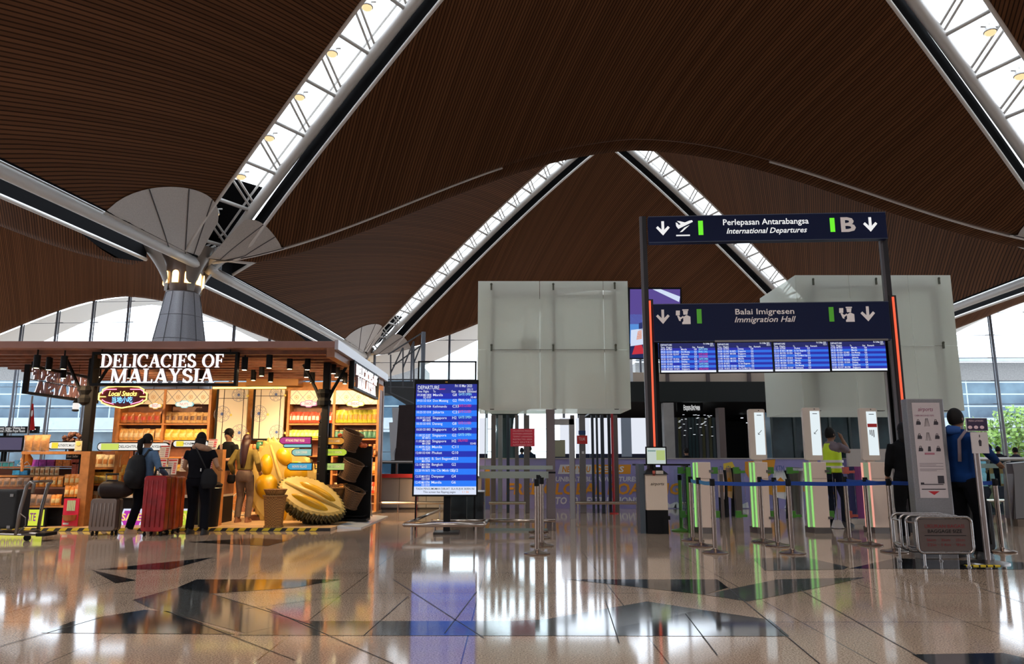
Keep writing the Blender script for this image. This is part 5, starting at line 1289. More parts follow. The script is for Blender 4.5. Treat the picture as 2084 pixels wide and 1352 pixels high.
# --- small figures far off (seated / behind rails)
def far_person(label, px, py_head, Y, face, top, hair='short', H=1.7):
    z = PZ(py_head, Y) - H * .965
    return person(label, (PX(px, py_head, Y), Y, 0), face, H=max(1.2, PZ(py_head - 6, Y)), top=top, bot=(.02, .02, .03), hair=hair, skin=SKIN)
far_person('person in black seen above the purple wall, left of the dark opening', 1397, 918, 22, .4, (.01, .01, .012))
far_person('person in pale pink top beyond the balustrade at the right', 2012, 911, 25, .9, (.55, .35, .33)); far_person('person in dark top beyond the balustrade near the tree', 2031, 915, 24, -.6, (.02, .02, .03)); far_person('person in dark clothes at the right edge beyond the balustrade', 2066, 917, 25, .2, (.03, .03, .05))
far_person('person in dark coat seen through the glass below the red notice, left one', 1078, 914, 30, .3, (.02, .03, .05)); far_person('person in blue seen through the glass below the red notice, right one', 1062, 918, 29, -.4, (.03, .07, .18))
# ================================================================ LUGGAGE
def suitcase(label, px, pyb, w, h, d, mm, rz=0, ribs=7, handle=.3):
    g = G(px, pyb); t = thing('suitcase', label, 'suitcase', (g.x, g.y, 0), rz)
    m = M().use(mm); m.prism(rrect(w, h, .05), (0, -d / 2, .07 + h / 2), X3, Z3, d); o = m.build('shell', t, world=False); bevel(o, .015, 2)
    m = M().use(mm)
    for i in range(ribs):
        x = -w / 2 + w * (i + .8) / (ribs + .6); m.tube([(x, -d / 2 - .003, .14), (x, -d / 2 - .003, .07 + h - .07)], .010, 6); m.tube([(x, d / 2 + .003, .14), (x, d / 2 + .003, .07 + h - .07)], .010, 6)
    m.build('ribs', t, world=False, smooth=True)
    m = M().use(BLACK); m.prism(rrect(w + .004, h + .004, .05), (0, -.006, .07 + h / 2), X3, Z3, .012); m.build('zip', t, world=False)
    for sx in (-1, 1):
        for sy in (-1, 1):
            m = M().use(BLACK); x, y = sx * (w / 2 - .05), sy * (d / 2 - .05); m.tube([(x - .014, y, .028), (x + .014, y, .028)], .028, 12); m.tube([(x, y, .03), (x, y, .085)], .016, 6); m.build('wheel', t, world=False, auto=.6)
    if handle:
        m = M().use(STEEL)
        for sx in (-1, 1): m.tube([(sx * .09, d / 2 - .03, .07 + h - .02), (sx * .09, d / 2 - .03, .07 + h + handle)], .008, 6)
        m.use(BLACK); m.tube([(-.10, d / 2 - .03, .07 + h + handle), (.10, d / 2 - .03, .07 + h + handle)], .015, 8); m.build('telescopic_handle', t, world=False)
    return t, g
TPE = mat('taupe_shell', (.20, .15, .13), .35); REDS = mat('red_gloss_shell', (.30, .010, .012), .2, noise=.4, nscale=5); COP = mat('copper_red_shell', (.42, .07, .015), .2, noise=.4, nscale=5)
t, g = suitcase('taupe ribbed suitcase with a dark duffel on top, left of the backpack woman', 212, 1089, .40, .50, .25, TPE, .08, 6, .38)
ts = thing('duffel_bag', 'dark brown duffel bag resting on the taupe suitcase', 'bag', (g.x + .10, g.y - .02, .575))
m = M(); m.tube([(-.22, 0, .13), (-.16, 0, .13), (0, 0, .13), (.2, .0, .12), (.3, .02, .11)], [.09, .14, .15, .12, .05], 16); remesh(m, 'bag_body', ts, .016, mat('dark_brown_leather', (.018, .009, .008), .5, spec=.2), 5)
m = M().use(MATS['black_strap']); m.tube([(-.12, -.1, .17), (-.1, -.03, .28), (.06, -.03, .28), (.08, -.1, .17)], .01, 6); m.build('handle', ts, world=False, smooth=True)
suitcase('large glossy red suitcase right of the backpack woman', 317, 1090, .36, .86, .32, REDS, .0, 4, .12); suitcase('tall copper red suitcase standing right against the glossy red one', 344, 1086, .30, .84, .30, COP, .0, 4, 0)
t, g = suitcase('black suitcase behind the tall sign pole, beside the man in blue', 1988, 1128, .26, .60, .40, mat('black_shell', (.01, .01, .012), .4), .0, 3, .3)
# luggage trolley at far left
g = G(28, 1105); t = thing('luggage_trolley', 'airport luggage trolley with tall bent handle at the left edge', 'trolley', (g.x, g.y, 0))
m = M().use(STEELD); hx = P(46, 1005, g.y).x
m.tube([(hx - .03, g.y, .10), (hx - .01, g.y, .45), (hx + .05, g.y, .80), (hx + .10, g.y, .86), (hx + .15, g.y, .83), (hx + .14, g.y, .70)], .026, 8); m.tube([(hx - .03, g.y + .5, .10), (hx - .01, g.y + .5, .45), (hx + .05, g.y + .5, .80), (hx + .10, g.y + .5, .86)], .026, 8)
m.tube([(hx + .10, g.y, .86), (hx + .10, g.y + .5, .86)], .02, 8); m.build('handle', t, smooth=True)
m = M().use(STEELD)
for yy in (0, .25, .5): m.tube([(hx - .95, g.y + yy, .14), (hx + .05, g.y + yy * .9, .11), (hx + .32, g.y + .25, .09)], .016, 6)
for xx in (-.9, -.6, -.3, 0): m.tube([(hx + xx, g.y, .14), (hx + xx, g.y + .5, .14)], .012, 6)
m.build('platform', t)
m = M().use(BLACK); m.c((hx + .26, g.y + .25, .10), (.14, .3, .05)); bevel(m.build('front_bumper', t), .01)
for x, y in ((hx - .75, g.y + .05), (hx - .75, g.y + .45), (hx - .02, g.y + .25)):
    m = M().use(BLACK); m.tube([(x, y - .02, .045), (x, y + .02, .045)], .045, 14); m.tube([(x, y, .05), (x, y, .12)], .015, 6); m.build('wheel', t, auto=.6)
m = M().use(STEELD); m.tube([(hx - .01, g.y - .01, .42), (hx + .09, g.y - .01, .35), (hx + .10, g.y - .01, .24), (hx, g.y - .01, .15)], .008, 6); m.build('brake_cable', t)
t = thing('travel_bag', 'large black bag standing on the luggage trolley', 'bag', (hx - .42, g.y + .22, .165))
m = M(); m.c((0, 0, .30), (.62, .34, .56)); o = remesh(m, 'bag_body', t, .02, mat('black_canvas', (.012, .012, .014), .7), 8)
m = M().use(STEEL)
for z in (.05, .5): m.c((.24, -.178, z), (.05, .01, .04))
m.build('metal_tags', t, world=False)
# ================================================================ QUEUE POSTS
def stanchion(px, py, label, group=None, h=.93, cap=BLACK, first=[None], mm=None):
    g = G(px, py)
    t = thing('queue_post', label, 'queue post', (g.x, g.y, 0), 0, group)
    if first[0] is None or mm:
        s = mm or BRASSY
        m = M().use(s); m.lathe([(.001, 0), (.165, .0), (.168, .012), (.15, .022), (.07, .035), (.035, .05), (.03, .06)], 28); m.build('base', t, world=False, auto=.5)
        m = M().use(s); m.tube([(0, 0, .05), (0, 0, h - .09)], .029, 14); m.build('pole', t, world=False, auto=.6)
        m = M().use(cap); m.tube([(0, 0, h - .09), (0, 0, h)], .033, 14); m.c((0, -.03, h - .05), (.045, .02, .06)); m.build('belt_head', t, world=False, auto=.6)
        if mm is None: first[0] = t
    else:
        for ch in first[0].children: c = ch.copy(); COL.objects.link(c); c.parent = t
    return t, g
posts = {}
for k_, px, py, lab in (('A1', 1410, 1101, 'queue post rearmost of the left row of three before the gates'), ('A2', 1427, 1112, 'queue post in the middle of the left row before the gates'), ('A3', 1456, 1126, 'front queue post of the left row, where the long blue belt starts'),
                        ('B1', 1553, 1104, 'rearmost queue post of the middle row before the gates'), ('B2', 1583, 1112, 'second queue post of the middle row before the gates'), ('B3', 1613, 1127, 'front queue post of the middle row, on the long blue belt'),
                        ('C1', 1729, 1102, 'rearmost queue post of the right row, in front of the hi-vis vest'), ('C2', 1771, 1110, 'second queue post of the right row, before the pink-lit gate'), ('C3', 1820, 1124, 'front queue post of the right row, left of the baggage gauge'),
                        ('D1', 1096, 1084, 'rearmost queue post in the row by the glass screen'), ('D2', 1098, 1096, 'second rearmost queue post in the row by the glass screen'), ('D3', 1103, 1112, 'second nearest queue post in the row by the glass screen'), ('D4', 1093, 1128, 'nearest queue post in the row by the glass screen'),
                        ('E1', 2040, 1124, 'queue post behind the tall sign pole at the right')):
    posts[k_] = stanchion(px, py, lab)[1]
stanchion(1387, 1081, 'queue post beside the information kiosk, green light painted into its colour', mm=mat('steel_painted_green_light', (.12, .35, .05), .3, .6))  # green light reflected on the steel is put into its base colour
BELT = mat('blue_belt', (.004, .05, .30), .5); BELT2 = mat('light_blue_belt', (.03, .22, .45), .5)
def belt(a, b, label, mm=BELT, z=.875, w=.05):
    A, B = posts[a].copy(), posts[b].copy() if isinstance(b, str) else b; d = (B - A).normalized(); A = A + d * .034; B = B - d * .034
    m = M().use(mm); n = 10; vs = []; N = Vector((-d.y, d.x, 0)) * .0015
    for i in range(n + 1):
        p = A.lerp(B, i / n); s = -.012 * math.sin(PI * i / n)
        for q in (-1, 1):
            for zz in (0, w): vs.append(p + N * q + Vector((0, 0, z - w / 2 + zz + s)))
    fs = []
    for i in range(n):
        k = 4 * i
        for x, y in ((0, 1), (1, 3), (3, 2), (2, 0)): fs.append((k + x, k + y, k + 4 + y, k + 4 + x))
    m.add(vs, fs); tag(m.build('queue_belt'), label, 'belt')
belt('A3', 'B3', 'long blue queue belt between the front posts of left and middle rows'); belt('B3', 'C3', 'long blue queue belt crossing in front of the hi-vis vest'); belt('C3', 'E1', 'blue queue belt passing behind the notice board')
belt('A1', 'A2', 'short light blue belt, rear span of the left row', BELT2); belt('A2', 'A3', 'short light blue belt, front span of the left row', BELT2); belt('B1', 'B2', 'short blue belt, rear span of the middle row'); belt('B2', 'B3', 'short blue belt, front span of the middle row')
belt('C1', 'C2', 'short blue belt, rear span of the right row'); belt('C2', 'C3', 'short blue belt, front span of the right row')
# ================================================================ GANTRY WITH SIGNS
GA = Vector((PX(1320, 690, 12.75), 12.75, 0)); GB = Vector((PX(1808, 690, 12.5), 12.5, 0)); GD = (GB - GA).normalized(); GN = Vector((GD.y, -GD.x, 0))   # GN faces the viewer
def GP(px, py, off=0.0):
    d = ray(px, py); o = Vector((0, 0, EYE)); A = GA + GN * off; t = (A - o).dot(GN) / d.dot(GN); return o + d * t
SIGNTXT = emit('sign_white', (1, 1, 1), .85); DIMTXT = mat('sign_dim_white', (.62, .55, .52), .5, emis=(.6, .52, .5), es=.35)
GRNL = emit('green_light_bar', (.15, .85, .02), 1.0); GRND = emit('green_dim_bar', (.08, .40, .02), .55)
def quadG(px0, px1, py0, py1, off=0): return GP(px0, py1, off), GP(px1, py1, off), GP(px1, py0, off), GP(px0, py0, off)
def boxG(m, px0, px1, pyt, pyb, off, dep):
    """box whose front face spans the pixel box at its centre heights, kept upright"""
    a = GP(px0, (pyt + pyb) / 2, off); b = GP(px1, (pyt + pyb) / 2, off); mid = (px0 + px1) / 2
    z0 = GP(mid, pyb, off).z; z1 = GP(mid, pyt, off).z
    L = (b - a).dot(GD); m.prism([(0, z0), (L, z0), (L, z1), (0, z1)], Vector((a.x, a.y, 0)), GD, Z3, dep); return a, L, z0, z1
t = thing('sign_gantry', 'tall steel gantry with dark posts and red light strips carrying the signs', 'gantry', (GA + GB) / 2)
def pillar(px, pyt, pyb, w, d, off, mm, name):
    a = GP(px, 690, off); z0 = 0 if pyb is None else GP(px, pyb, off).z; z1 = GP(px, pyt, off).z
    m = M().use(mm); m.prism([(-w / 2, z0), (w / 2, z0), (w / 2, z1), (-w / 2, z1)], Vector((a.x, a.y, 0)), GD, Z3, d); return bevel(m.build(name, t), .006)
PST = mat('grey_post', (.16, .15, .16), .35, .7); DKP = mat('dark_post', (.02, .017, .02), .4)
pillar(1312, 440, None, .05, .05, 0, PST, 'outer_post'); pillar(1318.5, 440, None, .08, .14, .0, DKP, 'outer_post')
pillar(1812, 432, None, .05, .06, 0, PST, 'outer_post'); pillar(1819, 432, None, .09, .16, 0, DKP, 'outer_post')
REDL = emit('red_led', (1, .12, .05), 1.1)
for px, pt in ((1327.5, 612), (1832, 604)):
    m = M().use(REDL); a = GP(px, 760, .03); z1 = GP(px, pt, .03).z; m.prism([(-.016, .45), (.016, .45), (.016, z1), (-.016, z1)], Vector((a.x, a.y, 0)), GD, Z3, .02); m.build('red_light_strip', t)
    m = M().use(DKP); m.prism([(-.06, .3), (.06, .3), (.06, z1 + .03), (-.06, z1 + .03)], Vector((a.x, a.y, 0)) - GN * .022, GD, Z3, .06); m.build('strip_housing', t)
pillar(1333, 690, None, .10, .1, -.12, BLACK, 'inner_post'); pillar(1806, 690, None, .10, .1, -.12, BLACK, 'inner_post'); pillar(1324, 750, None, .035, .05, -.05, STEEL, 'inner_rail'); pillar(1797, 750, None, .035, .05, -.08, STEEL, 'inner_rail')
# icons in a unit square, origin centre
ARR = [(-.09, .5), (.09, .5), (.09, -.1), (.34, .16), (.46, .04), (0, -.5), (-.46, .04), (-.34, .16), (-.09, -.1)][::-1]
def icon(m, polys, c, s, N=.004):
    for p in polys: m.prism([(x * s, z * s) for x, z in p], c + GN * N, GD, Z3, .004)
PLANE = [[(-.5, -.42), (.3, -.42), (.3, -.5), (-.5, -.5)], [(-.48, .12), (-.36, -.06), (.5, .36), (.46, .46), (.3, .44)][::1], [(-.05, .1), (-.42, .42), (-.28, .42), (.28, .26)], [(-.48, .12), (-.5, .34), (-.4, .3), (-.3, .14)], [(.0, .02), (-.28, -.26), (-.14, -.24), (.3, .16)]]
OFFI = [[(-.1, -.5), (.45, -.5), (.45, .0), (.2, .12), (-.02, -.02), (-.02, -.3), (-.1, -.38)], [(.0, .14), (.26, .14), (.3, .4), (-.02, .4)], [(-.06, .42), (.34, .42), (.34, .5), (-.06, .5)], [(-.5, .1), (-.24, .1), (-.22, .42), (-.48, .42)], [(-.42, .08), (-.30, .08), (-.16, -.16), (.0, -.04), (-.02, .06), (-.18, -.04), (-.2, -.3), (-.3, -.26)]]
def ccw(p): 
    a = sum(p[i][0] * p[(i + 1) % len(p)][1] - p[(i + 1) % len(p)][0] * p[i][1] for i in range(len(p))); return p if a > 0 else p[::-1]
def sign_board(label, pxl, pxr, pyt, pyb, spec, brightbars):
    o = .12; tt = thing('overhead_sign', label, 'sign', GP((pxl + pxr) / 2, pyb, o))
    m = M().use(NAVY); a, L, z0, z1 = boxG(m, pxl, pxr, pyt, pyb, o, .16); bevel(m.build('sign_box', tt), .01)
    m = M().use(mat('sign_edge', (.10, .12, .18), .3)); q = Vector((a.x, a.y, 0)) + GN * .004; m.prism([(0, z1 - .012), (L, z1 - .012), (L, z1), (0, z1)], q, GD, Z3, .004); m.prism([(0, z0), (L, z0), (L, z0 + .01), (0, z0 + .01)], q, GD, Z3, .004); m.build('edge_line', tt)
    for kind, px, py, h, mm, extra in spec:
        c = GP(px, py, o + .002); sc = h * MPP(12.3) * 1.0; m = M().use(mm)
        if kind == 'arrow': icon(m, [ccw(ARR)], c, sc); m.build('arrow_symbol', tt)
        elif kind == 'plane': icon(m, [ccw(p) for p in PLANE], c, sc * 1.15); m.build('departing_plane_symbol', tt)
        elif kind == 'officer': icon(m, [ccw(p) for p in OFFI], c, sc); m.build('passport_control_symbol', tt)
        elif kind == 'bar': m.prism([(-sc * .16, -sc / 2), (sc * .16, -sc / 2), (sc * .16, sc / 2), (-sc * .16, sc / 2)], c + GN * .004, GD, Z3, .004); m.build('green_bar', tt)
        else: m.text(kind, c + GN * .006 - Vector((0, 0, sc / 2)), GD, Z3, h=sc, w=extra[0] * MPP(12.3), al='c', shear=extra[1], bold=extra[2]); m.build('lettering', tt)
    return tt
sign_board('upper navy sign Perlepasan Antarabangsa International Departures with letter B', 1320, 1805, 436, 490,
  [('arrow', 1349, 465, 32, SIGNTXT, 0), ('plane', 1393, 464, 32, SIGNTXT, 0), ('bar', 1426, 464, 32, GRNL, 0), ('Perlepasan Antarabangsa', 1558, 451, 13, SIGNTXT, (181, 0, .012)), ('International Departures', 1560, 469, 12, SIGNTXT, (170, .3, .012)),
   ('bar', 1694, 458, 31, GRNL, 0), ('B', 1726, 457, 31, DIMTXT, (31, 0, .03)), ('arrow', 1771, 457, 32, SIGNTXT, 0)], True)
sign_board('lower navy sign Balai Imigresen Immigration Hall over the flight screens', 1330, 1812, 616, 694,
  [('arrow', 1349, 645, 31, DIMTXT, 0), ('officer', 1391, 645, 32, DIMTXT, 0), ('bar', 1423, 644, 31, GRND, 0), ('Balai Imigresen', 1556, 634, 12, DIMTXT, (122, 0, .01)), ('Immigration Hall', 1557, 650, 12, DIMTXT, (127, .3, .01)),
   ('bar', 1692, 640, 31, GRND, 0), ('officer', 1724, 640, 32, DIMTXT, 0), ('arrow', 1766, 639, 32, DIMTXT, 0)], False)
# flight screens
B1 = emit('screen_blue_dark', (.012, .02, .42), .9); B2 = emit('screen_blue_light', (.02, .16, .80), .95); B0 = emit('screen_navy', (.005, .01, .12), .9); SW = emit('screen_white', (.85, .9, 1), .95)
SRED = emit('screen_red', (.8, .05, .2), .9); SCY = emit('screen_cyan', (.35, .85, 1), .95)
DEST = ['Manila', 'Don Mueang', 'Kathmandu', 'Jakarta', 'Singapore', 'Danang', 'Singapore', 'Singapore', 'Singapore', 'Manila', 'Phuket', 'B. Bdr Seri Begawan', 'Bangkok', 'Ho Chi Minh City', 'Denpasar', 'Manila']
DEST[11] = 'B. Seri Begawan'
GATES = ['G8', 'G2', 'C33', 'C21', 'H2', 'G8', 'G4', 'G2', 'H2', 'C11', 'G10', 'C23', 'G2', 'C12', 'G4', 'G6']
TIMES = ['09:30', '09:55', '10:20', '10:25', '10:30', '10:35', '10:50', '11:00', '11:05', '11:40', '12:00', '12:10', '12:15', '12:20', '12:35', '12:45']
FLT = ['MH 0804', 'OD 0524', 'OD 0184', 'OD 0318', 'SQ 0107', 'OD 0592', 'OD 0803', 'SQ 0107', 'MH 0603', 'PR 0526', 'OD 0540', 'BI 0872', 'MH 0784', 'VN 0675', 'MH 0715', 'MH 0704']
STAT = ['GATE OPEN', 'FINAL CALL', 'GATE CLOSED', 'GATE CLOSED', 'GATE OPEN', 'GATE CLOSED', 'GATE OPEN', 'GATE OPEN', 'DELAYED']
for si, (x0, x1) in enumerate(((1343, 1458), (1459, 1573), (1574, 1688.5), (1689.5, 1805))):
    o = .12; nmz = ('leftmost', 'second from left', 'second from right', 'rightmost')[si]
    tt = thing('flight_screen', '%s of the four blue departure screens under the immigration sign' % nmz, 'screen', GP((x0 + x1) / 2, 760, o), 0, None)
    yo = -si * 1.2
    m = M().use(BLACK); a, L, z0, z1 = boxG(m, x0, x1, 697 + yo, 760 + yo, o, .07); m.build('bezel', tt)
    A = Vector((a.x, a.y, 0)) + GN * .003
    def Q(m, fx0, fx1, fz0, fz1, e=0): m.prism([(L * fx0, z0 + (z1 - z0) * fz0), (L * fx1, z0 + (z1 - z0) * fz0), (L * fx1, z0 + (z1 - z0) * fz1), (L * fx0, z0 + (z1 - z0) * fz1)], A + GN * e, GD, Z3, .001)
    m = M().use(B0); Q(m, .015, .985, .03, .97)
    for r in range(9):
        m.use(B1 if r % 2 == 0 else B2); fz = .10 + .073 * (8 - r) * 1.08; Q(m, .015, .985, fz, fz + .078, .0015)
    m.use(SW); Q(m, .015, .985, .03, .095, .0015); m.build('display', tt)
    m = M().use(SW); H_ = (z1 - z0)
    def T(st, fx, fz, w, mm, al='l'): m.use(mm); m.text(st, A + GD * (L * fx) + Vector((0, 0, z0 + H_ * fz)) + GN * .005, GD, Z3, h=H_ * .055, w=L * w, al=al, bold=.01)
    T('DEPARTURE', .02, .89, .2, SW); T('Fri 10 Mar 2023', .78, .92, .17, SW); T('10:11', .9, .86, .06, SW)
    for st, fx, w in (('Time', .02, .07), ('Flight', .12, .1), ('To', .36, .03), ('Gate', .58, .05), ('Remark', .67, .12)): T(st, fx, .81, w, SW)
    for r in range(9):
        k = (si * 5 + r) % 16; fz = .113 + .073 * (8 - r) * 1.08
        T(TIMES[k] , .02, fz, .08, SW); T(FLT[k], .12, fz, .1, SW)
        if (k * 7 + si) % 3: T(FLT[(k + 5) % 16], .24, fz, .1, SW)
        T(DEST[k], .38, fz, .012 * len(DEST[k]) + .03, SW); T(GATES[k], .61, fz, .045, SW)
        if si == 0: T(STAT[r], .69, fz, .16, SRED if 'CLOSED' in STAT[r] or 'DEL' in STAT[r] else SCY)
    m.build('screen_text', tt)
m = M().use(STEEL); a = GP(1337, 694, .1); tt = tag(M().use(STEEL).build('x') if False else thing('screen_rail', 'thin bright rail directly under the lower navy sign', 'rail', a), None, None)
boxG(m, 1455, 1808, 691, 695, .13, .05); m.build('rail_bar', tt)
# ================================================================ DEPARTURE TOTEM
DY = 12.3
a = P(840, 1011, DY); b = P(974, 773, DY); x0, x1 = P(841, 892, DY).x, P(973, 892, DY).x; z0, z1 = a.z, b.z; W = x1 - x0; Hh = z1 - z0
t = thing('departure_board', 'tall portrait blue departure screen on a black stand', 'screen', (PX(908, 1086, DY), DY, 0))
m = M().use(BLACK); m.b(x0, x1, DY, DY + .09, z0, z1); bevel(m.build('bezel', t), .008)
m = M().use(BLACK); xc = PX(909, 1040, DY); m.b(xc - .055, xc + .055, DY + .03, DY + .1, .04, z0); m.build('stand_pole', t)
m = M().use(mat('stand_plate', (.08, .07, .06), .35, .5)); m.b(xc - .2, xc + .2, DY - .15, DY + .3, 0, .035); bevel(m.build('base_plate', t), .006)
sx0, sx1, sz0, sz1 = x0 + .03, x1 - .025, z0 + .03, z1 - .075; SWd = sx1 - sx0; SH = sz1 - sz0
def SQ(m, fx0, fx1, fy0, fy1, e=.001): m.add([(sx0 + SWd * fx0, DY - e, sz1 - SH * fy1), (sx0 + SWd * fx1, DY - e, sz1 - SH * fy1), (sx0 + SWd * fx1, DY - e, sz1 - SH * fy0), (sx0 + SWd * fx0, DY - e, sz1 - SH * fy0)], [(0, 1, 2, 3)])
m = M().use(emit('board_header', (.01, .02, .30), .9)); SQ(m, 0, 1, 0, .085)
D1 = emit('board_dark_row', (.005, .02, .45), .95); D2 = emit('board_light_row', (.01, .19, .95), 1.0)
for r in range(16): m.use(D1 if r % 2 == 0 else D2); SQ(m, 0, 1, .085 + r * .0527, .085 + (r + 1) * .0527)
m.use(emit('board_footer', (.75, .82, 1), .95)); SQ(m, 0, 1, .928, 1); m.build('display', t)
m = M()
def ST(st, fx, fy, hpx, w, mm, al='l'): m.use(mm); m.text(st, (sx0 + SWd * fx, DY - .004, sz1 - SH * fy), h=hpx * MPP(DY), w=SWd * w, al=al, bold=.006)
ST('DEPARTURE', .03, .048, 7.5, .35, SW); ST('Fri 10 Mar 2023', .64, .028, 5.5, .28, SW); ST('10:11', .84, .06, 5, .09, SW); ST('sponsor', .38, .052, 3.5, .1, SRED)
for st, fx, w in (('Time', .02, .08), ('Flight', .12, .09), ('To', .28, .04), ('Gate', .58, .07), ('Remark  Estimated', .70, .29)): ST(st, fx, .078, 4.5, w, SW)
for r in range(16):
    fy = .085 + r * .0527 + .026
    ST(TIMES[r], .02, fy, 4.6, .09, SW); ST(FLT[r], .12, fy, 4.6, .13, SW)
    if r in (0, 4, 7, 8, 9, 11, 12, 14, 15): ST(FLT[(r + 4) % 16], .12, fy + .022, 4.4, .13, SW)
    ST(DEST[r], .28, fy, 5, .022 * len(DEST[r]) + .03, SW); ST(GATES[r], .60, fy, 5.4, .035 * len(GATES[r]), SW)
    if r < 9: ST(STAT[r], .70, fy - .006, 5, .21 if r != 8 else .16, {0: SCY, 1: SW, 2: SRED, 3: SRED, 4: SCY, 5: SRED, 6: SCY, 7: SCY, 8: SRED}[r])
    if r in (0, 8): ST('10:40', .9, fy + .02, 4.2, .09, SW)
DK = mat('board_dark_text', (.02, .02, .05), .5); ST('TIADA PENGUMUMAN DIBUAT. SILA RUJUK SKRIN INI', .03, .957, 4, .94, DK); ST('This screen has flipping pages', .15, .985, 4, .52, DK); ST('1 / 36', .78, .985, 4, .1, emit('board_orange', (1, .4, .1), .9)); m.build('screen_text', t)
m = M().use(mat('badge_amber', (.5, .3, .05), .4)); m.b((x0 + x1) / 2 - .02, (x0 + x1) / 2 + .02, DY - .003, DY, z1 - .05, z1 - .03); m.build('sensor', t)
# frame behind the board
t = thing('glass_barrier', 'black edged clear glass frame rising behind the departure board', 'frame', P(910, 775, 12.9))
a = P(850, 776, 12.9); b = P(970, 735, 12.9); m = M().use(BLACK)
for q in ((a.x, a.z, b.x, a.z + .03), (a.x, b.z - .025, b.x, b.z), (a.x, a.z, a.x + .025, b.z), (b.x - .03, a.z, b.x, b.z)): m.b(q[0], q[2], 12.9, 12.93, q[1], q[3])
m.b(a.x, a.x + .025, 12.9, 12.93, 0, a.z); m.b(b.x - .03, b.x, 12.9, 12.93, 0, a.z); m.build('frame_bars', t)
m = M().use(glass('clear_glass', (.93, .97, .96), .1)); m.b(a.x + .025, b.x - .03, 12.912, 12.918, .1, b.z - .02); m.build('glass_pane', t)
# low rail around it
t = thing('guard_rail', 'low stainless guard rail around the departure board foot', 'rail', (PX(900, 1080, 12.0), 12.0, 0))
z = .17; pL = (PX(822, 1068, 12.0), 12.0, z); pR = (PX(984, 1068, 12.0), 12.0, z); qL = (PX(905, 1030, 16.2), 16.2, z); qR = (PX(992, 1060, 12.8), 12.8, z); e_ = (PX(1130, 1060, 12.8), 12.8, z)
RL = mat('rail_steel', (.62, .52, .45), .22, 1)
m = M().use(RL); m.tube([pL, pR], .04, 12); m.tube([pL, qL], .028, 10); m.tube([pR, qR], .035, 10); m.tube([qR, e_], .032, 10); m.tube([(pL[0] + .35, 12.75, z), (qR[0], 12.8, z)], .025, 8); m.build('rail_tube', t, smooth=True)
m = M().use(RL)
for p in (pL, pR, (pL[0] + .12, 12.12, z), (pL[0] + .42, 12.7, z), (qL[0], 16.1, z), (e_[0] - .05, 12.8, z)): m.tube([(p[0] + (.12 if p is pL else -.12 if p is pR else 0), p[1], 0), (p[0] + (.12 if p is pL else -.12 if p is pR else 0), p[1], z)], .018, 8)
m.build('leg', t)
# ================================================================ GLASS SCREENS AND FROSTED ENCLOSURES
FR = frosted('frosted_glass', (.96, .98, .93), .30); FRB = frosted('frosted_band', (.70, .76, .72), .3); CLG = glass('clear_glass', (.93, .97, .96), .1)
SH_ = mat('support_grey_green', (.012, .014, .012), .8)
def frost_box(label, pxl, pxr, pyt, pyb, Y, dep, cols, mid, lower=None, extra=None):
    xl, xr = PX(pxl, (pyt + pyb) / 2, Y), PX(pxr, (pyt + pyb) / 2, Y); z0, z1 = PZ(pyb, Y), PZ(pyt, Y)
    t = thing('frosted_enclosure', label, 'glass enclosure', ((xl + xr) / 2, Y, z0))
    zm = PZ(mid, Y); g = .008
    m = M().use(FR); n = len(cols) + 1; xs = [xl] + [PX(c, 700, Y) for c in cols] + [xr]
    for i in range(len(xs) - 1):
        for a, b in ((z0, zm), (zm, z1)): m.b(xs[i] + g / 2, xs[i + 1] - g / 2, Y, Y + .012, a + g / 2, b - g / 2)
    m.build('front_pane', t)
    m = M().use(FR); m.b(xl, xl + .012, Y + .02, Y + dep, z0, z1); m.build('side_pane', t); m = M().use(FR); m.b(xr - .012, xr, Y + .02, Y + dep, z0, z1); m.build('side_pane', t)
    m = M().use(FR); m.b(xl, xr, Y + dep, Y + dep + .012, z0, z1); m.build('back_pane', t)
    return t, xl, xr, z0, z1, zm
def brackets(t, pts, Y):
    m = M().use(mat('bracket_olive', (.10, .11, .08), .5))
    for px, py in pts:
        c = P(px, py, Y - .01); m.c(c, (.03, .03, .12)); m.ell(c + Vector((0, -.01, .05)), (.022, .022, .022), 8, 6)
    m.build('glass_clamp', t)
t, xl, xr, z0, z1, zm = frost_box('large frosted glass screen of eight panes on posts right of the departure board', 972, 1281, 572, 833, 13.2, 1.3, (1099, 1230), 712)
brackets(t, [(1000, 584), (1126, 584), (1251, 582), (1000, 708), (1126, 708), (1253, 708)], 13.2)
m = M().use(SH_)
for px in (1002, 1127, 1252): x = PX(px, 700, 13.3); m.b(x - .035, x + .035, 13.26, 13.34, z0 + .0, z1 - .16)
m.b(PX(1002, 700, 13.3), PX(1252, 700, 13.3), 13.26, 13.32, zm - .03, zm + .02); m.b(PX(1002, 700, 13.3), PX(1252, 700, 13.3), 13.3, 13.4, z1 - .3, z1 - .24); m.build('support_frame', t)
m = M().use(mat('control_box', (.2, .21, .2), .6)); x = PX(1075, 700, 13.3); m.b(x - .14, x + .14, 13.24, 13.34, zm + .03, zm + .22); m.use(mat('control_face', (.55, .58, .55), .5)); m.b(x - .11, x + .11, 13.235, 13.24, zm + .06, zm + .19); m.build('control_box', t)
t, xl, xr, z0, z1, zm = frost_box('tall frosted glass enclosure at the right, behind the gantry', 1628, 1949, 560, 836, 13.4, 2.0, (1738, 1860), 704)
brackets(t, [(1655, 574), (1783, 573), (1911, 572), (1920, 703)], 13.4)
m = M().use(SH_)
for px in (1655, 1783, 1912): x = PX(px, 700, 13.5); m.b(x - .05, x + .05, 13.48, 13.58, z0, z1 - .2)
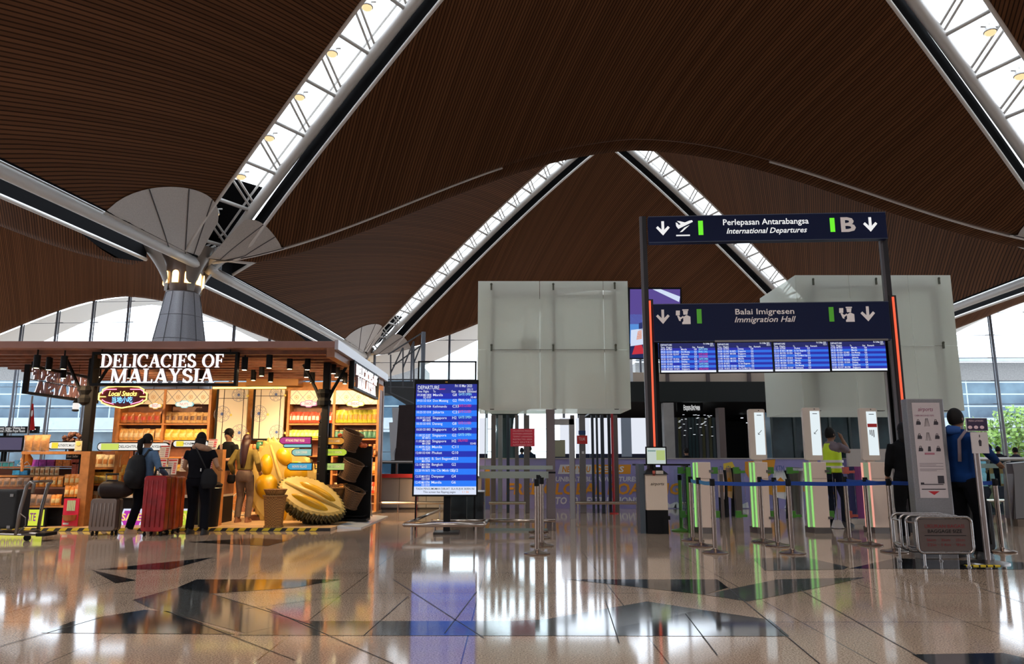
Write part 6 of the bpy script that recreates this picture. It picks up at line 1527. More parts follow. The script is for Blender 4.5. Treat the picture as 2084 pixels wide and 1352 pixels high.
m.b(PX(1655, 700, 13.5), PX(1912, 700, 13.5), 13.48, 13.56, zm - .02, zm + .01); m.b(PX(1655, 700, 13.5), PX(1912, 700, 13.5), 13.48, 13.56, z1 - .28, z1 - .2); m.build('support_frame', t)
# steel posts carrying the left screen and the glass wall below
def steel_post(px, pyt, Y, w, label, extra=None, name='steel_post', mm=STEEL, z0=0):
    x = PX(px, 940, Y); z1 = PZ(pyt, Y); t = thing(name, label, 'post', (x, Y, z0)); m = M().use(mm); m.b(x - w / 2, x + w / 2, Y, Y + w * .8, z0, z1); bevel(m.build('post_body', t), .008)
    if extra: extra(t, x)
    return t
PB = mat('brown_steel_post', (.20, .16, .15), .35, .6); PDK = mat('slate_post', (.05, .06, .075), .35, .5)
steel_post(1121, 833, 12.9, .15, 'thick brown steel post under the left frosted screen, nearest the queue posts', lambda t, x: (M().use(BLACK).b(x - .08, x + .08, 12.895, 12.9, .95, .98).build('joint_band', t),), mm=mat('brown_steel', (.20, .16, .155), .3, .7))
t = thing('glass_screen', 'clear glass partition with two frosted bands between board and brown post', 'glass screen', (PX(1050, 1080, 12.85), 12.85, 0))
xa, xb = PX(988, 940, 12.85), PX(1113, 940, 12.85)
m = M().use(CLG); m.b(xa, xb, 12.85, 12.862, .04, PZ(836, 12.85)); m.build('glass_pane', t)
m = M().use(FRB)
for p0, p1 in ((948, 956), (960, 974)): m.b(PX(976, 950, 12.84), PX(1125 if p0 == 948 else 1116, 950, 12.84), 12.83, 12.84, PZ(p1, 12.84), PZ(p0, 12.84))
m.build('frosted_band', t)
m = M().use(mat('glass_edge', (.25, .32, .30), .2)); m.b(xa - .012, xa, 12.845, 12.867, 0, PZ(836, 12.85)); m.b(xa, xb, 12.845, 12.867, 0, .04); m.build('glass_edge', t)
t = thing('notice', 'red notice with white lines of writing fixed on the glass partition', 'notice', P(1063, 910, 12.8)); a = P(1039, 909, 12.82); b = P(1088, 873, 12.82)
m = M().use(mat('notice_red', (.62, .02, .05), .5)); m.b(a.x, b.x, 12.81, 12.82, a.z, b.z); m.build('notice_sheet', t)
m = M().use(mat('notice_pink', (.85, .45, .47), .5))
for i, s_ in enumerate(('DILARANG MASUK', 'KAWASAN LARANGAN', 'TEMPAT LARANGAN', 'RESTRICTED AREA', 'NO ENTRY', 'AUTHORISED ONLY')): m.text(s_, ((a.x + b.x) / 2, 12.806, b.z - .05 - i * .048), h=.026, w=(b.x - a.x) * .8, al='c')
m.build('notice_text', t)
# portal and row of posts behind
t = thing('door_portal', 'steel portal frame standing behind the brown post', 'door frame', (PX(1140, 1035, 15.5), 15.5, 0)); xa, xb = PX(1112, 940, 15.5), PX(1169, 940, 15.5); zt = PZ(853, 15.5)
m = M().use(STEEL); m.b(xb - .10, xb, 15.5, 15.6, 0, zt); m.b(xa, xa + .14, 15.5, 15.6, 0, zt); m.b(xa, xb, 15.5, 15.6, zt - .12, zt); m.build('portal_frame', t)
for i, (px, w, lab, mm) in enumerate(((1004, .11, 'leftmost brown post seen through the glass partition', PB), (1018, .10, 'pale post beside the leftmost brown one behind the glass', STEEL), (1034, .07, 'dark blue post under the fluted trumpet column', PDK), (1052, .09, 'brown post left of the notice behind the glass', PB), (1072, .13, 'brown post just below the red notice behind the glass', PB),
    (1166, .10, 'brown post left of the post with red square sign', PB), (1207, .06, 'first slate post right of the red square sign', PDK), (1216, .05, 'thin slate post, second right of the red square sign', PDK), (1227, .08, 'slate post third right of the red square sign', PDK), (1241, .07, 'slate post touching the red reflective strip', PDK), (1254, .11, 'thick brown post at the right end of the row, below the screen corner', PB))):
    steel_post(px, 845, 17.2, w, lab, mm=mm)
def redsq(t, x):
    m = M().use(RED); m.b(x - .13, x + .11, 17.15, 17.17, PZ(904, 17.2), PZ(887, 17.2)); m.build('red_square_sign', t); m = M().use(WHITE); m.text('TOLAK', (x - .09, 17.146, PZ(897, 17.2)), h=.07, w=.15); m.build('sign_text', t)
    m = M().use(mat('small_blue', (.01, .04, .15), .4)); m.b(x - .09, x + .07, 17.15, 17.17, PZ(885, 17.2), PZ(877, 17.2)); m.build('blue_sign', t)
    m = M().use(WHITE); m.b(x - .02, x + .03, 17.16, 17.18, PZ(924, 17.2), PZ(919, 17.2)); m.build('push_button', t)
steel_post(1186, 845, 17.2, .14, 'steel post carrying a small red square sign', redsq, mm=mat('post_mid', (.22, .2, .2), .35, .7))
t = thing('reflective_pole', 'thin red reflective pole among the slate posts', 'pole', (PX(1247.5, 1035, 17.0), 17.0, 0)); m = M().use(mat('red_pole', (.45, .02, .03), .3)); x = PX(1247.5, 940, 17.0); m.tube([(x, 17, 0), (x, 17, PZ(838, 17))], .03, 8); m.build('pole_body', t)
m = M().use(RED); m.tube([(x, 17, 0), (x, 17, .02)], .1, 12); m.build('pole_foot', t)
t = thing('kick_rail', 'low steel rail in front of the row of slate posts', 'rail', (PX(1235, 1030, 16.6), 16.6, 0)); m = M().use(RL); z = PZ(1024, 16.6); m.tube([(PX(1171, 1024, 16.6), 16.6, z), (PX(1300, 1024, 16.6), 16.6, z)], .035, 8)
for px in (1176, 1236, 1296): m.tube([(PX(px, 1024, 16.6), 16.6, 0), (PX(px, 1024, 16.6), 16.6, z)], .018, 6)
m.build('rail_tube', t)
t = thing('kick_rail', 'low steel rail behind the clear glass partition', 'rail', (PX(1035, 1030, 16.6), 16.6, 0)); m = M().use(RL); m.tube([(PX(995, 1024, 16.6), 16.6, z), (PX(1070, 1024, 16.6), 16.6, z)], .035, 8); m.tube([(PX(1068, 1024, 16.6), 16.6, 0), (PX(1068, 1024, 16.6), 16.6, z)], .018, 6); m.tube([(PX(999, 1024, 16.6), 16.6, 0), (PX(999, 1024, 16.6), 16.6, z)], .018, 6); m.build('rail_tube', t)
# ---------------------------------------------------------------- purple advertising wall
AY = 18.8; PU = mat('periwinkle_vinyl', (.34, .31, .62), .45, noise=.06, nscale=2); ORG = mat('orange_vinyl', (.85, .36, .03), .45); VW = mat('white_vinyl', (.82, .82, .85), .45); VY = mat('yellow_vinyl', (.85, .62, .08), .45)
t = thing('advert_wall', 'long low periwinkle advertising wall with FREE GLOBAL ROAMING in orange', 'advert wall', (PX(1250, 1037, AY), AY, 0)); za, zb = 0.0, PZ(935, AY)
m = M().use(PU); m.b(PX(976, 940, AY), PX(1725, 940, AY), AY, AY + .15, za, zb); m.build('wall_panel', t)
m = M().use(mat('wall_cap', (.45, .42, .42), .4)); m.b(PX(976, 940, AY), PX(1725, 940, AY), AY - .02, AY + .17, zb, zb + .03); m.build('wall_cap', t)
def AP(px, py): q = P(px, py, AY); return (q.x, AY - .006, q.z)
m = M().use(VW); m.add([AP(1135, 965), AP(1205, 965), AP(1205, 946), AP(1140, 946)], [(0, 1, 2, 3)]); m.use(ORG); m.add([AP(1205, 965), AP(1283, 965), AP(1284, 946), AP(1205, 946)], [(0, 1, 2, 3)])
m.add([AP(986, 1010), AP(997, 1010), AP(997, 955), AP(986, 955)], [(0, 1, 2, 3)])
for pl, mm in (([(1494, 1040), (1504, 1040), (1500, 960), (1490, 940), (1472, 944), (1474, 985), (1488, 1000)], VY), ([(1516, 940), (1578, 935), (1574, 960), (1556, 978), (1528, 980), (1516, 960)], ORG), ([(1556, 980), (1580, 975), (1600, 1000), (1585, 1012), (1560, 1005)], ORG), ([(1590, 1006), (1640, 1000), (1640, 992), (1600, 988)], ORG)):
    m.use(mm); m.add([AP(*p) for p in pl], [tuple(range(len(pl)))])
m.use(VW)
for px in (1365, 1385, 1408, 1440, 1512, 1610): m.add([AP(px - 14, 1034), AP(px + 12, 1034), AP(px + 10, 1022), AP(px - 2, 1027), AP(px - 8, 1021)], [(0, 1, 2, 3, 4)])
m.build('vinyl_shapes', t)
def at(st, px0, px1, pyb, h, mm, sh=.15):
    m = M().use(mm); a = P(px0, pyb, AY); b = P(px1, pyb, AY); m.text(st, (a.x, AY - .012, a.z), h=h * MPP(AY), w=b.x - a.x, bold=.03, shear=sh); m.build('lettering', t)
at('NEW YOU', 1144, 1202, 961, 11, ORG); at('DEALS', 1212, 1270, 961, 11, VW); at('YOUTH UNBEATABLE ADVENTURES', 1080, 1298, 980, 9, VW); at('1  FREE GLOBAL ROAMING', 1000, 1386, 1006, 21, ORG); at('TO 60 DESTINATIONS', 1130, 1300, 1026, 13, VW); at('& MORE', 1606, 1650, 980, 9, VW)
# white light boxes and far shops between 1150 and 1335
def far_panel(px0, px1, pyt, pyb, Y, mm, label, name='illuminated_board', cat='light board', d=.1, foot=None):
    a = P(px0, pyb, Y); b = P(px1, pyt, Y); t = thing(name, label, cat, (a.x, Y, 0))
    m = M().use(mm); m.b(a.x, b.x, Y, Y + d, a.z, b.z); m.build('lit_face', t)
    m = M().use(mat('panel_base', (.012, .016, .05), .4)); m.b(a.x, b.x, Y + .01, Y + d, 0, a.z); m.build('base', t); return t
LB = emit('white_light_panel', (.86, .90, 1), .9)
for px0, px1, lab in ((975, 992, 'white light panel just right of the departure board'), (1140, 1168, 'white light panel in the door opening behind the portal'), (1172, 1199, 'white light panel behind the red square sign'), (1201, 1224, 'white light panel behind the first slate posts'), (1226, 1246, 'white light panel behind the last slate posts'), (1252, 1266, 'white light panel right of the row of posts'), (1284, 1321, 'wide white light panel left of the red light strip')):
    far_panel(px0, px1, 851, 924, 24.0, LB, lab)
far_panel(1266, 1284, 851, 930, 23.8, mat('blue_grey_board', (.35, .42, .52), .4), 'blue grey board between the white light panels', 'board', 'board')
far_panel(1129, 1150, 896, 930, 23, mat('olive_board', (.30, .30, .20), .5), 'olive board low in the door opening', 'board', 'board')
# far trumpet column behind glass
t = thing('trumpet_column', 'dark green flared column seen below the left frosted screen', 'column', (PX(1027, 1037, 27), 27, 0)); x = PX(1027, 940, 27)
m = M().use(mat('green_bronze', (.035, .06, .055), .35, .3)); m.lathe([(.62, 0), (.5, 1.0), (.38, 1.8), (.30, 2.3), (.34, 2.7), (.6, 2.95), (.95, 3.05), (.95, 3.12)], 24, (x, 27, 0)); m.build('column_body', t, auto=.6)
# immigration hall block
IY = 27.0
def zI(py, Y=IY): return PZ(py, Y)
t = thing('hall_block', 'dark open immigration hall front with black fascia beyond the gates', 'building', (PX(1480, 940, IY), IY, 0)); xa, xb = PX(1245, 850, IY), PX(1760, 850, IY)
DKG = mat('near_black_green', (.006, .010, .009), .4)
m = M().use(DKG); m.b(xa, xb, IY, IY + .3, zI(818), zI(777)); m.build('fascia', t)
m = M().use(mat('beige_clerestory', (.62, .50, .40), .5)); m.b(PX(1290, 770, IY), xb, IY + .2, IY + .3, zI(777), zI(757)); m.use(mat('pale_clerestory', (.8, .82, .85), .4)); m.b(xa, PX(1290, 770, IY), IY + .2, IY + .3, zI(777), zI(730)); m.build('clerestory', t)
m = M().use(mat('mullion_brown', (.13, .10, .10), .5))
for px in (1360, 1443, 1527, 1610, 1690): x = PX(px, 770, IY); m.b(x - .06, x + .06, IY + .1, IY + .2, zI(777), zI(757))
m.build('mullion', t)
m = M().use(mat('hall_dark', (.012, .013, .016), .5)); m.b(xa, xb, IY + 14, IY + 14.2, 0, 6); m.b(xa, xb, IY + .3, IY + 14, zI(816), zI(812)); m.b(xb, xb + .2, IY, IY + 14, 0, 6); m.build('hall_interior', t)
m = M().use(mat('stone_pier', (.33, .31, .29), .5, noise=.1, nscale=3)); m.b(PX(1352, 880, IY), PX(1373, 880, IY), IY, IY + .4, 0, zI(820)); m.build('stone_pier', t)
m = M().use(mat('brown_pier', (.15, .11, .10), .5)); m.b(PX(1464, 880, IY), PX(1477, 880, IY), IY, IY + .4, 0, zI(830)); m.build('brown_pier', t)
m = M().use(mat('curtain_slats', (.05, .06, .07), .3, noise=.6, nscale=6)); rr = random.Random(9)
for px in range(1376, 1462, 7): x = PX(px, 880, IY + 4); m.use([mat('slat_teal', (.04, .08, .09), .2), mat('slat_grey', (.10, .11, .13), .2), mat('slat_olive', (.12, .12, .04), .3)][rr.choice((0, 0, 1, 1, 2))]); m.b(x - .06, x + .05, IY + 4, IY + 4.1, 0, zI(850, IY + 4))
m.build('vertical_fins', t)
m = M().use(emit('ceiling_dot', (.9, .95, 1), 1.2))
for i in range(34):
    Y = IY + rr.uniform(1, 3.6); c = P(rr.uniform(1376, 1450), rr.uniform(844, 888), Y); m.c(c, (.07, .05, .012))
for px, py in ((1510, 851), (1521, 861), (1537, 800)): c = P(px, py, IY + 8); m.c(c, (.1, .1, .03))
m.build('ceiling_lights', t)
t = thing('hanging_sign', 'small dark sign with white writing hung inside the immigration hall', 'sign', P(1400, 833, 28)); m = M().use(BLACK); a, b = P(1378, 838, 28), P(1430, 820, 28); m.b(a.x, b.x, 28, 28.1, a.z, b.z); m.build('sign_board', t)
m = M().use(SIGNTXT); m.text('Dewan Berlepas', (P(1391, 830, 28).x, 27.98, P(1391, 831, 28).z), h=.12, w=P(1424, 830, 28).x - P(1391, 830, 28).x); m.text('Departure Hall', (P(1391, 830, 28).x, 27.98, P(1391, 835.5, 28).z), h=.12, w=P(1424, 830, 28).x - P(1391, 830, 28).x)
m.build('lettering', t)
m = M().use(BLACK)
for q in (a.x + .1, b.x - .1): m.tube([(q, 28.05, b.z), (q, 28.05, PZ(812, 28))], .01, 4)
m.build('hanger', t)
# dark glass booths right of the opening
t = thing('glass_booth', 'dark teal glass booth behind the gate displays at the right', 'booth', (PX(1700, 935, 20), 20, 0)); TG = mat('teal_dark_glass', (.015, .035, .038), .12, noise=.7, nscale=1.5)
xa, xb = PX(1570, 880, 20), PX(1835, 880, 20); m = M().use(TG); m.b(xa, xb, 20, 21.5, 1.2, PZ(838, 20)); m.build('glass_walls', t)
m = M().use(mat('booth_frame', (.06, .08, .08), .4)); 
for px in (1571, 1617, 1650, 1690, 1730, 1775, 1834): x = PX(px, 880, 19.97); m.b(x - .03, x + .03, 19.95, 20, 0, PZ(838, 20))
m.b(xa, xb, 19.95, 20, PZ(838, 20) - .04, PZ(838, 20) + .1); m.b(xa, xb, 19.95, 20, 1.1, 1.25); m.b(xa, xb, 20, 21.5, 0, 1.1); m.build('booth_frame', t)
m = M().use(mat('beige_low_wall', (.52, .46, .42), .5)); m.b(PX(1725, 920, 18.5), PX(1830, 920, 18.5), 18.5, 18.6, 0, PZ(914, 18.5)); tag(m.build('low_partition'), 'beige low partition behind the hi-vis vest', 'partition')
# LED wall screen
t = thing('led_screen', 'large purple and blue advertising screen behind the gantry, upper left', 'screen', P(1335, 730, 16.5)); LY = 16.5
a = P(1281, 730, LY); b = P(1385, 587, LY); m = M().use(BLACK); m.b(a.x - .02, b.x + .02, LY, LY + .15, a.z, b.z + .02); m.build('casing', t)
def LQ(m, pts): m.add([(lambda q: (q.x, LY - .004, q.z))(P(x, y, LY)) for x, y in pts], [tuple(range(len(pts)))])
m = M().use(emit('led_purple', (.10, .06, .30), .9)); LQ(m, [(1282, 660), (1384, 660), (1384, 589), (1282, 589)]); m.use(emit('led_blue', (.10, .30, .75), .9)); LQ(m, [(1282, 700), (1384, 700), (1384, 640), (1282, 640)]); m.use(emit('led_navy', (.01, .02, .10), .9)); LQ(m, [(1282, 729), (1384, 729), (1384, 700), (1282, 700)])
m.build('display', t)
LY -= .004; m = M().use(emit('led_white', (.7, .8, 1), .9)); LQ(m, [(1382, 615), (1384, 604), (1345, 589), (1328, 589)]); LQ(m, [(1283, 705), (1318, 700), (1316, 668), (1284, 672)])
m.use(emit('led_orange', (.75, .28, .12), .9)); LQ(m, [(1295, 692), (1306, 690), (1306, 672), (1298, 674)]); m.use(emit('led_red', (.6, .03, .05), .9)); LQ(m, [(1286, 722), (1312, 720), (1306, 702), (1292, 704)]); m.use(emit('led_dkblue', (.02, .03, .15), .9)); LQ(m, [(1300, 672), (1308, 672), (1308, 656), (1300, 658)]); m.build('picture_shapes', t)
m = M().use(PST); m.b(PX(1330, 850, LY + .2) - .06, PX(1330, 850, LY + .2) + .06, LY + .16, LY + .3, 0, P(1333, 590, LY).z); m.build('mast', t)
# ================================================================ INFORMATION KIOSK
IKY = 12.25; t = thing('information_kiosk', 'cream and black self service kiosk with a monitor, left of the gates', 'kiosk', (PX(1337, 1087, IKY), IKY, 0)); xa, xb = PX(1317, 1040, IKY), PX(1360, 1040, IKY)
zm = PZ(1039, IKY); zt = PZ(966, IKY)
m = M().use(mat('kiosk_cream', (.74, .60, .48), .4)); m.b(xa - .01, xb, IKY, IKY + .35, zm, zt); bevel(m.build('upper_body', t), .01)
m = M().use(BLACK); m.b(xa, xb, IKY + .01, IKY + .35, 0, zm); m.build('lower_body', t)
m = M().use(mat('kiosk_side', (.07, .09, .11), .3)); m.b(xa - .10, xa - .012, IKY + .08, IKY + .4, 0, PZ(945, IKY)); m.build('side_panel', t)
m = M().use(BLACK); m.add([(xa - .03, IKY - .04, zt), (xb + .02, IKY - .04, zt), (xb - .05, IKY + .2, zt + .09), (xa + .06, IKY + .2, zt + .09), (xa - .03, IKY + .3, zt), (xb + .02, IKY + .3, zt)], [(0, 1, 2, 3), (4, 3, 2, 5), (0, 3, 4), (1, 5, 2), (0, 4, 5, 1)]); m.tube([((xa + xb) / 2, IKY + .2, zt + .05), ((xa + xb) / 2, IKY + .2, zt + .25)], .03, 8); m.build('sloping_top', t)
m = M().use(BLACK); x0, x1, q0, q1 = PX(1318, 930, IKY), PX(1361, 930, IKY), PZ(947, IKY), PZ(909, IKY); m.b(x0, x1, IKY + .16, IKY + .2, q0, q1); m.build('monitor', t)
m = M().use(emit('monitor_pale', (.62, .70, .66), .8)); m.b(x0 + .02, x1 - .02, IKY + .155, IKY + .16, q0 + .02, q1 - .02); m.use(emit('monitor_green', (.50, .62, .22), .8)); m.b((x0 + x1) / 2, x1 - .03, IKY + .15, IKY + .155, q0 + .08, q1 - .06); m.use(emit('monitor_teal', (.2, .35, .33), .7)); m.b(x0 + .03, (x0 + x1) / 2 - .01, IKY + .15, IKY + .155, q1 - .08, q1 - .06); m.build('monitor_display', t)
m = M().use(BLACK); xc = (x0 + x1) / 2; m.b(xc - .06, xc + .05, IKY + .02, IKY + .12, zt + .04, zt + .17); m.use(emit('scanner_glow', (.6, .6, 1), .9)); m.b(xc - .04, xc + .03, IKY + .015, IKY + .02, zt + .12, zt + .15); m.use(OFFW); m.b(xc - .05, xc + .07, IKY - .02, IKY + .02, zt + .0, zt + .06); m.use(mat('scanner_red', (.6, .12, .08), .4)); m.b(xc - .10, xc - .06, IKY - .01, IKY + .03, zt - .02, zt + .06); m.build('passport_scanner', t)
m = M().use(BLACK); m.text('airports', ((xa + xb) / 2 - .1, IKY - .004, PZ(988, IKY)), h=.05, w=.22, shear=.3); m.build('logo_lettering', t)
m = M().use(BLACK); m.b(xb, xb + .04, IKY + .05, IKY + .1, .22, .28); m.build('side_latch', t)
# table edge behind kiosk
t = thing('inspection_table', 'glass sided table behind the information kiosk', 'table', (PX(1330, 1060, 13.6), 13.6, 0)); m = M().use(BLACK); z = PZ(948, 13.6); m.b(PX(1296, 948, 13.6), PX(1402, 948, 13.6), 13.5, 14.1, z, z + .03); m.build('table_top', t)
m = M().use(CLG); m.b(PX(1301, 948, 13.6), PX(1303, 948, 13.6), 13.52, 14.08, 0, z); m.b(PX(1396, 948, 13.6), PX(1398, 948, 13.6), 13.52, 14.08, 0, z); m.build('side_glass', t)
# ================================================================ E-GATES
GY = 12.35
GREEN = emit('gate_green_light', (.35, .85, .22), .8); PINK = emit('gate_pink_light', (1, .42, .33), .85); GBD = mat('gate_cream', (.74, .58, .48), .45); GGR = mat('hinge_green', (.06, .22, .03), .4); GCL = mat('gate_clear_green', (.50, .66, .42), .25)
def gate(pb0, pb1, ps0, ps1, disp, label, col=GREEN, red=False):
    x0, x1 = PX(pb0, 1010, GY), PX(pb1, 1010, GY); xs0 = PX(ps0, 1010, GY + .05); z1 = PZ(941, GY); t = thing('passport_gate', label, 'gate', ((x0 + x1) / 2, GY, 0))
    m = M().use(GBD); m.b(x0, x1, GY, GY + .36, .09, z1); bevel(m.build('cabinet', t), .012, 3)
    m = M().use(STEELD); m.b(x0 - .02, x1 + .01, GY - .005, GY + .39, 0, .09); m.build('plinth', t)
    m = M().use(col); xs0 = max(xs0, x0 - .14)
    m.b(xs0, xs0 + .022, GY + .02, GY + .05, .1, z1 - .01); m.b(x0 - .02, x0 - .002, GY + .01, GY + .05, .1, z1 - .005); m.build('light_strip', t)
    m = M().use(GCL); m.b(xs0 + .03, x0 - .03, GY + .02, GY + .06, .1, z1 - .005); m.build('side_glass', t)
    hg = GGR if col is GREEN else mat('hinge_pink', (.5, .12, .1), .4)
    for s_, xx in ((-1, xs0), (1, x1)):
        m = M().use(CLG); a, b = (xx - .26, xx - .01) if s_ < 0 else (xx + .01, xx + .22); m.b(a, b, GY + .30, GY + .312, .2, 1.02); m.build('flap_glass', t)
        m = M().use(hg)
        for z in (.26, .98):
            m.b(min(xx, xx + s_ * .16), max(xx, xx + s_ * .16), GY + .28, GY + .33, z - .02, z + .02); m.b(min(xx + s_ * .1, xx + s_ * .19), max(xx + s_ * .1, xx + s_ * .19), GY + .27, GY + .34, z - .03, z + .08)
        m.build('flap_hinge', t)
    m = M().use(STEELD); m.b(x1 - .03, x1 + .04, GY - .02, GY + .02, PZ(962, GY), PZ(957, GY)); m.b(x1 - .03, x1 + .04, GY - .02, GY + .02, PZ(1057, GY), PZ(1052, GY)); m.build('door_latch', t)
    m = M().use(mat('groove_line', (.3, .22, .18), .6)); m.b(x0 + .01, x1 - .01, GY - .003, GY, PZ(975, GY), PZ(974, GY)); m.build('groove', t)
    if disp:
        d0, d1, s0, s1, yt, yb = disp; xa, xb = PX(d0, 885, GY), PX(d1, 885, GY); za, zb = PZ(yb, GY), PZ(yt, GY)
        m = M().use(mat('display_frame', (.66, .56, .48), .4)); m.prism(rrect(xb - xa, zb - za, .03), ((xa + xb) / 2, GY + .1, (za + zb) / 2), X3, Z3, .07); fr = bevel(m.build('display', t), .004)
        m = M().use(mat('display_frame', (.66, .56, .48), .4)); m.b((xa + xb) / 2 - .06, (xa + xb) / 2 + .06, GY + .13, GY + .2, z1 - .01, za + .02); m.build('display_neck', t)
        a, b = PX(s0, 885, GY + .1), PX(s1, 885, GY + .1); c, d = PZ(yb - 10, GY + .1), PZ(yt + 8, GY + .1)
        m = M().use(emit('display_white', (.80, .90, .94), .95)); m.b(a, b, GY + .092, GY + .099, c, d)
        I = M().use(BLACK); I.b((a + b) / 2 - .01, (a + b) / 2 + .01, GY + .096, GY + .0985, zb - .03, zb - .018)
        o = m.build('lit_screen', fr)
        I.b(a + .04, b - .04, GY + .088, GY + .091, d - .05, d - .04)
        cx_, cz = (a + b) / 2, c + (d - c) * .55
        if red: I.use(RED); I.b(a + .004, b - .004, GY + .088, GY + .091, d - (d - c) * .36, d - (d - c) * .28); I.use(mat('icon_grey', (.3, .3, .32), .5)); [I.b(a + .03 + .03 * i, a + .045 + .03 * i, GY + .088, GY + .091, cz - .06 - .02 * i, cz + .02) for i in range(3)]
        else: I.tube([(cx_ + .03, GY + .09, cz + .02), (cx_ - .03, GY + .09, cz - .05)], .004, 4); I.tube([(cx_ - .03, GY + .09, cz - .02), (cx_ - .03, GY + .09, cz - .05), (cx_ + .0, GY + .09, cz - .05)], .004, 4)
        I.build('screen_symbol', fr)
    return t
gate(1423, 1449, 1412, 1423, None, 'passport gate cabinet without display, leftmost, green lit'); gate(1540, 1566, 1528, 1540, (1529, 1563, 1537, 1556, 832, 936), 'green lit passport gate with tall display, beside the queue post rows')
gate(1655, 1686, 1640, 1655, (1641, 1677, 1651, 1670, 829, 937), 'green lit passport gate just left of the hi-vis vest'); gate(1777, 1808, 1754, 1777, (1758, 1794, 1766, 1786, 830, 937), 'pink lit passport gate with a red bar on its display', PINK, True)
t = thing('glass_gate_wing', 'green edged glass side screen left of the first gate', 'glass screen', (PX(1405, 1080, 12.5), 12.5, 0)); m = M().use(GGR); m.b(PX(1398, 1000, 12.5), PX(1408, 1000, 12.5), 12.5, 12.56, 0, PZ(951, 12.5)); m.build('green_edge', t)
m = M().use(CLG); m.b(PX(1364, 1000, 12.5), PX(1398, 1000, 12.5), 12.52, 12.53, .05, PZ(949, 12.5)); m.build('glass_pane', t)
# things standing between gates and wall
def standee(px0, px1, pyt, pyb, Y, mm, label, arch=False):
    a = P(px0, pyb, Y); b = P(px1, pyt, Y); t = thing('display_stand', label, 'display stand', ((a.x + b.x) / 2, Y, 0)); w = b.x - a.x; c = (a.x + b.x) / 2
    m = M().use(mm); m.prism([(-w / 2, a.z), (w / 2 * .6, a.z - .05), (w / 2, a.z + .2), (w / 2, b.z - .2), (w / 2 * .6, b.z), (-w / 2, b.z)], (c, Y, 0), X3, Z3, .03); m.build('panel', t)
    m = M().use(BLACK); m.tube([(c + w * .45, Y + .04, 0), (c + w * .62, Y + .04, a.z + .3), (c + w * .5, Y + .04, b.z)], .05, 8); m.tube([(c - w * .3, Y + .04, 0), (c - w * .3, Y + .04, a.z)], .025, 6); m.build('frame', t)
    m = M().use(ORG); m.prism([(-w * .3, a.z + .1), (w * .3, a.z + .1), (w * .35, a.z + .3), (0, a.z + .4), (-w * .3, a.z + .32)], (c, Y - .006, 0), X3, Z3, .004); m.use(BLUE); m.text('KTM', (c - w * .3, Y - .008, a.z + .5), h=.14, w=w * .6); m.build('print', t)
standee(1577, 1601, 958, 1012, 15.5, VW, 'white poster stand with black curved frame between the gates'); standee(1463, 1474, 957, 1012, 15.8, mat('pink_panel', (.75, .6, .62), .5), 'narrow pink poster stand right of the first gate'); standee(1478, 1490, 953, 1010, 16.2, mat('peach_panel', (.8, .5, .25), .5), 'narrow peach poster stand beside the pink one')
steel_post(1500, 955, 16.0, .14, 'brown bin-like post behind the first gate', mm=PB, name='bollard'); steel_post(1467, 965, 15.2, .06, 'thin brown post before the narrow pink stand', mm=PB, name='bollard')
t = thing('waste_bin', 'round steel bin behind the third gate, left of the hi-vis vest', 'bin', (PX(1620, 1035, 16), 16, 0)); m = M().use(STEELD); x = PX(1622, 1000, 16); m.lathe([(.12, 0), (.13, .75), (.2, .95), (.2, 1.0), (.05, 1.03)], 16, (x, 16, 0)); m.build('bin_body', t, auto=.6)
m = M().use(VW); m.lathe([(.205, .96), (.21, 1.0), (.205, 1.01)], 16, (x, 16, 0)); m.build('bin_rim', t)
t = thing('bin_liner_screen', 'purple and blue banner standing behind the hi-vis vest', 'banner', (PX(1738, 1060, 14.2), 14.2, 0)); m = M()
for px0, px1, cc in ((1728, 1742, (.02, .02, .12)), (1742, 1757, (.28, .05, .22))): m.use(mat('banner_%d' % px0, cc, .5)); m.b(PX(px0, 1000, 14.2), PX(px1, 1000, 14.2), 14.2, 14.22, .1, PZ(950, 14.2))
m.build('banner_sheet', t); m = M().use(OFFW); m.b(PX(1726, 1000, 14.2), PX(1759, 1000, 14.2), 14.15, 14.3, 0, .1); m.build('banner_foot', t)
# ================================================================ BAGGAGE NOTICE AND GAUGE
TY = 9.15; xa, xb = PX(1855, 930, TY), PX(1931, 930, TY)
t = thing('notice_totem', 'tall grey aluminium notice board about cabin baggage', 'notice board', ((xa + xb) / 2, TY, 0)); zt = PZ(812, TY)
m = M().use(mat('brushed_aluminium', (.26, .25, .26), .35, .6, noise=.08, nscale=60)); m.b(xa, xb, TY, TY + .14, .0, zt); bevel(m.build('body', t), .012)
W = xb - xa; pa, pb = xa + W * .13, xb - W * .12; pz0, pz1 = PZ(1014, TY), PZ(820, TY)
m = M().use(mat('poster_pale', (.52, .45, .46), .25)); m.b(pa, pb, TY - .006, TY, pz0, pz1); m.build('poster', t)
m = M(); IK = mat('poster_ink', (.03, .025, .035), .5)
def tq(fx0, fx1, fy0, fy1, mm=IK): m.use(mm); m.b(pa + (pb - pa) * fx0, pa + (pb - pa) * fx1, TY - .009, TY - .006, pz1 - (pz1 - pz0) * fy1, pz1 - (pz1 - pz0) * fy0)
def bagicon(fx, fy, s=1):
    cx_, cz = pa + (pb - pa) * fx, pz1 - (pz1 - pz0) * fy; m.use(IK); m.prism([(-.028 * s, -.03), (.028 * s, -.03), (.032 * s, .0), (.012 * s, .016), (-.02 * s, .012)], (cx_, TY - .007, cz), X3, Z3, .003); m.tube([(cx_ - .014, TY - .009, cz + .01), (cx_ - .006, TY - .009, cz + .035), (cx_ + .008, TY - .009, cz + .035), (cx_ + .014, TY - .009, cz + .012)], .003, 4)
for fx, fy in ((.17, .21), (.8, .21), (.17, .36), (.8, .36), (.17, .49), (.8, .49)): bagicon(fx, fy)
